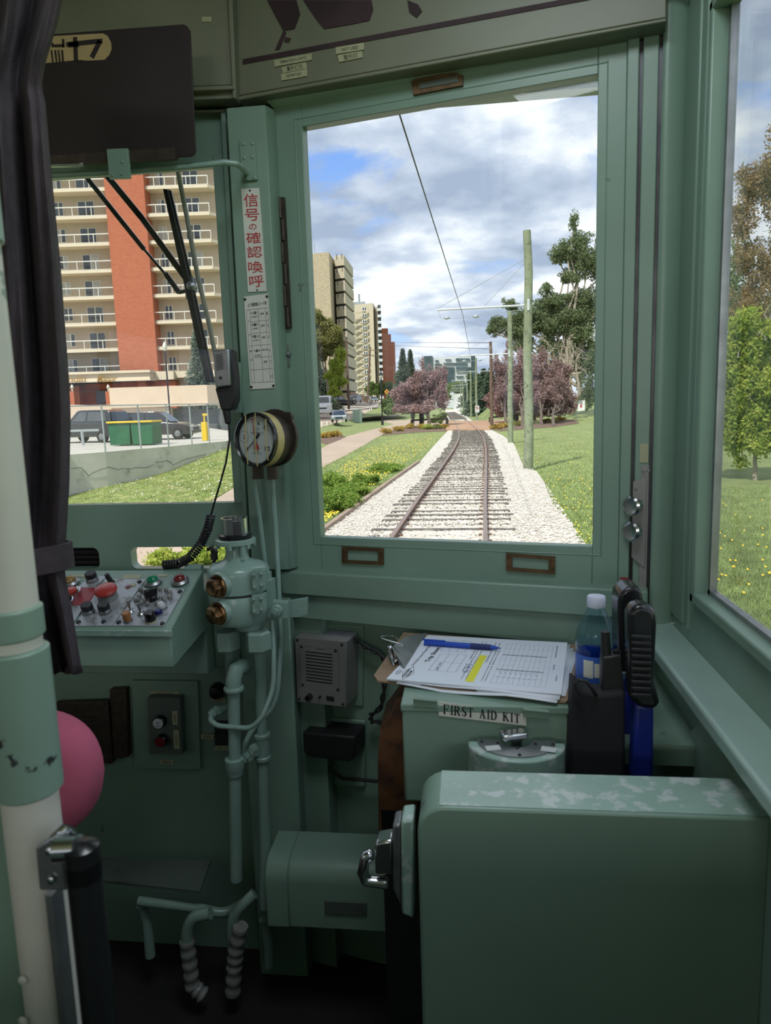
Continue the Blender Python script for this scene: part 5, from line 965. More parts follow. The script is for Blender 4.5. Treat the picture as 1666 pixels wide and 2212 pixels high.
def leafmat(name, c1, c2, tr=0.35, sc=5.0):
    mm_ = bpy.data.materials.new(name); mm_.use_nodes = True; t = mm_.node_tree; t.nodes.clear(); n = t.nodes.new; l = t.links.new
    o = n('ShaderNodeOutputMaterial'); d = n('ShaderNodeBsdfDiffuse'); tl = n('ShaderNodeBsdfTranslucent'); mi = n('ShaderNodeMixShader'); mi.inputs[0].default_value = tr
    tc = n('ShaderNodeTexCoord'); no = n('ShaderNodeTexNoise'); no.inputs['Scale'].default_value = sc; no.inputs['Detail'].default_value = 4; l(tc.outputs['Object'], no.inputs['Vector'])
    r = n('ShaderNodeMapRange'); r.inputs[1].default_value = 0.35; r.inputs[2].default_value = 0.65; l(no.outputs[0], r.inputs[0]); mc = n('ShaderNodeMix'); mc.data_type = 'RGBA'; l(r.outputs[0], mc.inputs[0]); mc.inputs[6].default_value = (*c1, 1); mc.inputs[7].default_value = (*c2, 1)
    l(mc.outputs[2], d.inputs[0]); l(mc.outputs[2], tl.inputs[0]); l(d.outputs[0], mi.inputs[1]); l(tl.outputs[0], mi.inputs[2]); l(mi.outputs[0], o.inputs[0]); MAT[name] = mm_
leafmat('leaf_green', (0.10, 0.17, 0.05), (0.30, 0.37, 0.14)); leafmat('leaf_dark', (0.10, 0.15, 0.07), (0.28, 0.33, 0.18)); leafmat('leaf_spruce', (0.05, 0.085, 0.055), (0.16, 0.21, 0.14), 0.15)
leafmat('leaf_lime', (0.26, 0.38, 0.06), (0.58, 0.62, 0.16), 0.45); leafmat('leaf_olive', (0.17, 0.19, 0.06), (0.38, 0.36, 0.15)); leafmat('leaf_plum', (0.19, 0.12, 0.115), (0.52, 0.36, 0.35), 0.35)
leafmat('leaf_brick_reflect', (0.30, 0.21, 0.11), (0.50, 0.38, 0.22), 0.45); leafmat('leaf_shrub', (0.10, 0.22, 0.03), (0.38, 0.48, 0.12), sc=9); leafmat('leaf_orange', (0.36, 0.24, 0.06), (0.60, 0.45, 0.12)); leafmat('blue_spruce', (0.10, 0.15, 0.12), (0.24, 0.30, 0.24), 0.1)
def npmesh(name, verts, nper, mats, parent=None, mi=None):
    n = len(verts)//nper; me = bpy.data.meshes.new(name); me.vertices.add(len(verts)); me.vertices.foreach_set('co', np.asarray(verts, dtype=np.float32).ravel())
    me.loops.add(len(verts)); me.loops.foreach_set('vertex_index', np.arange(len(verts), dtype=np.int32)); me.polygons.add(n)
    me.polygons.foreach_set('loop_start', np.arange(0, n*nper, nper, dtype=np.int32)); me.polygons.foreach_set('loop_total', np.full(n, nper, dtype=np.int32))
    for q in (mats if isinstance(mats, list) else [mats]): me.materials.append(q)
    if mi is not None: me.polygons.foreach_set('material_index', mi.astype(np.int32))
    me.update(); me.validate(); o = bpy.data.objects.new(name, me); S.collection.objects.link(o)
    if parent is not None: o.parent = parent; o.location = -parent.location
    return o
RS = np.random.RandomState(11)
def leafcloud(centers, radii, n, size, flat=1.0, shell=0.55, elong=1.6):
    n = int(n*2.4); size = size*0.60
    centers = np.asarray(centers, float); radii = np.asarray(radii, float)
    if radii.ndim == 1: radii = np.stack([radii, radii, radii], 1)
    k = 5; ci = np.repeat(np.arange(len(centers)), 26); dd = RS.normal(size=(len(ci), 3)); dd /= np.linalg.norm(dd, axis=1)[:, None]
    dd *= (0.25+0.80*RS.rand(len(ci), 1)); centers = centers[ci]+dd*radii[ci]; radii = radii[ci]*(0.24+0.26*RS.rand(len(ci), 1)); radii = np.maximum(radii, size*0.8)
    w = radii.prod(1)**0.75; idx = RS.choice(len(centers), n, p=w/w.sum()); d = RS.normal(size=(n, 3)); d /= np.linalg.norm(d, axis=1)[:, None]
    rr = (shell+(1-shell)*RS.rand(n)**0.7)[:, None]*(1+0.12*RS.normal(size=(n, 1))); c = centers[idx]+d*rr*radii[idx]
    a = RS.normal(size=(n, 3)); a[:, 2] *= flat; a /= np.linalg.norm(a, axis=1)[:, None]; b = np.cross(a, d+0.6*RS.normal(size=(n, 3))); b /= np.linalg.norm(b, axis=1)[:, None]+1e-9
    s = size*(0.6+0.8*RS.rand(n, 1)); q = np.stack([c-a*s*elong/2, c+b*s/2, c+a*s*elong/2, c-b*s/2], 1); return q.reshape(-1, 3)
def limb(g, a, b, r0, r1, wob=0.1, n=6):
    a, b = Vector(a), Vector(b); P = [a.lerp(b, i/n)+Vector((rnd.uniform(-1, 1), rnd.uniform(-1, 1), rnd.uniform(-1, 1)))*wob*(0 < i < n) for i in range(n+1)]; g.tube(P, [r0+(r1-r0)*i/n for i in range(n+1)], 7); return P
def tree(name, label, base, blobs, n, size, leaf, bark='bark', tr=0.15, group=None, cat='tree', twigs=0, elong=1.6, shell=0.55):
    base = Vector(base); t = thing(name, label, cat, base, group); g = G(); C_ = [Vector(b[0]) for b in blobs]; top = sum(C_, Vector())/len(C_)
    fork = base.lerp(top, 0.35); fork.x = base.x*0.8+top.x*0.2; limb(g, base-EZ*0.1, fork, tr, tr*0.75, tr*0.3)
    for c, r in blobs: limb(g, fork, c, tr*0.55, tr*0.12, 0.06*(c-fork).length)
    for k in range(twigs):
        c, r = blobs[rnd.randrange(len(blobs))]; r_ = r if isinstance(r, (int, float)) else r[0]; d = Vector((rnd.gauss(0, 1), rnd.gauss(0, 1), rnd.gauss(0.3, .8))).normalized()*r_; limb(g, Vector(c)-d*0.2, Vector(c)+d*rnd.uniform(0.8, 1.15), 0.03, 0.006, 0.12*r_)
    g.obj('trunk', m[bark], t)
    rad = [(r if not isinstance(r, (int, float)) else (r, r, r)) for c, r in blobs]
    npmesh('crown', leafcloud([tuple(c) for c, r in blobs], rad, n, size, elong=elong, shell=shell), 4, m[leaf], t); return t
def spruce(label, base, h, r, leaf='leaf_spruce', n=9000, size=0.30, group=None, name='spruce_tree'):
    base = Vector(base); t = thing(name, label, 'tree', base, group); g = G(); g.tube([base, base+EZ*h*0.95], [r*0.07, 0.02], 8); g.obj('trunk', m['bark'], t)
    f = RS.rand(n)**1.35; lay = np.round(f*22)/22; ang = RS.rand(n)*2*math.pi; nb = np.round(ang/(2*math.pi)*14)/14*2*math.pi+lay*9; ang = nb+0.16*RS.normal(size=n)
    env = r*(1-lay*0.98)*(0.85+0.3*np.sin(nb*3+lay*20)); rr = env*np.sqrt(RS.rand(n)); z = (0.06+0.94*lay)*h-rr*0.25+0.03*h*RS.normal(size=n)*0.5
    c = np.stack([base.x+rr*np.cos(ang), base.y+rr*np.sin(ang), base.z+z], 1); out = np.stack([np.cos(ang), np.sin(ang), -0.25+0*ang], 1)+0.35*RS.normal(size=(n, 3)); out /= np.linalg.norm(out, axis=1)[:, None]
    b = np.cross(out, RS.normal(size=(n, 3))); b /= np.linalg.norm(b, axis=1)[:, None]; s = size*(0.6+0.7*RS.rand(n, 1)); q = np.stack([c-out*s, c+b*s*0.22, c+out*s, c-b*s*0.22], 1).reshape(-1, 3)
    npmesh('crown', q, 4, m[leaf], t); return t
def PH(pts, z=ZL): return [Z(u, v, z) for u, v in pts]
def slab(name, pts, z, mt, th=0.05, kind='structure', label=None):
    P = PH(pts, z); g = G(); g.prism(P, -EZ*th); o = g.obj(name, m[mt], smooth=False); o['kind'] = kind; o['label'] = label or name.replace('_', ' '); o['category'] = 'ground'; return o
def inpoly(x, y, P):
    c = False; j = len(P)-1
    for i in range(len(P)):
        if (P[i][1] > y) != (P[j][1] > y) and x < (P[j][0]-P[i][0])*(y-P[i][1])/(P[j][1]-P[i][1])+P[i][0]: c = not c
        j = i
    return c
# ---- ground
e1 = ray(585, 1012); far = e1*(600/e1.y)
g = G(); P = [Z(-900, 1900, ZL), Z(100, 1400, ZL), Z(250, 1250, ZL), Z(440, 1092, ZL), Z(512, 1048, ZL), Z(585, 1012, ZL), Vector((far.x, 600, ZL)), Vector((400, 600, ZL)), Vector((400, -60, ZL)), Vector((-8, -60, ZL))]
g.prism([Vector((p.x, p.y, ZL-0.01)) for p in P], -EZ*0.05); o = g.obj('ground', m['lawn'], smooth=False); struct(o, 'mown lawn on both sides of the track')
g = G(); g.box((0, 250, -2.6), (1400, 900, 0.1)); struct(g.obj('terrain', m['lawn'], smooth=False), 'wider ground below the lawns')
ZB = -0.855
BAL = [(560, 1236), (697, 1149), (800, 1073), (905, 1000), (940, 960), (966, 932), (972, 927), (1058, 927), (1085, 940), (1110, 958), (1132, 1010), (1160, 1018), (1175, 1040), (1195, 1090), (1235, 1130), (1258, 1190), (1420, 1500), (150, 1500)]
slab('gravel_bed', BAL, ZB-0.01, 'ballast', 0.05, label='pale gravel bed of the railway')
slab('gravel_bed', [(930, 905), (966, 893), (960, 884.5), (986, 884), (1000, 893), (1022, 909.5)], ZB-0.01, 'ballast', label='gravel beyond the crossing')
slab('crossing', [(964, 927.5), (1059, 927), (1060, 917), (1160, 906), (1160, 902), (1058, 908), (1020, 909), (966, 909)], RT-0.03, 'crossing', 0.16, label='tan level crossing over the rails')
PATH = [(-900, 1700), (100, 1290), (250, 1210), (440, 1094), (512, 1050), (600, 1010), (686, 974), (709, 960), (748, 943), (803, 928), (853, 916), (890, 905), (966, 905), (966, 926), (887, 920), (856, 926), (834, 935), (811, 947), (790, 960), (740, 988), (690, 1013), (600, 1066), (480, 1150), (300, 1262), (100, 1400), (-700, 1900)]
slab('footpath', PATH, ZL+0.012, 'path_tan', label='tan footpath curving along the left lawn')
slab('footpath', [(853, 917), (823, 909), (812, 901), (822, 895.5), (866, 893), (868, 896), (848, 900), (853, 905), (872, 908), (890, 905), (880, 918)], ZL+0.016, 'path_tan', label='far loop of the footpath')
slab('flower_bed', [(822, 941), (856, 927), (887, 921), (963, 925), (968, 931), (900, 934)], ZL+0.02, 'mulch', label='mulch bed with orange shrubs left of the crossing'); slab('flower_bed', [(680, 951), (686, 941), (735, 938), (748, 944), (709, 960)], ZL+0.02, 'mulch', label='mulch bed beside the footpath')
slab('flower_bed', [(1056, 926), (1150, 916), (1190, 908), (1240, 906), (1252, 914), (1200, 922), (1080, 931)], ZL+0.02, 'mulch', label='mulch bed under the plum trees')
# left parking lot, retaining wall, sloping lawn
LZ = -0.20
top = [(40, 1000), (148, 985), (228, 979), (305, 972), (365, 967), (415, 962), (453, 958.5), (500, 954), (600, 946)]
tp = [Z(u, v, LZ) for u, v in top]; bot = [(40, 1100), (148, 1070), (228, 1051), (305, 1035), (365, 1018), (415, 998), (453, 982), (500, 964), (600, 950)]
bp = [Y(u, v, p.y) for (u, v), p in zip(bot, tp)]
g = G(); n_ = len(tp)
vs = tp+[p+EY*0.3+Vector((0, 0, 0)) for p in tp]+[Vector((p.x, p.y, q.z-0.4)) for p, q in zip(tp, bp)]
for p in vs[:n_*2]: p.z = LZ+0.05
g.add(vs, [(i, i+1, n_+i+1, n_+i) for i in range(n_-1)]+[(2*n_+i, 2*n_+i+1, i+1, i) for i in range(n_-1)]); rw = g.obj('retaining_wall', m['concrete_wall'], smooth=False); rw['kind'] = 'structure'; rw['label'] = 'cracked concrete retaining wall'; rw['category'] = 'wall'
g = G()
for a_, b_ in (([(153, 1012), (175, 1010), (185, 1020), (192, 1028), (200, 1022), (218, 1014), (232, 1010)],) *1+((0,),), (([(232, 1008), (246, 1012), (258, 1015), (262, 1012), (285, 1013), (292, 1010), (318, 1010), (332, 1004)],)+((0,),)), (([(336, 999), (360, 995), (368, 998), (374, 1005), (400, 992), (425, 986), (445, 982)],)+((0,),))):
    for (u0, v0), (u1, v1) in zip(a_, a_[1:]):
        def onw(u, v):
            for k in range(n_-1):
                if top[k][0] <= u <= top[k+1][0]: s = (u-top[k][0])/(top[k+1][0]-top[k][0]); return Y(u, v, tp[k].y*(1-s)+tp[k+1].y*s-0.10)
            return Y(u, v, tp[0].y)
        g.tube([onw(u0, v0), onw(u1, v1)], 0.009, 5)
g.obj('wall_crack', m['tower_dark'], rw)
g = G(); near = [Z(u, v, ZL) for u, v in ((-900, 1900), (100, 1400), (250, 1250), (370, 1150), (440, 1092), (475, 1070), (512, 1048), (545, 1032), (600, 1004))]
vs = []; m_ = 12
for i in range(n_):
    for j in range(m_+1): s = j/m_; p = near[i].lerp(bp[i], s); vs.append(p)
g.add(vs, [(i*(m_+1)+j, (i+1)*(m_+1)+j, (i+1)*(m_+1)+j+1, i*(m_+1)+j+1) for i in range(n_-1) for j in range(m_)]); o = g.obj('lawn_slope', m['lawn_dry']); struct(o, 'sloping dry lawn below the retaining wall')
slope_pts = vs
g = G(); a = [p+EY*0.2 for p in tp]; P = [Vector((p.x, p.y, LZ)) for p in a]+[Vector((-35, 86, LZ)), Vector((-120, 86, LZ)), Vector((-60, a[0].y, LZ))]; g.prism(P, -EZ*0.05); struct(g.obj('parking_lot', m['concrete_lot'], smooth=False), 'pale concrete parking lot')
# chain link fence
t = thing('chain_link_fence', 'galvanised chain link fence along the top of the retaining wall', 'fence', tp[3])
FT = [Z(u, v-1.5, LZ+0.05) for u, v in top]; FH = 1.88
for k in (2, 3, 4, 5, 6, 7): g = G(); g.tube([FT[k], FT[k]+EZ*FH], 0.036, 8); g.obj('fence_post', m['galvanised'], t)
g = G(); g.tube([Vector((p.x, p.y, LZ+0.05+FH)) for p in FT], 0.025, 8); g.obj('top_rail', m['galvanised'], t)
g = G(); step = 0.13; vs = []; fs = []
for k in range(1, n_-1):
    a, b = FT[k], FT[k+1]; L_ = (b-a).length; d = (b-a)/L_; nn = int((L_+FH)/step)
    for i in range(nn+1):
        for sg in (1, -1):
            s0, s1 = (i*step-FH, i*step) if sg > 0 else (i*step, i*step-FH); z0, z1_ = 0.0, FH
            def cl(s0, z0, s1, z1_):
                P = []
                for s in (s0, s1):
                    pass
                t0, t1 = 0.0, 1.0
                if s1 != s0:
                    ta, tb = (0-s0)/(s1-s0), (L_-s0)/(s1-s0); t0, t1 = max(0, min(ta, tb)), min(1, max(ta, tb))
                return (s0+(s1-s0)*t0, z0+(z1_-z0)*t0, s0+(s1-s0)*t1, z0+(z1_-z0)*t1) if t1 > t0 else None
            r_ = cl(s0, 0, s1, FH)
            if r_:
                p, q = a+d*r_[0]+EZ*r_[1], a+d*r_[2]+EZ*r_[3]; w = 0.0035; b0 = len(vs); vs += [p-d*w, q-d*w, q+d*w, p+d*w]; fs.append((b0, b0+1, b0+2, b0+3))
g.add(vs, fs); g.obj('wire_mesh', m['galvanised'], t, smooth=False)
# ---- vehicles
def vehicle(label, pos, ang, L_, Wd, Ht, col, kind='suv', cat='car'):
    t = thing('van' if kind == 'van' else 'car', label, cat, pos); R = Matrix.Rotation(ang, 3, 'Z'); pos = Vector(pos); P = lambda x, y, z: pos+R @ Vector((x*L_, y*Wd, z*Ht))
    if kind == 'van': side = [(-.5, .12), (-.5, .95), (-.46, .99), (.22, 1.0), (.28, .96), (.38, .62), (.48, .50), (.5, .40), (.5, .12)]; cab = [(-.40, .62), (-.40, .90), (.24, .92), (.345, .62)]
    elif kind == 'suv': side = [(-.5, .18), (-.5, .50), (-.485, .62), (-.44, .62), (.16, .62), (.36, .56), (.47, .48), (.5, .36), (.5, .18)]; cab = [(-.46, .61), (-.42, .94), (-.36, .99), (.02, 1.0), (.08, .97), (.22, .61)]
    else: side = [(-.5, .2), (-.5, .60), (-.47, .64), (-.3, .64), (.2, .62), (.42, .54), (.5, .42), (.5, .2)]; cab = [(-.34, .63), (-.22, .96), (-.14, 1.0), (.04, 1.0), (.10, .97), (.24, .62)]
    g = G(); n = len(side); g.prism([P(x, -.5, z) for x, z in side], R @ Vector((0, Wd, 0))); g.obj('body', m[col], t, bevel=0.06, seg=3)
    if kind != 'van':
        g = G(); g.add([P(x, -.46, z) if z < .7 else P(x, -.38, z) for x, z in cab]+[P(x, .46, z) if z < .7 else P(x, .38, z) for x, z in cab], [tuple(range(len(cab))), tuple(range(2*len(cab)-1, len(cab)-1, -1))]+[(i, i+len(cab), (i+1) % len(cab)+len(cab), (i+1) % len(cab)) for i in range(len(cab))]); g.obj('roof', m[col], t, bevel=0.03)
        gl = [(-.40, .66), (-.35, .92), (-.10, .94), (-.10, .66)], [(-.07, .66), (-.07, .94), (.03, .94), (.15, .66)]
        ys = lambda z, s: s*(.455-.08*(z-.66)/.3)
    else: gl = [(-.40, .62), (-.40, .88), (.05, .90), (.05, .62)], [(.09, .62), (.09, .90), (.24, .90), (.32, .62)]; ys = lambda z, s: s*.505
    g = G()
    for s in (-1, 1):
        for q in gl: g.add([P(x, ys(z, s)+s*.008, z) for x, z in q], [(0, 1, 2, 3)])
    if kind == 'van': g.add([P(.382, y, z) if z < .7 else P(.292, y*.92, z) for y, z in ((-.42, .64), (.42, .64), (.42, .92), (-.42, .92))], [(0, 1, 2, 3)]); g.add([P(-.503, y, z) for y, z in ((-.4, .6), (.4, .6), (.4, .9), (-.4, .9))], [(0, 1, 2, 3)])
    else:
        x0, z0 = cab[-1]; x1, z1_ = cab[-2]; g.add([P(x0-.005+.01, -.42, z0+.03), P(x0+.005, .42, z0+.03), P(x1+.012, .34, z1_-.02), P(x1+.012, -.34, z1_-.02)], [(0, 1, 2, 3)])
        x0, z0 = cab[0]; x1, z1_ = cab[1]; g.add([P(x0-.005, -.42, z0+.05), P(x0-.005, .42, z0+.05), P(x1-.008, .34, z1_-.02), P(x1-.008, -.34, z1_-.02)], [(0, 1, 2, 3)])
    g.obj('window', m['window_dark'], t, smooth=False)
    rw_ = 0.34 if kind != 'van' else 0.36
    for x in (-.31, .32):
        for s in (-1, 1):
            c = P(x, s*.5, 0)+Vector((0, 0, rw_)); ax = R @ Vector((0, s, 0)); g = G(); g.lathe([(rw_*.6, .03), (rw_*.92, .03), (rw_, .0), (rw_, -.2)], c, ax, 20); w_ = g.obj('wheel', m['tyre'], t)
            g = G(); g.lathe([(rw_*.62, .02), (rw_*.5, .035), (rw_*.15, .05)], c, ax, 10); g.obj('hubcap', m['dull_steel'], w_, smooth=False)
    for s in (-1, 1):
        g = G(); g.box(P(.495, s*.36, .46), (0.08, 0.32, 0.14), R); g.obj('headlight', m['lamp_glass'], t, bevel=0.02)
        g = G(); g.box(P(-.497, s*.40, .52), (0.05, 0.18, 0.26), R); g.obj('tail_light', m['sign_red'], t, bevel=0.02)
    g = G(); g.box(P(.5, 0, .36), (0.05, Wd*.5, 0.18), R); g.obj('grille', m['black_iron'], t)
    return t
def GZ(u, v, z=LZ): return Z(u, v, z)
p = GZ(190, 957); vehicle('black off road vehicle parked behind the fence near the curtain', (p.x-0.2, p.y+1.0, LZ), math.radians(168), 4.5, 1.9, 1.85, 'car_black')
p = GZ(325, 951); vehicle('dark maroon crossover car parked behind the green dumpster', (p.x+0.1, p.y+0.9, LZ), math.radians(4), 4.7, 1.9, 1.66, 'car_maroon')
p = GZ(283, 963); t = thing('dumpster', 'green steel dumpster with yellow lid rims behind the fence', 'dumpster', p)
for k, x in enumerate((-0.55, 0.62)):
    g = G(); g.add([p+Vector((x+a*0.56*(0.94 if z < .5 else 1), y, z)) for z in (0.05, 1.12) for a, y in ((-1, 0), (1, 0), (1, 1.1), (-1, 1.1))], [(3, 2, 1, 0), (4, 5, 6, 7), (0, 1, 5, 4), (1, 2, 6, 5), (2, 3, 7, 6), (3, 0, 4, 7)]); g.obj('bin', m['dumpster_green'], t, bevel=0.02)
    g = G(); g.box(p+Vector((x, 0.5, 1.17)), (1.2, 1.2, 0.09)); g.obj('lid_rim', m['dumpster_yellow'], t, bevel=0.02)
p = GZ(444, 952); g = G(); g.box(p+Vector((0, 0, .5)), (0.28, 0.28, 1.0)); tag(g.obj('bollard', m['dumpster_yellow'], bevel=0.02), 'thick yellow bollard in front of the dark block wall', 'bollard')
g = G(); g.tube([p+Vector((-.02, .1, .9)), p+Vector((-.02, .1, 1.35)), p+Vector((.12, .1, 1.42))], 0.05, 8)
g.box(p+Vector((.05, .1, 1.4)), (0.28, 0.12, 0.12)); tag(g.obj('fuel_valve', m['dumpster_yellow']), 'yellow bent pipe rising behind the yellow bollard', 'pipe')
p = GZ(180, 962); t = thing('barrier_rail', 'grey steel barrier rail in front of the black vehicle', 'barrier', p); g = G(); g.box(p+Vector((0, 0, .78)), (1.9, 0.10, 0.12)); g.obj('rail', m['galvanised'], t); g = G(); g.tube([p, p+EZ*.8], 0.08, 8); g.obj('post', m['galvanised'], t)
# ---- apartment tower
AX = Vector((-math.sin(math.radians(6.6)), math.cos(math.radians(6.6)), 0)); RX = Vector((AX.y, -AX.x, 0)); DT = 80.0
def TW(u, v, d=0.0): return PL(u, v, AX*(DT-d), AX)
def tq(g, u0, v0, u1, v1, d, th):          # facade-aligned block seen at these picture corners, d metres proud of the wall
    a, b = TW(u0, v1, d), TW(u1, v0, d); w = (b-a).dot(RX); h = b.z-a.z; c = a+RX*w/2+EZ*h/2+AX*th/2; return g.box(c, (w, th, h), Matrix((RX, AX, EZ)).transposed())
t = thing('apartment_tower', 'tall stucco apartment tower with red brick pier and rows of balconies', 'building', TW(300, 950))
def xof(u): return (TW(u, 600)-TW(0, 600)).dot(RX)
O_ = TW(0, 600); zf = lambda v: TW(300, v).z
def tb(g, x0, x1, z0, z1_, d0, d1):         # block in facade metres: x along, z up, d0..d1 proud
    c = Vector((O_.x, O_.y, 0))+RX*((x0+x1)/2)-AX*((d0+d1)/2)+EZ*((z0+z1_)/2); return g.box(c, (x1-x0, d1-d0, z1_-z0), Matrix((RX, AX, EZ)).transposed())
Lx0, Lx1, Bx0, Bx1, Rx0, Rx1 = xof(60), xof(258), xof(256), xof(338), xof(332), xof(486); SH = 2.745; zs0 = zf(760)
g = G(); tb(g, xof(-160), Rx1+0.3, LZ, zs0+11*SH, -14, 0); g.obj('wall', m['stucco'], t, smooth=False)
g = G(); tb(g, Bx0, Bx1, LZ, zs0+11.6*SH, -3, 1.9); g.obj('brick_pier', m['brick'], t, smooth=False)
for k in range(-1, 11):
    z = zs0+(k)*SH
    for nm, (x0, x1) in (('balcony', (Lx0-2, Lx1+0.15)), ('balcony', (Rx0+0.1, Rx1-0.9))):
        g = G(); tb(g, x0, x1, z, z+0.20, 0, 1.55); tb(g, x0, x1, z+0.20, z+0.30, 1.35, 1.55)
        if x0 > 0 and nm == 'balcony' and x1 > Bx1: 
            a = Vector((O_.x, O_.y, z))+RX*x1; g.prism([a-AX*0, a-AX*1.55, a+RX*0.8-AX*0.7, a+RX*0.8], EZ*0.3)
        b_ = g.obj('balcony', m['cornice_cream'], t, smooth=False); npst = 6; g = G()
        for i in range(npst+1): x = x0+(x1-x0)*i/npst; tb(g, x-0.035, x+0.035, z+0.2, z+1.22, 1.42, 1.49)
        tb(g, x0, x1, z+1.16, z+1.26, 1.41, 1.49); tb(g, x0, x1, z+0.34, z+0.38, 1.43, 1.47)
        g.obj('railing', m['rail_white'], b_, smooth=False)
    for x0, x1, h0, h1 in ((xof(131), xof(151), 0.75, 2.15), (xof(182), xof(217), 0.25, 2.2), (xof(252), xof(262), 0.7, 2.1), (xof(352), xof(368), 0.6, 2.1), (xof(409), xof(442), 0.25, 2.2)):
        g = G(); tb(g, x0, x1, z+h0, z+h1, 0.0, 0.05); w_ = g.obj('window', m['rail_white'], t, smooth=False)
        for i in range(2): g = G(); xa = x0+(x1-x0)*i/2+0.06; tb(g, xa, xa+(x1-x0)/2-0.12, z+h0+0.06, z+h1-0.06, 0.05, 0.06); g.obj('pane', m['window_dark'] if rnd.random() < .7 else m['curtain_pale'], w_, smooth=False)
for q_ in range(14):          # things left on balconies
    pass
zc1, zc0 = zf(804), zf(826)
g = G(); tb(g, xof(60), xof(330), zc0, zc1, 0, 3.6); tb(g, xof(60), xof(333), zc1-0.25, zc1, 0, 3.9); tb(g, xof(60), xof(333), zc0, zc0+0.15, 0, 3.9); tb(g, xof(330), xof(372), zc0+0.1, zc1-0.1, 0, 2.2); tb(g, xof(370), xof(480), zc0+0.3, zc1-0.1, 0, 1.6); g.obj('cornice', m['cornice_cream'], t, smooth=False)
g = G(); tb(g, xof(300), xof(318), LZ, zc0, 0, 3.2); tb(g, xof(332), xof(372), LZ, zc0, 0, 1.8); tb(g, xof(60), xof(165), LZ, zc0-0.3, 0, 2.0); tb(g, xof(165), xof(335), LZ, zc0, -0.1, 0.3); g.obj('brick_base', m['brick'], t, smooth=False)
g = G(); tb(g, xof(370), xof(486), zc0-1.5, zc0+0.4, 0, 0.4); g.obj('porch_band', m['stucco_pale'], t, smooth=False)
gt_ = G()
for s_, u0, u1, v0, v1 in (('Grandin', 112, 187, 812, 826), ('Manor', 208, 254, 810, 826)):
    tl_, br_ = TW(u0, v0, 3.96), TW(u1, v1, 3.96); q = [tl_, Vector((br_.x, br_.y, tl_.z)), br_, Vector((tl_.x, tl_.y, br_.z))]; onquad(gt_, q, s_, (0, 0.05, 1, 0.95), 0.02, bold=0.014, shear=0.4)
gt_.obj('lettering', m['gold_letters'], t)
g = G(); tb(g, xof(188), xof(236), zf(870), zf(842), 0.3, 0.5); g.obj('entrance_door', m['window_dark'], t, smooth=False)
t2 = thing('iron_gate', 'black iron railing gate in front of the tower entrance', 'gate', TW(200, 880, 6)); g = G()
for i in range(22): x = xof(168)+i*0.17; tb(g, x, x+0.03, LZ, zf(838)+0.12*(i % 2), 6.0, 6.03)
tb(g, xof(168), xof(240), zf(846), zf(845), 6, 6.03); g.obj('bars', m['black_iron'], t2, smooth=False)
for u, lb_ in ((156, 'white globe lantern on a brick pier beside the curtain'), (234, 'white globe lantern at the end of the pale ramp wall')):
    c = TW(u, 838, 6.2); g = G(); g.lathe([(0.08, -0.35), (0.10, -0.1), (0.15, -0.05), (0.17, 0.12), (0.10, 0.24), (0.03, 0.36)], c, EZ, 12); t3 = thing('pier_lantern', lb_, 'lamp', Vector((c.x, c.y, LZ))); g.obj('lantern', m['lamp_glass'], t3); g = G(); g.box(Vector((c.x, c.y, (LZ+c.z-.35)/2)), (.5, .5, c.z-.35-LZ)); g.obj('brick_pier', m['brick'], t3)
# ramp wall and canopy
g = G(); a, b, c_ = TW(235, 838, 12), TW(447, 838, 12), TW(447, 885, 12); zt2, zb2 = a.z, TW(300, 880, 12).z
F0 = Vector((a.x, a.y, 0)); F1 = Vector((b.x, b.y, 0)); g.prism([F0+EZ*zb2, F1+EZ*zb2, F1+EZ*zt2, F0+EZ*zt2], AX*3.0); g.prism([F0+EZ*zb2, F1+EZ*zb2, F1+EZ*(zb2+0.2), F0+EZ*(zb2+0.2)], -AX*0.2)
g.prism([F1+EZ*zb2, F1+RX*3+AX*3+EZ*zb2, F1+RX*3+AX*3+EZ*zt2, F1+EZ*zt2], AX*0.5); struct(g.obj('ramp_wall', m['stucco_pale'], smooth=False), 'pale stucco ramp wall and canopy')
g = G(); g.prism([TW(60, 990, 11.9), TW(368, 990, 11.9), TW(368, 880, 11.9), TW(60, 872, 11.9)], AX*1.0); struct(g.obj('ramp_wall_lower', m['stucco_pale'], smooth=False), 'pale wall behind the parked cars')
g = G(); g.prism([TW(368, 990, 11.0), TW(560, 990, 11.0), TW(560, 886, 11.0), TW(368, 882, 11.0)], AX*1.0); struct(g.obj('block_wall', m['block_grey'], smooth=False), 'dark grey block wall')
p = TW(366, 880, 16); t = thing('lamp_post', 'black lamp post with white lantern in front of the brick pier', 'lamp post', Vector((p.x, p.y, LZ)))
g = G(); tp_ = TW(359, 758, 16); g.tube([Vector((p.x, p.y, LZ)), Vector((p.x, p.y, tp_.z))], 0.07, 8); g.obj('post', m['black_iron'], t); g = G(); g.lathe([(0.08, 0), (0.16, 0.08), (0.2, 0.4), (0.15, 0.6), (0.04, 0.8)], Vector((p.x, p.y, tp_.z)), EZ, 12); g.obj('lantern', m['lamp_glass'], t)
p = TW(438, 890, 5); spruce('blue green spruce in front of the apartment tower', Vector((p.x, p.y, LZ)), TW(440, 688, 5).z-LZ, 2.5, 'blue_spruce', 16000, 0.20)
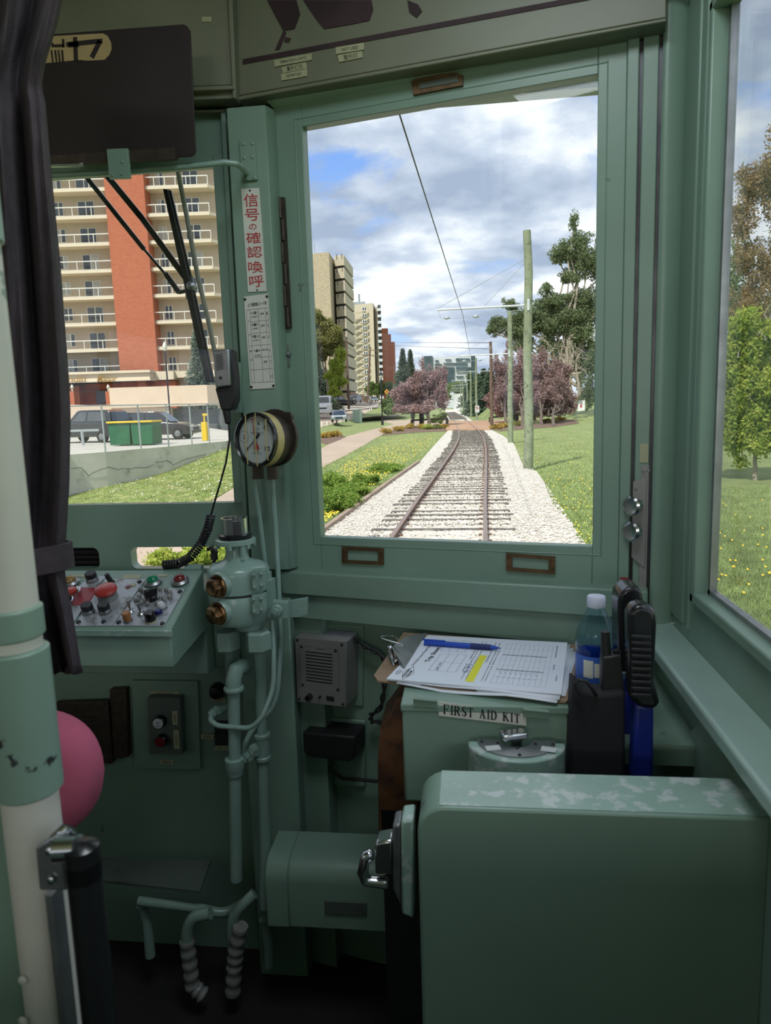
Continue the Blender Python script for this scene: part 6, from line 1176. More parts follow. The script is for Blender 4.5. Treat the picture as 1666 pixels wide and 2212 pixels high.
# ---- wipers and rope outside the centre window
def flat(g, pts, w, th=0.008):
    for (u0, v0, y0), (u1, v1, y1) in zip(pts, pts[1:]):
        a, b = Y(u0, v0, y0), Y(u1, v1, y1); d = (b-a).normalized(); s = Vector((d.z, 0, -d.x)).normalized()*w/2; g.prism([a-s, b-s, b+s, a+s], EY*th)
t = thing('wiper', 'large black windscreen wiper with twin arms and upright blade', 'wiper', Y(300, 500, 1.66))
g = G(); flat(g, [(224, 372, 1.66), (305, 470, 1.655), (385, 580, 1.65), (400, 600, 1.645)], 0.014); g.obj('drive_arm', m['black_gloss'], t, bevel=0.002)
g = G(); flat(g, [(182, 378, 1.67), (310, 538, 1.665)], 0.011); flat(g, [(310, 538, 1.665), (358, 594, 1.66)], 0.006); flat(g, [(356, 590, 1.658), (386, 632, 1.655)], 0.012); g.tube([Y(386, 632, 1.655), Y(412, 626, 1.65)], 0.005, 8); g.obj('link_arm', m['black_gloss'], t, bevel=0.002)
g = G(); g.prism([Y(u, v, 1.625) for u, v in ((352, 408), (361, 409), (411, 618), (455, 826), (444, 824), (399, 620))], EY*0.012); g.obj('blade_rubber', m['black_matte'], t)
g = G(); g.prism([Y(u, v, 1.638) for u, v in ((360, 409), (369, 411), (418, 618), (463, 826), (452, 825), (410, 620))], EY*0.006); g.obj('blade_frame', m['dark_steel'], t)
g = G(); g.lathe([(0.010, 0), (0.010, 0.02), (0.004, 0.024)], Y(418, 620, 1.645), NY, 12); g.box(Y(410, 622, 1.640), (0.02, 0.008, 0.05)); g.obj('pivot', m['dull_steel'], t)
g = G(); g.tube([Y(384, 368, 1.66), Y(404, 470, 1.66), Y(428, 600, 1.66), Y(452, 700, 1.66), Y(478, 830, 1.66), Y(486, 860, 1.66)], 0.0058, 8); tag(g.obj('rope', m['rope_grey']), 'grey rope hanging outside the centre window', 'rope')
# ---- railway track
cl = [(10, 3.0, None)]
cpx = [(944, 1165), (972, 1085), (994, 1028), (1008, 990), (1016, 964), (1018, 944), (1014.5, 935), (1010, 926), (1003, 918), (995, 908), (984, 898), (973, 889.5)]
CP = [Z(u, v, RT) for u, v in cpx]; d0 = (CP[1]-CP[0]).normalized(); CP = [CP[0]-d0*20, CP[0]-d0*10]+CP
def catmull(P, n=10):
    o = []
    for i in range(1, len(P)-2):
        for k in range(n):
            t = k/n; a, b, c, d = P[i-1], P[i], P[i+1], P[i+2]; o.append(0.5*((2*b)+(c-a)*t+(2*a-5*b+4*c-d)*t*t+(3*b-a-3*c+d)*t**3))
    o.append(P[-2]); return o
CP = [CP[0]-d0*5]+CP+[CP[-1]+(CP[-1]-CP[-2])*0.3]; CL = catmull(CP, 12)
for p in CL: p.z = RT
def resample(P, st):
    o = [P[0].copy()]; acc = 0
    for a, b in zip(P, P[1:]):
        L_ = (b-a).length; s = st-acc
        while s <= L_: o.append(a.lerp(b, s/L_)); s += st
        acc = (acc+L_) % st if L_ < st-acc else (L_-(s-st))
    return o
CR = resample(CL, 0.55)
def fr(P, i): d = (P[min(i+1, len(P)-1)]-P[max(i-1, 0)]).normalized(); return d, Vector((d.y, -d.x, 0))
trk = thing('railway_track', 'single railway track with rusty rails and dark wooden ties curving into the distance', 'railway track', CR[0])
for s in (-1, 1):
    g = G(); prof = [(-.065, -.13), (.065, -.13), (.065, -.115), (.012, -.10), (.012, -.04), (.036, -.03), (.036, 0), (-.036, 0), (-.036, -.03), (-.012, -.04), (-.012, -.10), (-.065, -.115)]; vs = []; fs = []; k = len(prof)
    for i, p in enumerate(CR):
        d, r = fr(CR, i); c = p+r*s*0.755; vs += [c+r*a+EZ*b for a, b in prof]
    for i in range(len(CR)-1):
        for j in range(k): fs.append((i*k+j, i*k+(j+1) % k, (i+1)*k+(j+1) % k, (i+1)*k+j)); g.m.append(1 if j == 6 else 0)
    g.v = vs; g.f = fs; g.obj('rail', [m['rail_rust'], m['rail_head']], trk, smooth=False)
nt_ = 0; rest = G()
for i, p in enumerate(CR):
    if p.y < 9.5 or 71 < p.y < 101: continue
    d, r = fr(CR, i); a = math.atan2(r.y, r.x)+rnd.uniform(-.012, .012); R = Matrix.Rotation(a, 3, 'Z'); c = p+EZ*(-.175)+r*rnd.uniform(-.05, .05)+EZ*rnd.uniform(-.008, .008); L_ = 2.5+rnd.uniform(-.08, .08)
    if nt_ < 100: g = G(); g.box(c, (L_, 0.19, 0.15), R); o = g.obj('tie', m['tie_wood'], trk, smooth=False); nt_ += 1
    else: rest.box(c, (L_, 0.20, 0.15), R)
o = rest.obj('ties_beyond', m['tie_wood'], trk, smooth=False); o['kind'] = 'stuff'
g = G()
for i, p in enumerate(CR):
    if 9.5 < p.y < 40:
        d, r = fr(CR, i)
        for s in (-1, 1):
            for q in (-1, 1): g.box(p+r*(s*0.755+q*0.085)+EZ*(-.095), (0.05, 0.09, 0.03), Matrix.Rotation(math.atan2(r.y, r.x), 3, 'Z'))
o = g.obj('rail_clips', m['rail_rust'], trk, smooth=False); o['kind'] = 'stuff'
g = G(); E = PH([(560, 1236), (697, 1149), (800, 1073), (845, 1040), (905, 998)], ZB)
for a, b in zip(E, E[1:]): d = (b-a).normalized(); s = Vector((d.y, -d.x, 0))*0.05; g.prism([a-s-EZ*0.05, b-s-EZ*0.05, b-s+EZ*0.07, a-s+EZ*0.07], s*2)
tag(g.obj('timber_edging', m['timber_edge'], smooth=False), 'low brown timber edging between the gravel and the left lawn', 'edging')
# stones, grass blades, dandelions
def scatter_px(poly, n, zz, vmin=None):
    xs = [p[0] for p in poly]; ys = [p[1] for p in poly]; o = []
    while len(o) < n:
        u, v = rnd.uniform(max(min(xs), -100), min(max(xs), 1800)), rnd.uniform(min(ys), max(ys))
        if inpoly(u, v, poly): o.append(tuple(Z(u, v, zz)))
    return np.array(o)
pv = scatter_px([(640, 1215), (697, 1149), (905, 1000), (972, 927), (1058, 927), (1110, 958), (1175, 1040), (1235, 1130), (1290, 1215)], 15000, ZB)
pv = np.concatenate([pv, scatter_px([(800, 1180), (900, 1080), (990, 960), (1046, 960), (1085, 1080), (1120, 1180)], 12000, ZB)])
n = len(pv); s = 0.016*(0.6+RS.rand(n, 1)*0.9); oc = np.array([(1, 0, 0), (0, 1, 0), (-1, 0, 0), (0, -1, 0), (0, 0, .8), (0, 0, -.8)]); tri = [(0, 1, 4), (1, 2, 4), (2, 3, 4), (3, 0, 4), (1, 0, 5), (2, 1, 5), (3, 2, 5), (0, 3, 5)]
ang = RS.rand(n)*6.28; ca_, sa_ = np.cos(ang), np.sin(ang); pts = []
for x, y, z in oc: pts.append(np.stack([(x*ca_-y*sa_)*1.3, x*sa_+y*ca_, z+0*ca_], 1)*s*(0.8+0.4*RS.rand(n, 1))+pv+np.array([0, 0, 0.006]))
q = np.stack([pts[i] for t_ in tri for i in t_], 1).reshape(-1, 3); o = npmesh('ballast_stones', q, 3, m['stone']); tag(o, 'loose pale ballast stones between and beside the rails', 'stones', kind='stuff')
def blades(name, label, pts, h, w, mt='grass_blade'):
    n = len(pts); a = RS.rand(n)*6.28; d = np.stack([np.cos(a), np.sin(a), 0*a], 1)*w; hh = h*(0.5+RS.rand(n, 1)); tip = pts+np.concatenate([RS.normal(size=(n, 2))*0.35*hh, hh], 1)
    o = npmesh(name, np.stack([pts-d, pts+d, tip], 1).reshape(-1, 3), 3, m[mt]); tag(o, label, 'grass', kind='stuff'); return o
LA = [(640, 1180), (697, 1149), (905, 1000), (966, 932), (900, 934), (822, 941), (790, 960), (690, 1013), (600, 1066), (560, 1200)]
RA = [(1062, 929), (1200, 923), (1290, 917), (1400, 930), (1440, 1300), (1262, 1200), (1235, 1130), (1195, 1090), (1175, 1040), (1140, 1015), (1110, 958)]
SA = [(1530, 1050), (1700, 1050), (1700, 1420), (1500, 1300)]
blades('grass', 'green grass with weeds on the left lawn', scatter_px(LA, 26000, ZL), 0.07, 0.010); blades('grass', 'green grass on the right lawn', scatter_px(RA, 26000, ZL), 0.07, 0.010); blades('grass', 'sunlit grass outside the side window', scatter_px(SA, 22000, ZL), 0.05, 0.006)
pp_ = []
while len(pp_) < 16000:
    i = rnd.randrange(1, n_-1); j = rnd.random(); i2 = rnd.random(); a = near[i].lerp(near[i+1], i2).lerp(bp[i].lerp(bp[i+1], i2), j); pp_.append(tuple(a))
blades('grass', 'patchy grass on the slope below the retaining wall', np.array(pp_), 0.05, 0.009, 'lawn_dry')
def flowers(name, label, pts, r, mt, zo=0.09):
    n = len(pts); k = 6; vs = []
    for i in range(k): a = 2*math.pi*i/k; vs.append(pts+np.array([math.cos(a)*r, math.sin(a)*r*0.7, zo+math.sin(a)*r*0.6]))
    o = npmesh(name, np.stack(vs, 1).reshape(-1, 3), k, m[mt]); tag(o, label, 'flowers', kind='stuff')
F1_ = [(690, 1060), (740, 1010), (790, 975), (860, 945), (940, 938), (940, 960), (880, 1000), (820, 1045), (700, 1140)]
flowers('dandelions', 'yellow dandelions dotted over the left lawn', scatter_px(F1_, 1500, ZL), 0.016, 'dandelion_yellow')
flowers('dandelions', 'yellow dandelions over the right lawn', scatter_px(RA, 420, ZL), 0.014, 'dandelion_yellow'); flowers('dandelions', 'yellow dandelions outside the side window', scatter_px([(1530, 1080), (1690, 1080), (1690, 1300), (1530, 1300)], 45, ZL), 0.017, 'dandelion_yellow', 0.06)
flowers('dandelions', 'white clover dots on the slope', np.array(pp_[:220]), 0.02, 'dandelion_white', 0.04)
def shrub(label, u, v, r, h, leaf='leaf_shrub', n=1500, size=0.07, name='shrub', group=None, z=ZL):
    p = Z(u, v, z); t = thing(name, label, 'shrub', p, group); g = G()
    for k in range(5): a = k*1.26; limb(g, p, p+Vector((math.cos(a)*r*.6, math.sin(a)*r*.6, h*.7)), 0.012, 0.004, 0.03, 3)
    g.obj('stems', m['bark'], t); C_ = [tuple(p+Vector((rnd.uniform(-.5, .5)*r, rnd.uniform(-.5, .5)*r, h*rnd.uniform(.3, .65)))) for k in range(6)]
    npmesh('foliage', leafcloud(C_, [(r*.6, r*.6, h*.4)]*6, n, size, shell=0.3), 4, m[leaf], t); return t
for u, v, r, h, lb_ in ((712, 1108, .55, .55, 'bright green leafy shrub in the lower left corner by the timber edging'), (742, 1100, .5, .45, 'low yellow green shrub against the timber edging'), (722, 1060, .6, .5, 'dark green shrub behind the corner shrubs'), (768, 1072, .55, .4, 'yellow green shrub halfway along the timber edging'), (830, 1020, .6, .35, 'small shrub at the far end of the timber edging'), (790, 1048, .4, .35, 'tall tufted weed by the timber edging')):
    shrub(lb_, u, v, r, h, n=4500, size=0.045)
for u, v, r, h, lb_ in ((470, 1212, .5, .5, 'lime green shrub seen through the right slot behind the valve'), (425, 1222, .3, .3, 'small green plant seen in the middle of the right slot'), (358, 1226, .28, .28, 'small green plant seen at the left of the right slot')): shrub(lb_, u, v, r, h, 'leaf_lime', 900, 0.05)
for u, v, lf, lb_ in ((835, 937, 'leaf_orange', 'orange flowering clump at the left end of the mulch bed'), (862, 932, 'leaf_orange', 'orange flowering clump in the left mulch bed'), (888, 926, 'leaf_orange', 'yellow flowering clump near the dark railing'), (910, 927, 'leaf_orange', 'small yellow clump beneath the left plum tree'), (924, 928, 'leaf_lime', 'lime clump beneath the left plum tree'), (943, 927, 'leaf_olive', 'olive clump by the left railing end'), (958, 926, 'leaf_orange', 'gold clump by the crossing'),
                     (700, 946, 'leaf_orange', 'orange clump beside the footpath near the window edge'), (722, 944, 'leaf_orange', 'second orange clump beside the footpath'), (1072, 927, 'leaf_orange', 'gold clump at the foot of the brown utility pole'), (1090, 924, 'leaf_orange', 'gold clump right of the brown utility pole'), (1120, 920, 'leaf_olive', 'olive clump between the two near poles'), (1180, 912, 'leaf_orange', 'gold clump under the right plum tree'), (1212, 909, 'leaf_orange', 'gold clump at the right end of the mulch bed'), (1196, 914, 'leaf_olive', 'olive clump under the right plum tree')):
    shrub(lb_, u, v, .62, .5, lf, 700, 0.10)
# ---- poles, arms and wires
def pole(label, u, vb, vt, r, mt='pole_green', z=ZL, name='wooden_pole', group=None, y=None, um=None):
    b = Z(u, vb, z) if y is None else Y(u, vb, y); tpz = Y(u, vt, b.y).z; t = thing(name, label, 'pole', b, group); g = G(); h = tpz-b.z
    g.tube([b-EZ*0.1]+[b+EZ*h*k/6+Vector((rnd.uniform(-1, 1), 0, 0))*r*.25 for k in range(1, 7)], [r*1.05]+[r*(1.05-.25*k/6) for k in range(1, 7)], 14); g.obj('shaft', m[mt], t); return t, b, tpz
def arm(t, b, varm, uL, uR, big=True):
    a, e = Y(uR, varm-2, b.y), Y(uL, varm+2, b.y); e.z = a.z-0.02; g = G(); r = 0.035 if big else 0.03; g.tube([a, e], r, 8); g.box(a+Vector((-.03, 0, 0)), (0.08, 0.3, 0.36)); g.obj('bracket_arm', m['arm_grey'], t)
    g = G(); w = 0.008 if big else 0.012; top_ = a+EZ*1.55+Vector((.1, 0, 0)); g.tube([top_, e+EZ*.05], w, 5); g.tube([top_, e.lerp(a, .5)], w, 5)
    c = Y((uL+uR)/2-8, varm+14, b.y); g.tube([e, e+Vector((.1, 0, -.28)), e.lerp(a, .25)+EZ*-.30, e.lerp(a, .5)+EZ*-.22, a+EZ*-.12], w, 5)
    for k in (.10, .42): g.ball(e.lerp(a, k)+EZ*-.27, .05, 8, 6, (2.2, 1, 1))
    g.obj('span_wires', m['galvanised'], t)
t, b, zt3 = pole('nearest pale green weathered pole right of the track', 1141, 1016, 498, 0.155); arm(t, b, 661, 946, 1143)
t, b, zt3 = pole('second pale green pole beside the track', 1103, 958, 672, 0.15); arm(t, b, 766, 992, 1101)
t, b, zt3 = pole('dark brown wooden utility pole at the crossing', 1062, 920, 738, 0.17, 'pole_brown'); BP = Vector((b.x, b.y, zt3-.1))
t, b, zt3 = pole('grey pole just beyond the crossing', 1030, 905, 773, 0.16); arm(t, b, 803, 988, 1058)
for k, (u, vb, vt, va, ul, lb_) in enumerate(((1018, 901, 800, 823, 975, 'fourth catenary pole beyond the crossing'), (1010, 897, 806, 833, 977, 'fifth catenary pole beyond the crossing'), (1001, 893, 815, 840, 975, 'sixth catenary pole beyond the crossing'), (996, 890, 822, 846, 972, 'seventh catenary pole beyond the crossing'))):
    t, b, zt3 = pole(lb_, u, vb, vt, 0.17-.01*k); arm(t, b, va, ul, u, False)
WZ = 4.32
g = G(); P = [Z(862, 243, WZ)]+[Z(u, v, WZ) for u, v in ((1000, 680), (1017, 769))]; P = [P[0]+(P[0]-P[1])*0.6]+P; g.tube(P, 0.010, 6); tag(g.obj('contact_wire', m['wire']), 'black overhead contact wire running above the track', 'wire')
for v0, v1, lb_ in ((735, 733, 'upper thin wires crossing the far sky'), (741, 739, 'lower thin wires crossing the far sky')):
    g = G(); e_ = BP+EZ*(-(v0-735)*0.1); a_ = Y(824, v0, 334); g.tube([a_, a_.lerp(e_, .5)-EZ*.5, e_], 0.03, 5); tag(g.obj('power_line', m['wire']), lb_, 'wire')
# signs
p = Z(1031, 909, ZL); t = thing('no_entry_sign', 'white no entry sign with red circle on a post by the far track', 'sign', p); g = G(); tpp = Y(1031, 862, p.y); g.tube([p, Vector((p.x, p.y, tpp.z))], 0.05, 8); g.obj('post', m['galvanised'], t)
q = [Y(u, v, p.y-.1) for u, v in ((1026.5, 876.5), (1035.5, 876.5), (1035.5, 891), (1026.5, 891))]; g = G(); g.prism(q, EY*0.03); fc = g.obj('face', m['sign_plain'], t); g = G()
for k in range(16): a, b = k*math.pi/8, (k+1)*math.pi/8; stroke(g, q, (.5+.36*math.cos(a), .33+.22*math.sin(a)), (.5+.36*math.cos(b), .33+.22*math.sin(b)), 0.05, 0.02)
stroke(g, q, (.25, .18), (.75, .48), 0.05, 0.02); g.obj('red_ring', m['sign_red'], fc); g = G(); onquad(g, q, 'NO\nTRESPASSING', (.12, .66, .88, .92), 0.02); stroke(g, q, (.5, .2), (.45, .44), 0.06, 0.015); g.obj('lettering', m['ink'], fc)
p = Z(1250, 905, ZL); t = thing('notice_board', 'white notice board with a red picture on the right lawn', 'sign', p); g = G(); g.tube([Y(1248, 905, p.y), Y(1248, 862, p.y)], 0.04, 8); g.obj('post', m['galvanised'], t)
q = [Y(u, v, p.y-.05) for u, v in ((1248, 865), (1264, 864), (1264, 886), (1248, 889))]; g = G(); g.prism(q, EY*0.05); fc = g.obj('face', m['sign_plain'], t); g = G(); qq = [bil(q, a, b)+NY*0.02 for a, b in ((.35, .4), (.6, .4), (.6, .68), (.35, .68))]; g.add(qq, [(0, 1, 2, 3)]); g.obj('picture', m['sign_board_red'], fc)
p = Y(836, 880, 120); t = thing('warning_sign', 'yellow diamond warning sign beside the black lamp post', 'sign', p); g = G(); g.tube([p, Y(836, 846, 120)], 0.05, 6); g.obj('post', m['galvanised'], t); q = [Y(u, v, 119.9) for u, v in ((835.5, 840.5), (841, 846.3), (835.5, 852), (830, 846.3))]; g = G(); g.prism(q, EY*0.03); fc = g.obj('face', m['sign_amber'], t); g = G(); c = (q[0]+q[2])/2+NY*0.02; g.add([c+Vector(d) for d in ((-.15, 0, -.12), (.15, 0, -.12), (.15, 0, .0), (-.15, 0, .0))], [(0, 1, 2, 3)]); g.add([c+Vector(d) for d in ((-.05, 0, .04), (.1, 0, .04), (.1, 0, .2), (-.05, 0, .2))], [(0, 1, 2, 3)]); g.obj('symbol', m['ink'], fc)
def street_lamp(label, u, vb, vt, y=None):
    p = Z(u, vb, ZL); t = thing('street_lamp', label, 'lamp post', p); top_ = Y(u, vt, p.y).z; g = G(); g.tube([p, Vector((p.x, p.y, top_-.7))], 0.085, 8); g.lathe([(.16, 0), (.14, .5), (.09, .7)], p, EZ, 10); g.obj('post', m['black_iron'], t)
    g = G(); c = Vector((p.x, p.y, top_-.7)); g.lathe([(.12, 0), (.26, .12), (.30, .42)], c, EZ, 12); g.obj('lantern_glass', m['lamp_glass'], t); g = G(); g.lathe([(.40, .42), (.34, .52), (.12, .72), (.03, .86)], c, EZ, 12); g.obj('lantern_cap', m['black_iron'], t)
street_lamp('nearer black lamp post beside the footpath', 826.5, 918, 805); street_lamp('farther black lamp post beside the bollards', 800.5, 899, 819)
p = Z(772, 914, ZL); g = G(); a, b = Z(767, 914, ZL), Z(778, 914, ZL); g.box(p+Vector((0, .3, .95)), ((b-a).length, .6, 1.9)); tag(g.obj('utility_cabinet', m['utility_green'], bevel=.03), 'pale green utility cabinet beside the bollards', 'cabinet')
# road, bollards, cars on the left
g = G(); nr = [Y(600, 945, 62), Y(684, 925, 75), Y(767, 904, 105), Y(805, 884, 150), Y(824, 869, 190)]; fr_ = [Y(600, 905, 90), Y(684, 892, 120), Y(740, 878, 160), Y(790, 868, 200), Y(822, 865, 230)]
g.add(nr+fr_, [(i, i+1, 6+i, 5+i) for i in range(4)]); struct(g.obj('road', m['path_tan'], smooth=False), 'road curving away on the left')
g = G(); sk = [Y(600, 945, 61.8), Y(684, 925, 74.8), Y(767, 904, 104.8)]; dn = [Z(600, 952, ZL), Z(690, 932, ZL), Z(778, 913, ZL)]; g.add(sk+dn, [(0, 3, 4, 1), (1, 4, 5, 2)]); struct(g.obj('verge', m['lawn'], smooth=False), 'grass verge below the left road')
g = G(); bk = [Y(600, 899, 92), Y(700, 888, 122), Y(745, 876, 162), Y(830, 862, 240)]; lo_ = [Y(600, 945, 61), Y(684, 927, 74), Y(767, 907, 104), Y(830, 900, 135)]; 
g.add([Y(560, 905, 91), Y(560, 860, 240), Y(900, 866, 240), Y(900, 872, 200), Y(820, 862, 239)], [(0, 1, 2, 3)]); struct(g.obj('street', m['asphalt_grey'], smooth=False), 'far street level')
g = G(); g.add([Y(767, 905, 104), Y(805, 885, 149), Y(824, 870, 189), Y(850, 872, 170), Y(880, 892, 125), Y(848, 897, 115), Y(812, 899, 112)], [(0, 1, 2, 3, 4, 5, 6)]); struct(g.obj('embankment', m['lawn'], smooth=False), 'grass bank beside the road')
first = None; NB = 26; bpt = along([Y(684, 925.5, 74.8), Y(767, 904.5, 104.5)], 10)+along([Y(770, 903.5, 108), Y(805, 885, 149), Y(823, 870, 188)], 14)
for k, p in enumerate(bpt):
    if first is None:
        g = G(); g.box((0, 0, 0.2), (0.2, 0.2, 0.62)); first = g.obj('bollard', m['rail_white'], bevel=0.03); o = first
    else: o = first.copy(); S.collection.objects.link(o)
    o.location = p; tag(o, 'short pale wooden bollard in the row along the left road', 'bollard', 'bollards along the left road')
bpos = lambda u, v, y: Y(u, v, y)
vehicle('white high roofed van parked at the left window edge', bpos(701, 897, 100), math.radians(-82), 5.6, 2.1, 2.75, 'car_white', 'van', 'van')
vehicle('silver blue sedan on the road behind the bollards', bpos(733, 911, 86), math.radians(-80), 4.5, 1.8, 1.42, 'car_silver', 'sedan')
vehicle('black pickup like car parked at the far left kerb', bpos(766, 870, 150), math.radians(-100), 4.6, 1.95, 1.75, 'car_black')
vehicle('dark car parked behind the first utility pole', bpos(737, 874, 150), math.radians(8), 4.6, 1.9, 1.7, 'car_black'); vehicle('small silver car far up the left road', bpos(808, 868, 205), math.radians(-70), 4.4, 1.8, 1.5, 'car_silver', 'sedan')
def upole(label, u, vb, vt, y, tilt=0, r=.16, arms=()):
    b = Y(u, vb, y); tp_ = Y(u+tilt, vt, y); t = thing('utility_pole', label, 'pole', b); g = G(); g.tube([b, tp_], [r, r*.7], 10); g.obj('shaft', m['pole_brown'], t)
    for va, w in arms: g = G(); c = b.lerp(tp_, (vb-va)/(vb-vt)); g.box(c, (w, .12, .12)); g.obj('crossarm', m['pole_brown'], t)
    return b, tp_
b1, t1 = upole('tall brown utility pole by the white van', 754, 884, 728, 120, -6, .22, ((741, 2.2), (766, 1.2))); b2, t2_ = upole('tall brown utility pole in front of the cream tower', 794, 871, 750, 150, 6, .22, ((757, 3.0), (768, 3.0)))
b3, t3 = upole('slim utility pole before the red brick block', 849, 868, 788, 180, 3, .16, ((794, 3.6),))
for dz in (0, -1.5): g = G(); g.tube([t1+Vector((-30, -30, 2+dz)), t1+EZ*dz, t1.lerp(t2_, .5)+EZ*(dz-.8), t2_+EZ*dz, t3+EZ*dz], 0.03, 5); tag(g.obj('power_line', m['wire']), ('top cable strung between the left utility poles', 'lower cable strung between the left utility poles')[dz < 0], 'wire')
# railings at the crossing
def railing(label, P, y, n=3):
    (u0, v0, w0), (u1, v1, w1) = P; t = thing('railing', label, 'railing', Y(u0, w0, y)); 
    for k in range(n): s = k/(n-1); u = u0+(u1-u0)*s; a, b = Y(u, v0+(v1-v0)*s-1, y), Y(u, w0+(w1-w0)*s, y); g = G(); g.tube([b, a], 0.14, 8); g.obj('post', m['black_iron'], t)
    g = G(); a, b = Y(u0, v0, y), Y(u1, v1, y); g.tube([a, b], 0.09, 6); g.obj('top_bar', m['black_iron'], t)
railing('black metal railing left of the crossing', ((890, 908, 925), (966, 904, 925)), 72, 3); railing('black metal railing right of the crossing', ((1059, 902, 920), (1150, 893, 912)), 80, 3)
for u0, u1, v0, v1, lb_ in ((906, 916, 893, 923, 'dark information panel under the left plum tree'), (1108, 1121, 898, 914, 'dark square panel beside the second pole'), (1152, 1158, 893, 908, 'dark panel right of the nearest pole')):
    g = G(); q = [Y(u, v, 76) for u, v in ((u0, v0), (u1, v0), (u1, v1), (u0, v1))]; g.prism(q, EY*.4); tag(g.obj('information_panel', m['black_iron'], bevel=.02), lb_, 'panel')
# person walking beyond the railing
p = Z(892.5, 917, ZL); t = thing('person', 'person with fair hair in a dark jacket walking by the left railing', 'person', p)
g = G(); h = 1.66; P = lambda x, y, z: p+Vector((x, y, z*h))
for s in (-1, 1): g.tube([P(s*.10, 0.05*s, .03), P(s*.10, 0.02*s, .27), P(s*.09, 0, .50)], [.05, .065, .09], 8); g.box(P(s*.10, 0.05*s-.05, .015), (.09, .24, .05))
g.lathe([(.15, 0), (.17, .06), (.15, .25), (.19, .48), (.17, .56), (.07, .60), (.055, .64)], P(0, 0, .48), EZ, 14)
for s in (-1, 1): g.tube([P(s*.19, 0, .80), P(s*.25, .02, .64), P(s*.24, -.05, .50), P(s*.23, -.07, .45)], [.06, .052, .04, .03], 8)
g.ball(P(0, 0, .93), .105, 12, 8, (.9, 1, 1.15)); g.obj('body', m['jacket_dark'], t); g = G(); g.ball(P(0, .02, .945), .118, 12, 8, (.95, .95, 1.05)); g.obj('hair', m['hair_fair'], t)
# ---- far buildings
def block(g, foot, z0, z1_):
    n = len(foot); g.prism([Vector((p.x, p.y, z0)) for p in foot], EZ*(z1_-z0))
def HP(u, d): r = ray(u, 871); r = r*(d/r.y); return Vector((CAM.x+r.x, CAM.y+r.y, 0))
def zat_(u, v, d): return Y(u, v, d).z
t = thing('concrete_tower', 'tall pebble dashed tower block with stacked balconies at the left window edge', 'building', HP(700, 160))
z1_ = zat_(720, 544, 160); g = G(); A_, B_, C2_, D_ = HP(560, 163), HP(724, 160), HP(738, 172), HP(600, 190); block(g, [A_, B_, C2_, D_], -3, z1_); g.obj('wall', m['pebble_dash'], t, smooth=False)
g = G(); block(g, [HP(694, 165), HP(718, 165), HP(718, 175), HP(694, 175)], z1_, z1_+1.0); g.tube([HP(694, 165)+EZ*z1_, HP(694, 165)+EZ*(z1_+3)], .1, 6); g.obj('roof_plant', m['grey_roof'], t)
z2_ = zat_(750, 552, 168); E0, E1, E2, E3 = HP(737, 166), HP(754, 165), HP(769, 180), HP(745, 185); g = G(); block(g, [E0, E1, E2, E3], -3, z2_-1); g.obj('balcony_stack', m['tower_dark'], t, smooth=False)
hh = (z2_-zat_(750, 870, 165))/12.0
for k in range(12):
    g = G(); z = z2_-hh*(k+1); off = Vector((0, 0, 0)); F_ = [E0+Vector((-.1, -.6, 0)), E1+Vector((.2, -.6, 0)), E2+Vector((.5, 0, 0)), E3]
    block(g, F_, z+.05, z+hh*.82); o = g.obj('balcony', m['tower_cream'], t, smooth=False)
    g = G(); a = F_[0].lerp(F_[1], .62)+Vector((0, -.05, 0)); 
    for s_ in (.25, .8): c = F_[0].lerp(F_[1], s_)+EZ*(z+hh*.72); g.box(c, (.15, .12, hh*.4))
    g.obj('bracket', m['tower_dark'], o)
t = thing('cream_tower', 'cream apartment tower with rows of small windows behind the pebble dashed tower', 'building', HP(800, 330))
z1_ = zat_(790, 655, 330); g = G(); block(g, [HP(760, 335), HP(813, 330), HP(818, 345), HP(780, 360)], -3, z1_); g.obj('wall', m['tower_cream'], t, smooth=False)
g = G(); block(g, [HP(772, 340), HP(797, 340), HP(797, 350), HP(772, 350)], z1_, z1_+2.2); g.tube([HP(784, 342)+EZ*z1_, HP(784, 342)+EZ*(z1_+6)], .5, 6); g.obj('roof_plant', m['grey_roof'], t)
z3_ = zat_(820, 659, 335); g = G(); block(g, [HP(816, 334), HP(826, 332), HP(829, 344), HP(818, 350)], -3, z3_-1.0); g.obj('wing', m['tower_cream'], t, smooth=False); hh = (z1_-zat_(790, 865, 330))/15.5
for k in range(15):
    z = z1_-hh*(k+1)-1.0; g = G(); c = HP(794, 329.2)+EZ*(z+hh*.45); g.box(c, (2.2, .3, 1.5)); o = g.obj('window', m['rail_white'], t, smooth=False); g = G(); g.box(c+Vector((-.45, -.2, 0)), (.6, .1, 1.1)); g.box(c+Vector((.55, -.2, 0)), (.6, .1, 1.1)); g.obj('pane', m['window_dark'], o, smooth=False)
    g = G(); c = HP(781, 330.4)+EZ*z; g.box(c, (7.0, 1.0, .55)); g.obj('ledge', m['tower_cream'], t, smooth=False)
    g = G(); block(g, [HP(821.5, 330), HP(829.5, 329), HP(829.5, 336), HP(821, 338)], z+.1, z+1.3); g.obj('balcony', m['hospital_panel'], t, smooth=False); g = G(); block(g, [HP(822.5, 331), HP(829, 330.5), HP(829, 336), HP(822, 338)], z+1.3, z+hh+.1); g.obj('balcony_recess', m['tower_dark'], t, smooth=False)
t = thing('brick_tower', 'red brick tower with a stepped top beyond the cream tower', 'building', HP(840, 345))
for u0, u1, v, d in ((826, 843, 709, 340), (842, 849, 722, 344), (848, 857, 739, 348)): g = G(); block(g, [HP(u0, d), HP(u1, d), HP(u1, d+15), HP(u0, d+15)], -3, zat_(840, v, d)); g.obj('step', m['brick'], t, smooth=False)
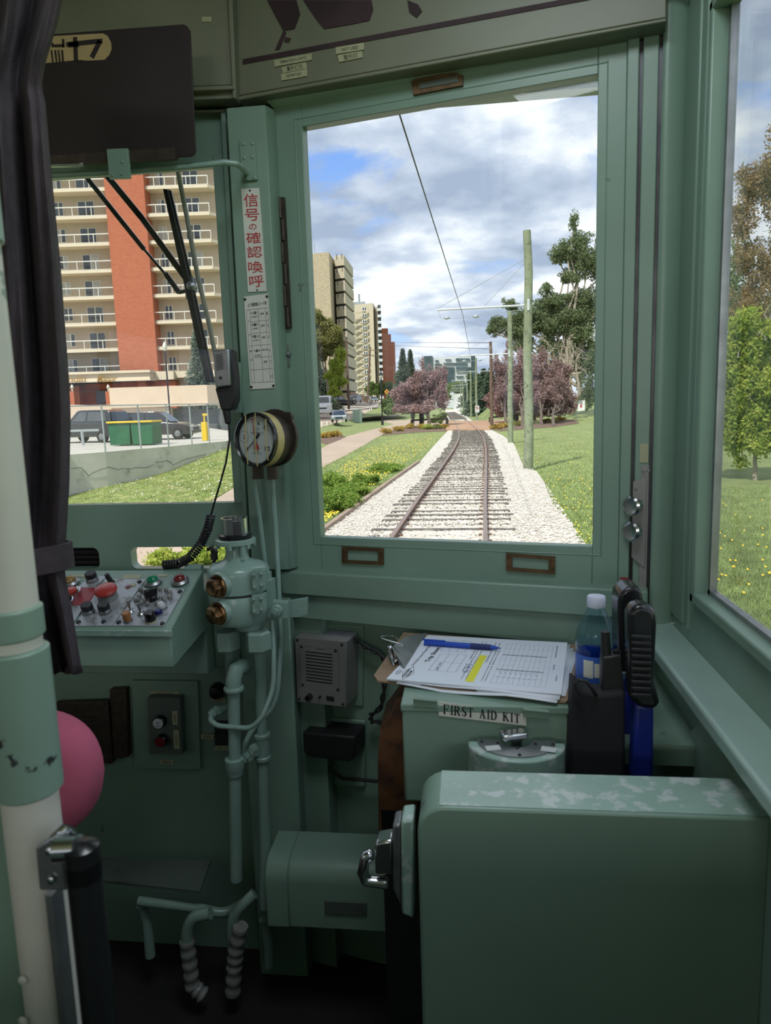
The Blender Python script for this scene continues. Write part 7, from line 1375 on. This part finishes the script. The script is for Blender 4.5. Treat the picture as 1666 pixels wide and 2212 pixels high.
g = G(); block(g, [HP(839, 343.8), HP(840.5, 343.8), HP(840.5, 344), HP(839, 344)], zat_(840, 800, 345), zat_(840, 720, 345)); g.obj('window_strip', m['window_dark'], t)
t = thing('office_block', 'white and teal office building in the distance above the track', 'building', HP(970, 420))
D4 = 420; zt4 = zat_(970, 770, D4); g = G(); block(g, [HP(932, D4), HP(1020, D4), HP(1020, D4+25), HP(932, D4+25)], -3, zt4); g.obj('wall', m['hospital_panel'], t, smooth=False)
g = G(); block(g, [HP(918, D4-1), HP(937, D4-1), HP(937, D4+20), HP(918, D4+20)], -3, zat_(930, 769, D4)); g.obj('glass_corner', m['hospital_glass'], t, smooth=False); g = G(); block(g, [HP(1019, D4-1), HP(1028, D4+2), HP(1026, D4+22), HP(1018, D4+20)], -3, zat_(1020, 767, D4)); g.obj('glass_end', m['hospital_glass'], t, smooth=False)
for u0, u1, v0, v1 in ((939, 955, 786, 789), (958, 985, 784, 787), (939, 950, 793, 796), (985, 1010, 784, 788), (985, 1018, 793, 797), (960, 982, 793, 806), (960, 982, 808, 816), (960, 982, 818, 828), (986, 1010, 801, 804), (1006, 1019, 800, 806), (1006, 1019, 810, 816), (986, 1002, 812, 815), (986, 1004, 822, 826), (962, 975, 776, 778), (985, 1015, 774, 779), (940, 948, 778, 781)):
    g = G(); g.prism([Y(u, v, D4-1) for u, v in ((u0, v0), (u1, v0), (u1, v1), (u0, v1))], EY*.6); g.obj('window_band', m['hospital_glass'], t, smooth=False)
t = thing('white_shed', 'low white building beside the far track', 'building', HP(1000, 260)); g = G(); block(g, [HP(992, 255), HP(1006, 250), HP(1006, 280), HP(980, 280)], -3, zat_(1000, 850, 255)); g.obj('wall', m['sign_plain'], t, smooth=False)
t = thing('footbridge', 'grey footbridge over the far end of the track', 'bridge', HP(975, 300)); g = G(); g.prism([Y(u, v, 300) for u, v in ((955, 849), (1002, 847), (1002, 852), (955, 853))], EY*4); g.obj('deck', m['hospital_panel'], t, smooth=False)
for u in (958, 985, 991): g = G(); g.tube([Y(u, 852, 302), Y(u, 886, 302)], .35, 6); g.obj('pier', m['black_iron'], t)
# brown timber shed by the parked cars
g = G(); g.prism([Y(u, v, 165) for u, v in ((752, 868), (790, 868), (789, 857), (775, 852), (757, 846))], EY*4); tag(g.obj('timber_shed', m['pole_brown'], smooth=False), 'low brown timber canopy behind the parked cars', 'shed')
# ---- trees
def B(u, v, d, ru, rv=None): p = Y(u, v, d); k = d/F*1.0; return (p, (ru*k, ru*k*0.9, (rv or ru)*k))
tree('plum_tree', 'plum leaved crabapple tree left of the crossing', Z(929, 924, ZL), [B(885, 862, 74, 34, 28), B(920, 840, 74, 36, 34), B(950, 855, 73, 20, 30), B(905, 820, 74, 26, 24), B(938, 815, 74, 24, 26), B(912, 800, 74, 7, 24), B(870, 868, 73, 20, 20), B(905, 880, 72, 40, 16), B(960, 805, 74, 8, 22), B(862, 885, 73, 14, 12), B(890, 838, 72, 22, 18)], 17000, 0.17, 'leaf_plum', tr=0.20, twigs=20)
for lb_, u, bl, sd in (('plum leaved crabapple tree behind the second pole', 1092, [(1080, 850, 26, 40), (1100, 810, 26, 40), (1085, 870, 34, 20), (1075, 800, 14, 30), (1098, 765, 9, 24), (1115, 840, 20, 40)], 0), ('plum leaved crabapple tree between the near poles', 1130, [(1130, 850, 26, 36), (1140, 810, 28, 34), (1150, 790, 14, 30), (1120, 870, 30, 18), (1128, 780, 14, 26)], 3), ('plum leaved crabapple tree right of the nearest pole', 1170, [(1175, 850, 28, 36), (1180, 815, 30, 30), (1170, 775, 14, 22), (1190, 870, 26, 18), (1160, 800, 14, 24)], -2), ('rightmost plum leaved crabapple tree', 1196, [(1205, 845, 30, 36), (1215, 815, 20, 24), (1225, 865, 20, 18), (1236, 878, 12, 10), (1208, 800, 14, 20)], 2)):
    tree('plum_tree', lb_, Z(u, 919+sd*.6, ZL), [B(a, b_, 78+sd, c, d) for a, b_, c, d in bl]+[B(u-10, 885, 77+sd, 26, 14), B(u+16, 882, 77+sd, 24, 14), B(u, 858, 76+sd, 30, 26)], 12000, 0.17, 'leaf_plum', tr=0.18, twigs=12)
tree('poplar_tree', 'large dark green poplar with bare pale branches at the right edge', Y(1232, 892, 95), [B(1240, 480, 95, 10, 26), B(1255, 520, 95, 26, 22), B(1225, 545, 95, 28, 24), B(1205, 560, 95, 14, 12), B(1270, 570, 95, 30, 40), B(1230, 600, 95, 26, 18), B(1180, 625, 95, 16, 14), B(1205, 650, 95, 26, 16), B(1250, 650, 95, 30, 22), B(1160, 690, 95, 34, 30), B(1110, 700, 96, 34, 34), B(1075, 705, 96, 22, 20), B(1060, 715, 96, 10, 8), B(1100, 660, 96, 18, 16), B(1200, 700, 95, 34, 30), B(1245, 720, 95, 34, 40), B(1270, 800, 94, 22, 50), B(1130, 745, 96, 24, 20), B(1190, 745, 95, 30, 16), B(1275, 860, 94, 12, 30), B(1300, 640, 95, 30, 50), B(1300, 560, 95, 26, 40), B(1225, 680, 96, 40, 34), B(1180, 660, 96, 26, 24), B(1265, 690, 96, 30, 40), B(1240, 780, 97, 44, 40), B(1130, 715, 96, 34, 26), B(1240, 560, 96, 30, 34)], 44000, 0.24, 'leaf_dark', 'bark_pale', tr=0.5, twigs=90, shell=0.35)
g = G(); base = Y(1240, 890, 88)
for k in range(85):
    a = Y(rnd.uniform(1170, 1250), rnd.uniform(730, 820), rnd.uniform(86, 90)); b = a+Vector((rnd.uniform(-1.5, 2.2), rnd.uniform(-1, 1), rnd.uniform(-2.6, 1.2))); limb(g, a, b, 0.05, 0.01, 0.25, 5)
limb(g, base, Y(1215, 745, 88), 0.3, 0.08, .4); limb(g, base, Y(1255, 760, 88), 0.25, 0.06, .4); t = tag(g.obj('bare_tree', m['bark_pale']), 'tangle of bare pale branches beside the poplar', 'tree')
spruce('taller dark spruce behind the left plum tree', Y(873, 868, 150), zat_(873, 758, 150)-zat_(873, 868, 150), 2.9, n=7000, size=.5); spruce('shorter dark spruce behind the left plum tree', Y(889, 868, 150), zat_(889, 759, 150)-zat_(889, 868, 150), 2.0, n=5000, size=.5)
spruce('dark spruce behind the white van at the left window edge', Y(690, 880, 120), zat_(690, 775, 120)-zat_(690, 880, 120), 4.0, n=7000, size=.4)
tree('elm_tree', 'tall olive leaved elm in front of the pebble dashed tower', Y(712, 885, 112), [B(690, 700, 112, 26, 26), B(715, 730, 112, 26, 26), B(680, 740, 112, 20, 30), B(735, 745, 112, 12, 22), B(700, 765, 112, 20, 14), B(672, 700, 112, 12, 20)], 11000, .30, 'leaf_olive', 'bark_pale', tr=.3, twigs=40, shell=.3)
tree('young_tree', 'fresh green young tree beside the white van', Y(732, 884, 110), [B(730, 790, 110, 16, 20), B(722, 815, 110, 18, 18), B(738, 825, 110, 12, 16), B(735, 765, 110, 10, 14), B(720, 845, 110, 16, 12)], 8000, .26, 'leaf_lime', tr=.14, twigs=20, shell=.3)
tree('round_tree', 'small round green tree before the cream tower', Y(803, 872, 160), [B(801, 837, 160, 11, 13), B(807, 845, 160, 9, 10)], 3000, .35, 'leaf_green', tr=.15)
tree('hedge_tree', 'row of green bushes below the red brick tower', Y(836, 872, 200), [B(830, 838, 200, 16, 14), B(846, 842, 200, 12, 16), B(855, 850, 200, 12, 14)], 5000, .4, 'leaf_green', tr=.2)
tree('bush', 'tall green bush on the bank beside the yellow sign', Y(838, 888, 118), [B(836, 875, 118, 10, 12), B(850, 882, 112, 20, 12), B(842, 865, 118, 7, 10)], 5000, .22, 'leaf_green', tr=.08, cat='bush')
tree('bush', 'low green bush behind the left railing', Z(955, 915, ZL), [B(950, 902, 84, 14, 9), B(940, 908, 84, 14, 6)], 4000, .16, 'leaf_green', tr=.06, cat='bush')
for k, (u, vt, vb, d, r, lf, lb_) in enumerate(((1046, 800, 885, 130, 4.0, 'leaf_spruce', 'broad dark spruce beyond the crossing left of the brown pole'), (1034, 810, 885, 150, 3.4, 'leaf_dark', 'dark conifer left of the broad spruce'), (1017, 804, 875, 210, 4.0, 'leaf_spruce', 'distant dark conifer below the office building'), (1060, 800, 888, 125, 4.0, 'leaf_spruce', 'dark spruce behind the brown pole'))):
    b = Y(u, vb, d); spruce(lb_, b, zat_(u, vt, d)-b.z, r, lf, 7000, .5)
tree('distant_tree', 'pale green tree above the far end of the track', Y(985, 880, 280), [B(980, 838, 280, 16, 12), B(1000, 845, 280, 12, 14), B(965, 858, 290, 10, 8)], 4000, .6, 'leaf_green', tr=.3)
tree('distant_tree', 'dark tree line behind the right plum trees', Y(1150, 895, 140), [B(1140, 868, 140, 50, 16), B(1215, 868, 140, 40, 18), B(1080, 870, 140, 24, 14), B(1275, 860, 140, 30, 26)], 12000, .4, 'leaf_dark', tr=.3)
g = G(); g.add([Z(1020, 908, ZL), Z(1060, 908, ZL), Z(1350, 905, ZL), Y(1350, 862, 150), Y(1060, 862, 140), Y(1012, 882, 180), Y(1000, 888, 190), Z(1003, 893, ZL)], [(0, 1, 2, 3, 4, 5, 6, 7)]); struct(g.obj('bank', m['lawn'], smooth=False), 'grass bank beyond the crossing')
# trees outside the side window
for (x, y, k), lb_ in zip(((38, 78, 1.0), (52, 92, 1.2), (46, 60, .9), (34, 112, 1.3)), ('broad park tree on the lawn right of the poplar', 'tall park tree farthest right behind the lawn', 'small park tree nearest the side window beyond the lawn', 'tall park tree behind the rightmost plum tree')):
    c = Vector((x, y, ZL)); tree('park_tree', lb_, c, [(c+Vector((a*k, b*k, h*k)), (rr*k, rr*k, rr*k*.9)) for a, b, h, rr in ((0, 0, 6.5, 3), (-2, 1, 5, 2.4), (2.2, 0, 5.2, 2.5), (.4, -1, 8.6, 2.2), (-1, 1, 7.6, 2.2), (1.4, .6, 3.8, 2))], 6000, .32, 'leaf_green', tr=.3*k)
tree('maple_tree', 'tall tree outside the side window with brick reflection painted into its leaves', Y(1760, 960, 30), [B(1640, 400, 30, 50, 60), B(1600, 470, 30, 34, 50), B(1690, 350, 30, 60, 90), B(1610, 560, 30, 30, 40), B(1680, 560, 30, 50, 70), B(1740, 480, 30, 70, 120), B(1620, 650, 30, 40, 50)], 14000, .11, 'leaf_brick_reflect', 'bark_pale', tr=.16, twigs=50, shell=.3)  # leaf colour stands for the brick tower mirrored in the pane
tree('box_elder_tree', 'bright yellow green young tree outside the side window', Y(1632, 1062, 20), [B(1600, 760, 20, 50, 60), B(1640, 840, 20, 50, 60), B(1580, 900, 20, 40, 60), B(1650, 720, 20, 60, 50), B(1620, 950, 20, 50, 50), B(1580, 820, 20, 26, 50), B(1690, 900, 20, 60, 90)], 18000, .09, 'leaf_lime', 'bark_pale', tr=.07, twigs=30, shell=.1, elong=2.2)
tree('dark_tree', 'dark green tree filling the gap behind the yellow green one', Y(1590, 1010, 38), [B(1580, 700, 38, 40, 60), B(1570, 820, 38, 50, 80), B(1650, 800, 38, 70, 100), B(1580, 940, 38, 50, 60), B(1660, 940, 38, 60, 50), B(1590, 620, 38, 24, 60), B(1640, 1000, 38, 80, 24), B(1700, 880, 38, 80, 90), B(1740, 980, 38, 90, 40), B(1640, 700, 38, 50, 50), B(1600, 560, 38, 24, 40), B(1720, 720, 38, 60, 70)], 26000, .14, 'leaf_green', tr=.2, twigs=30, shell=.3)
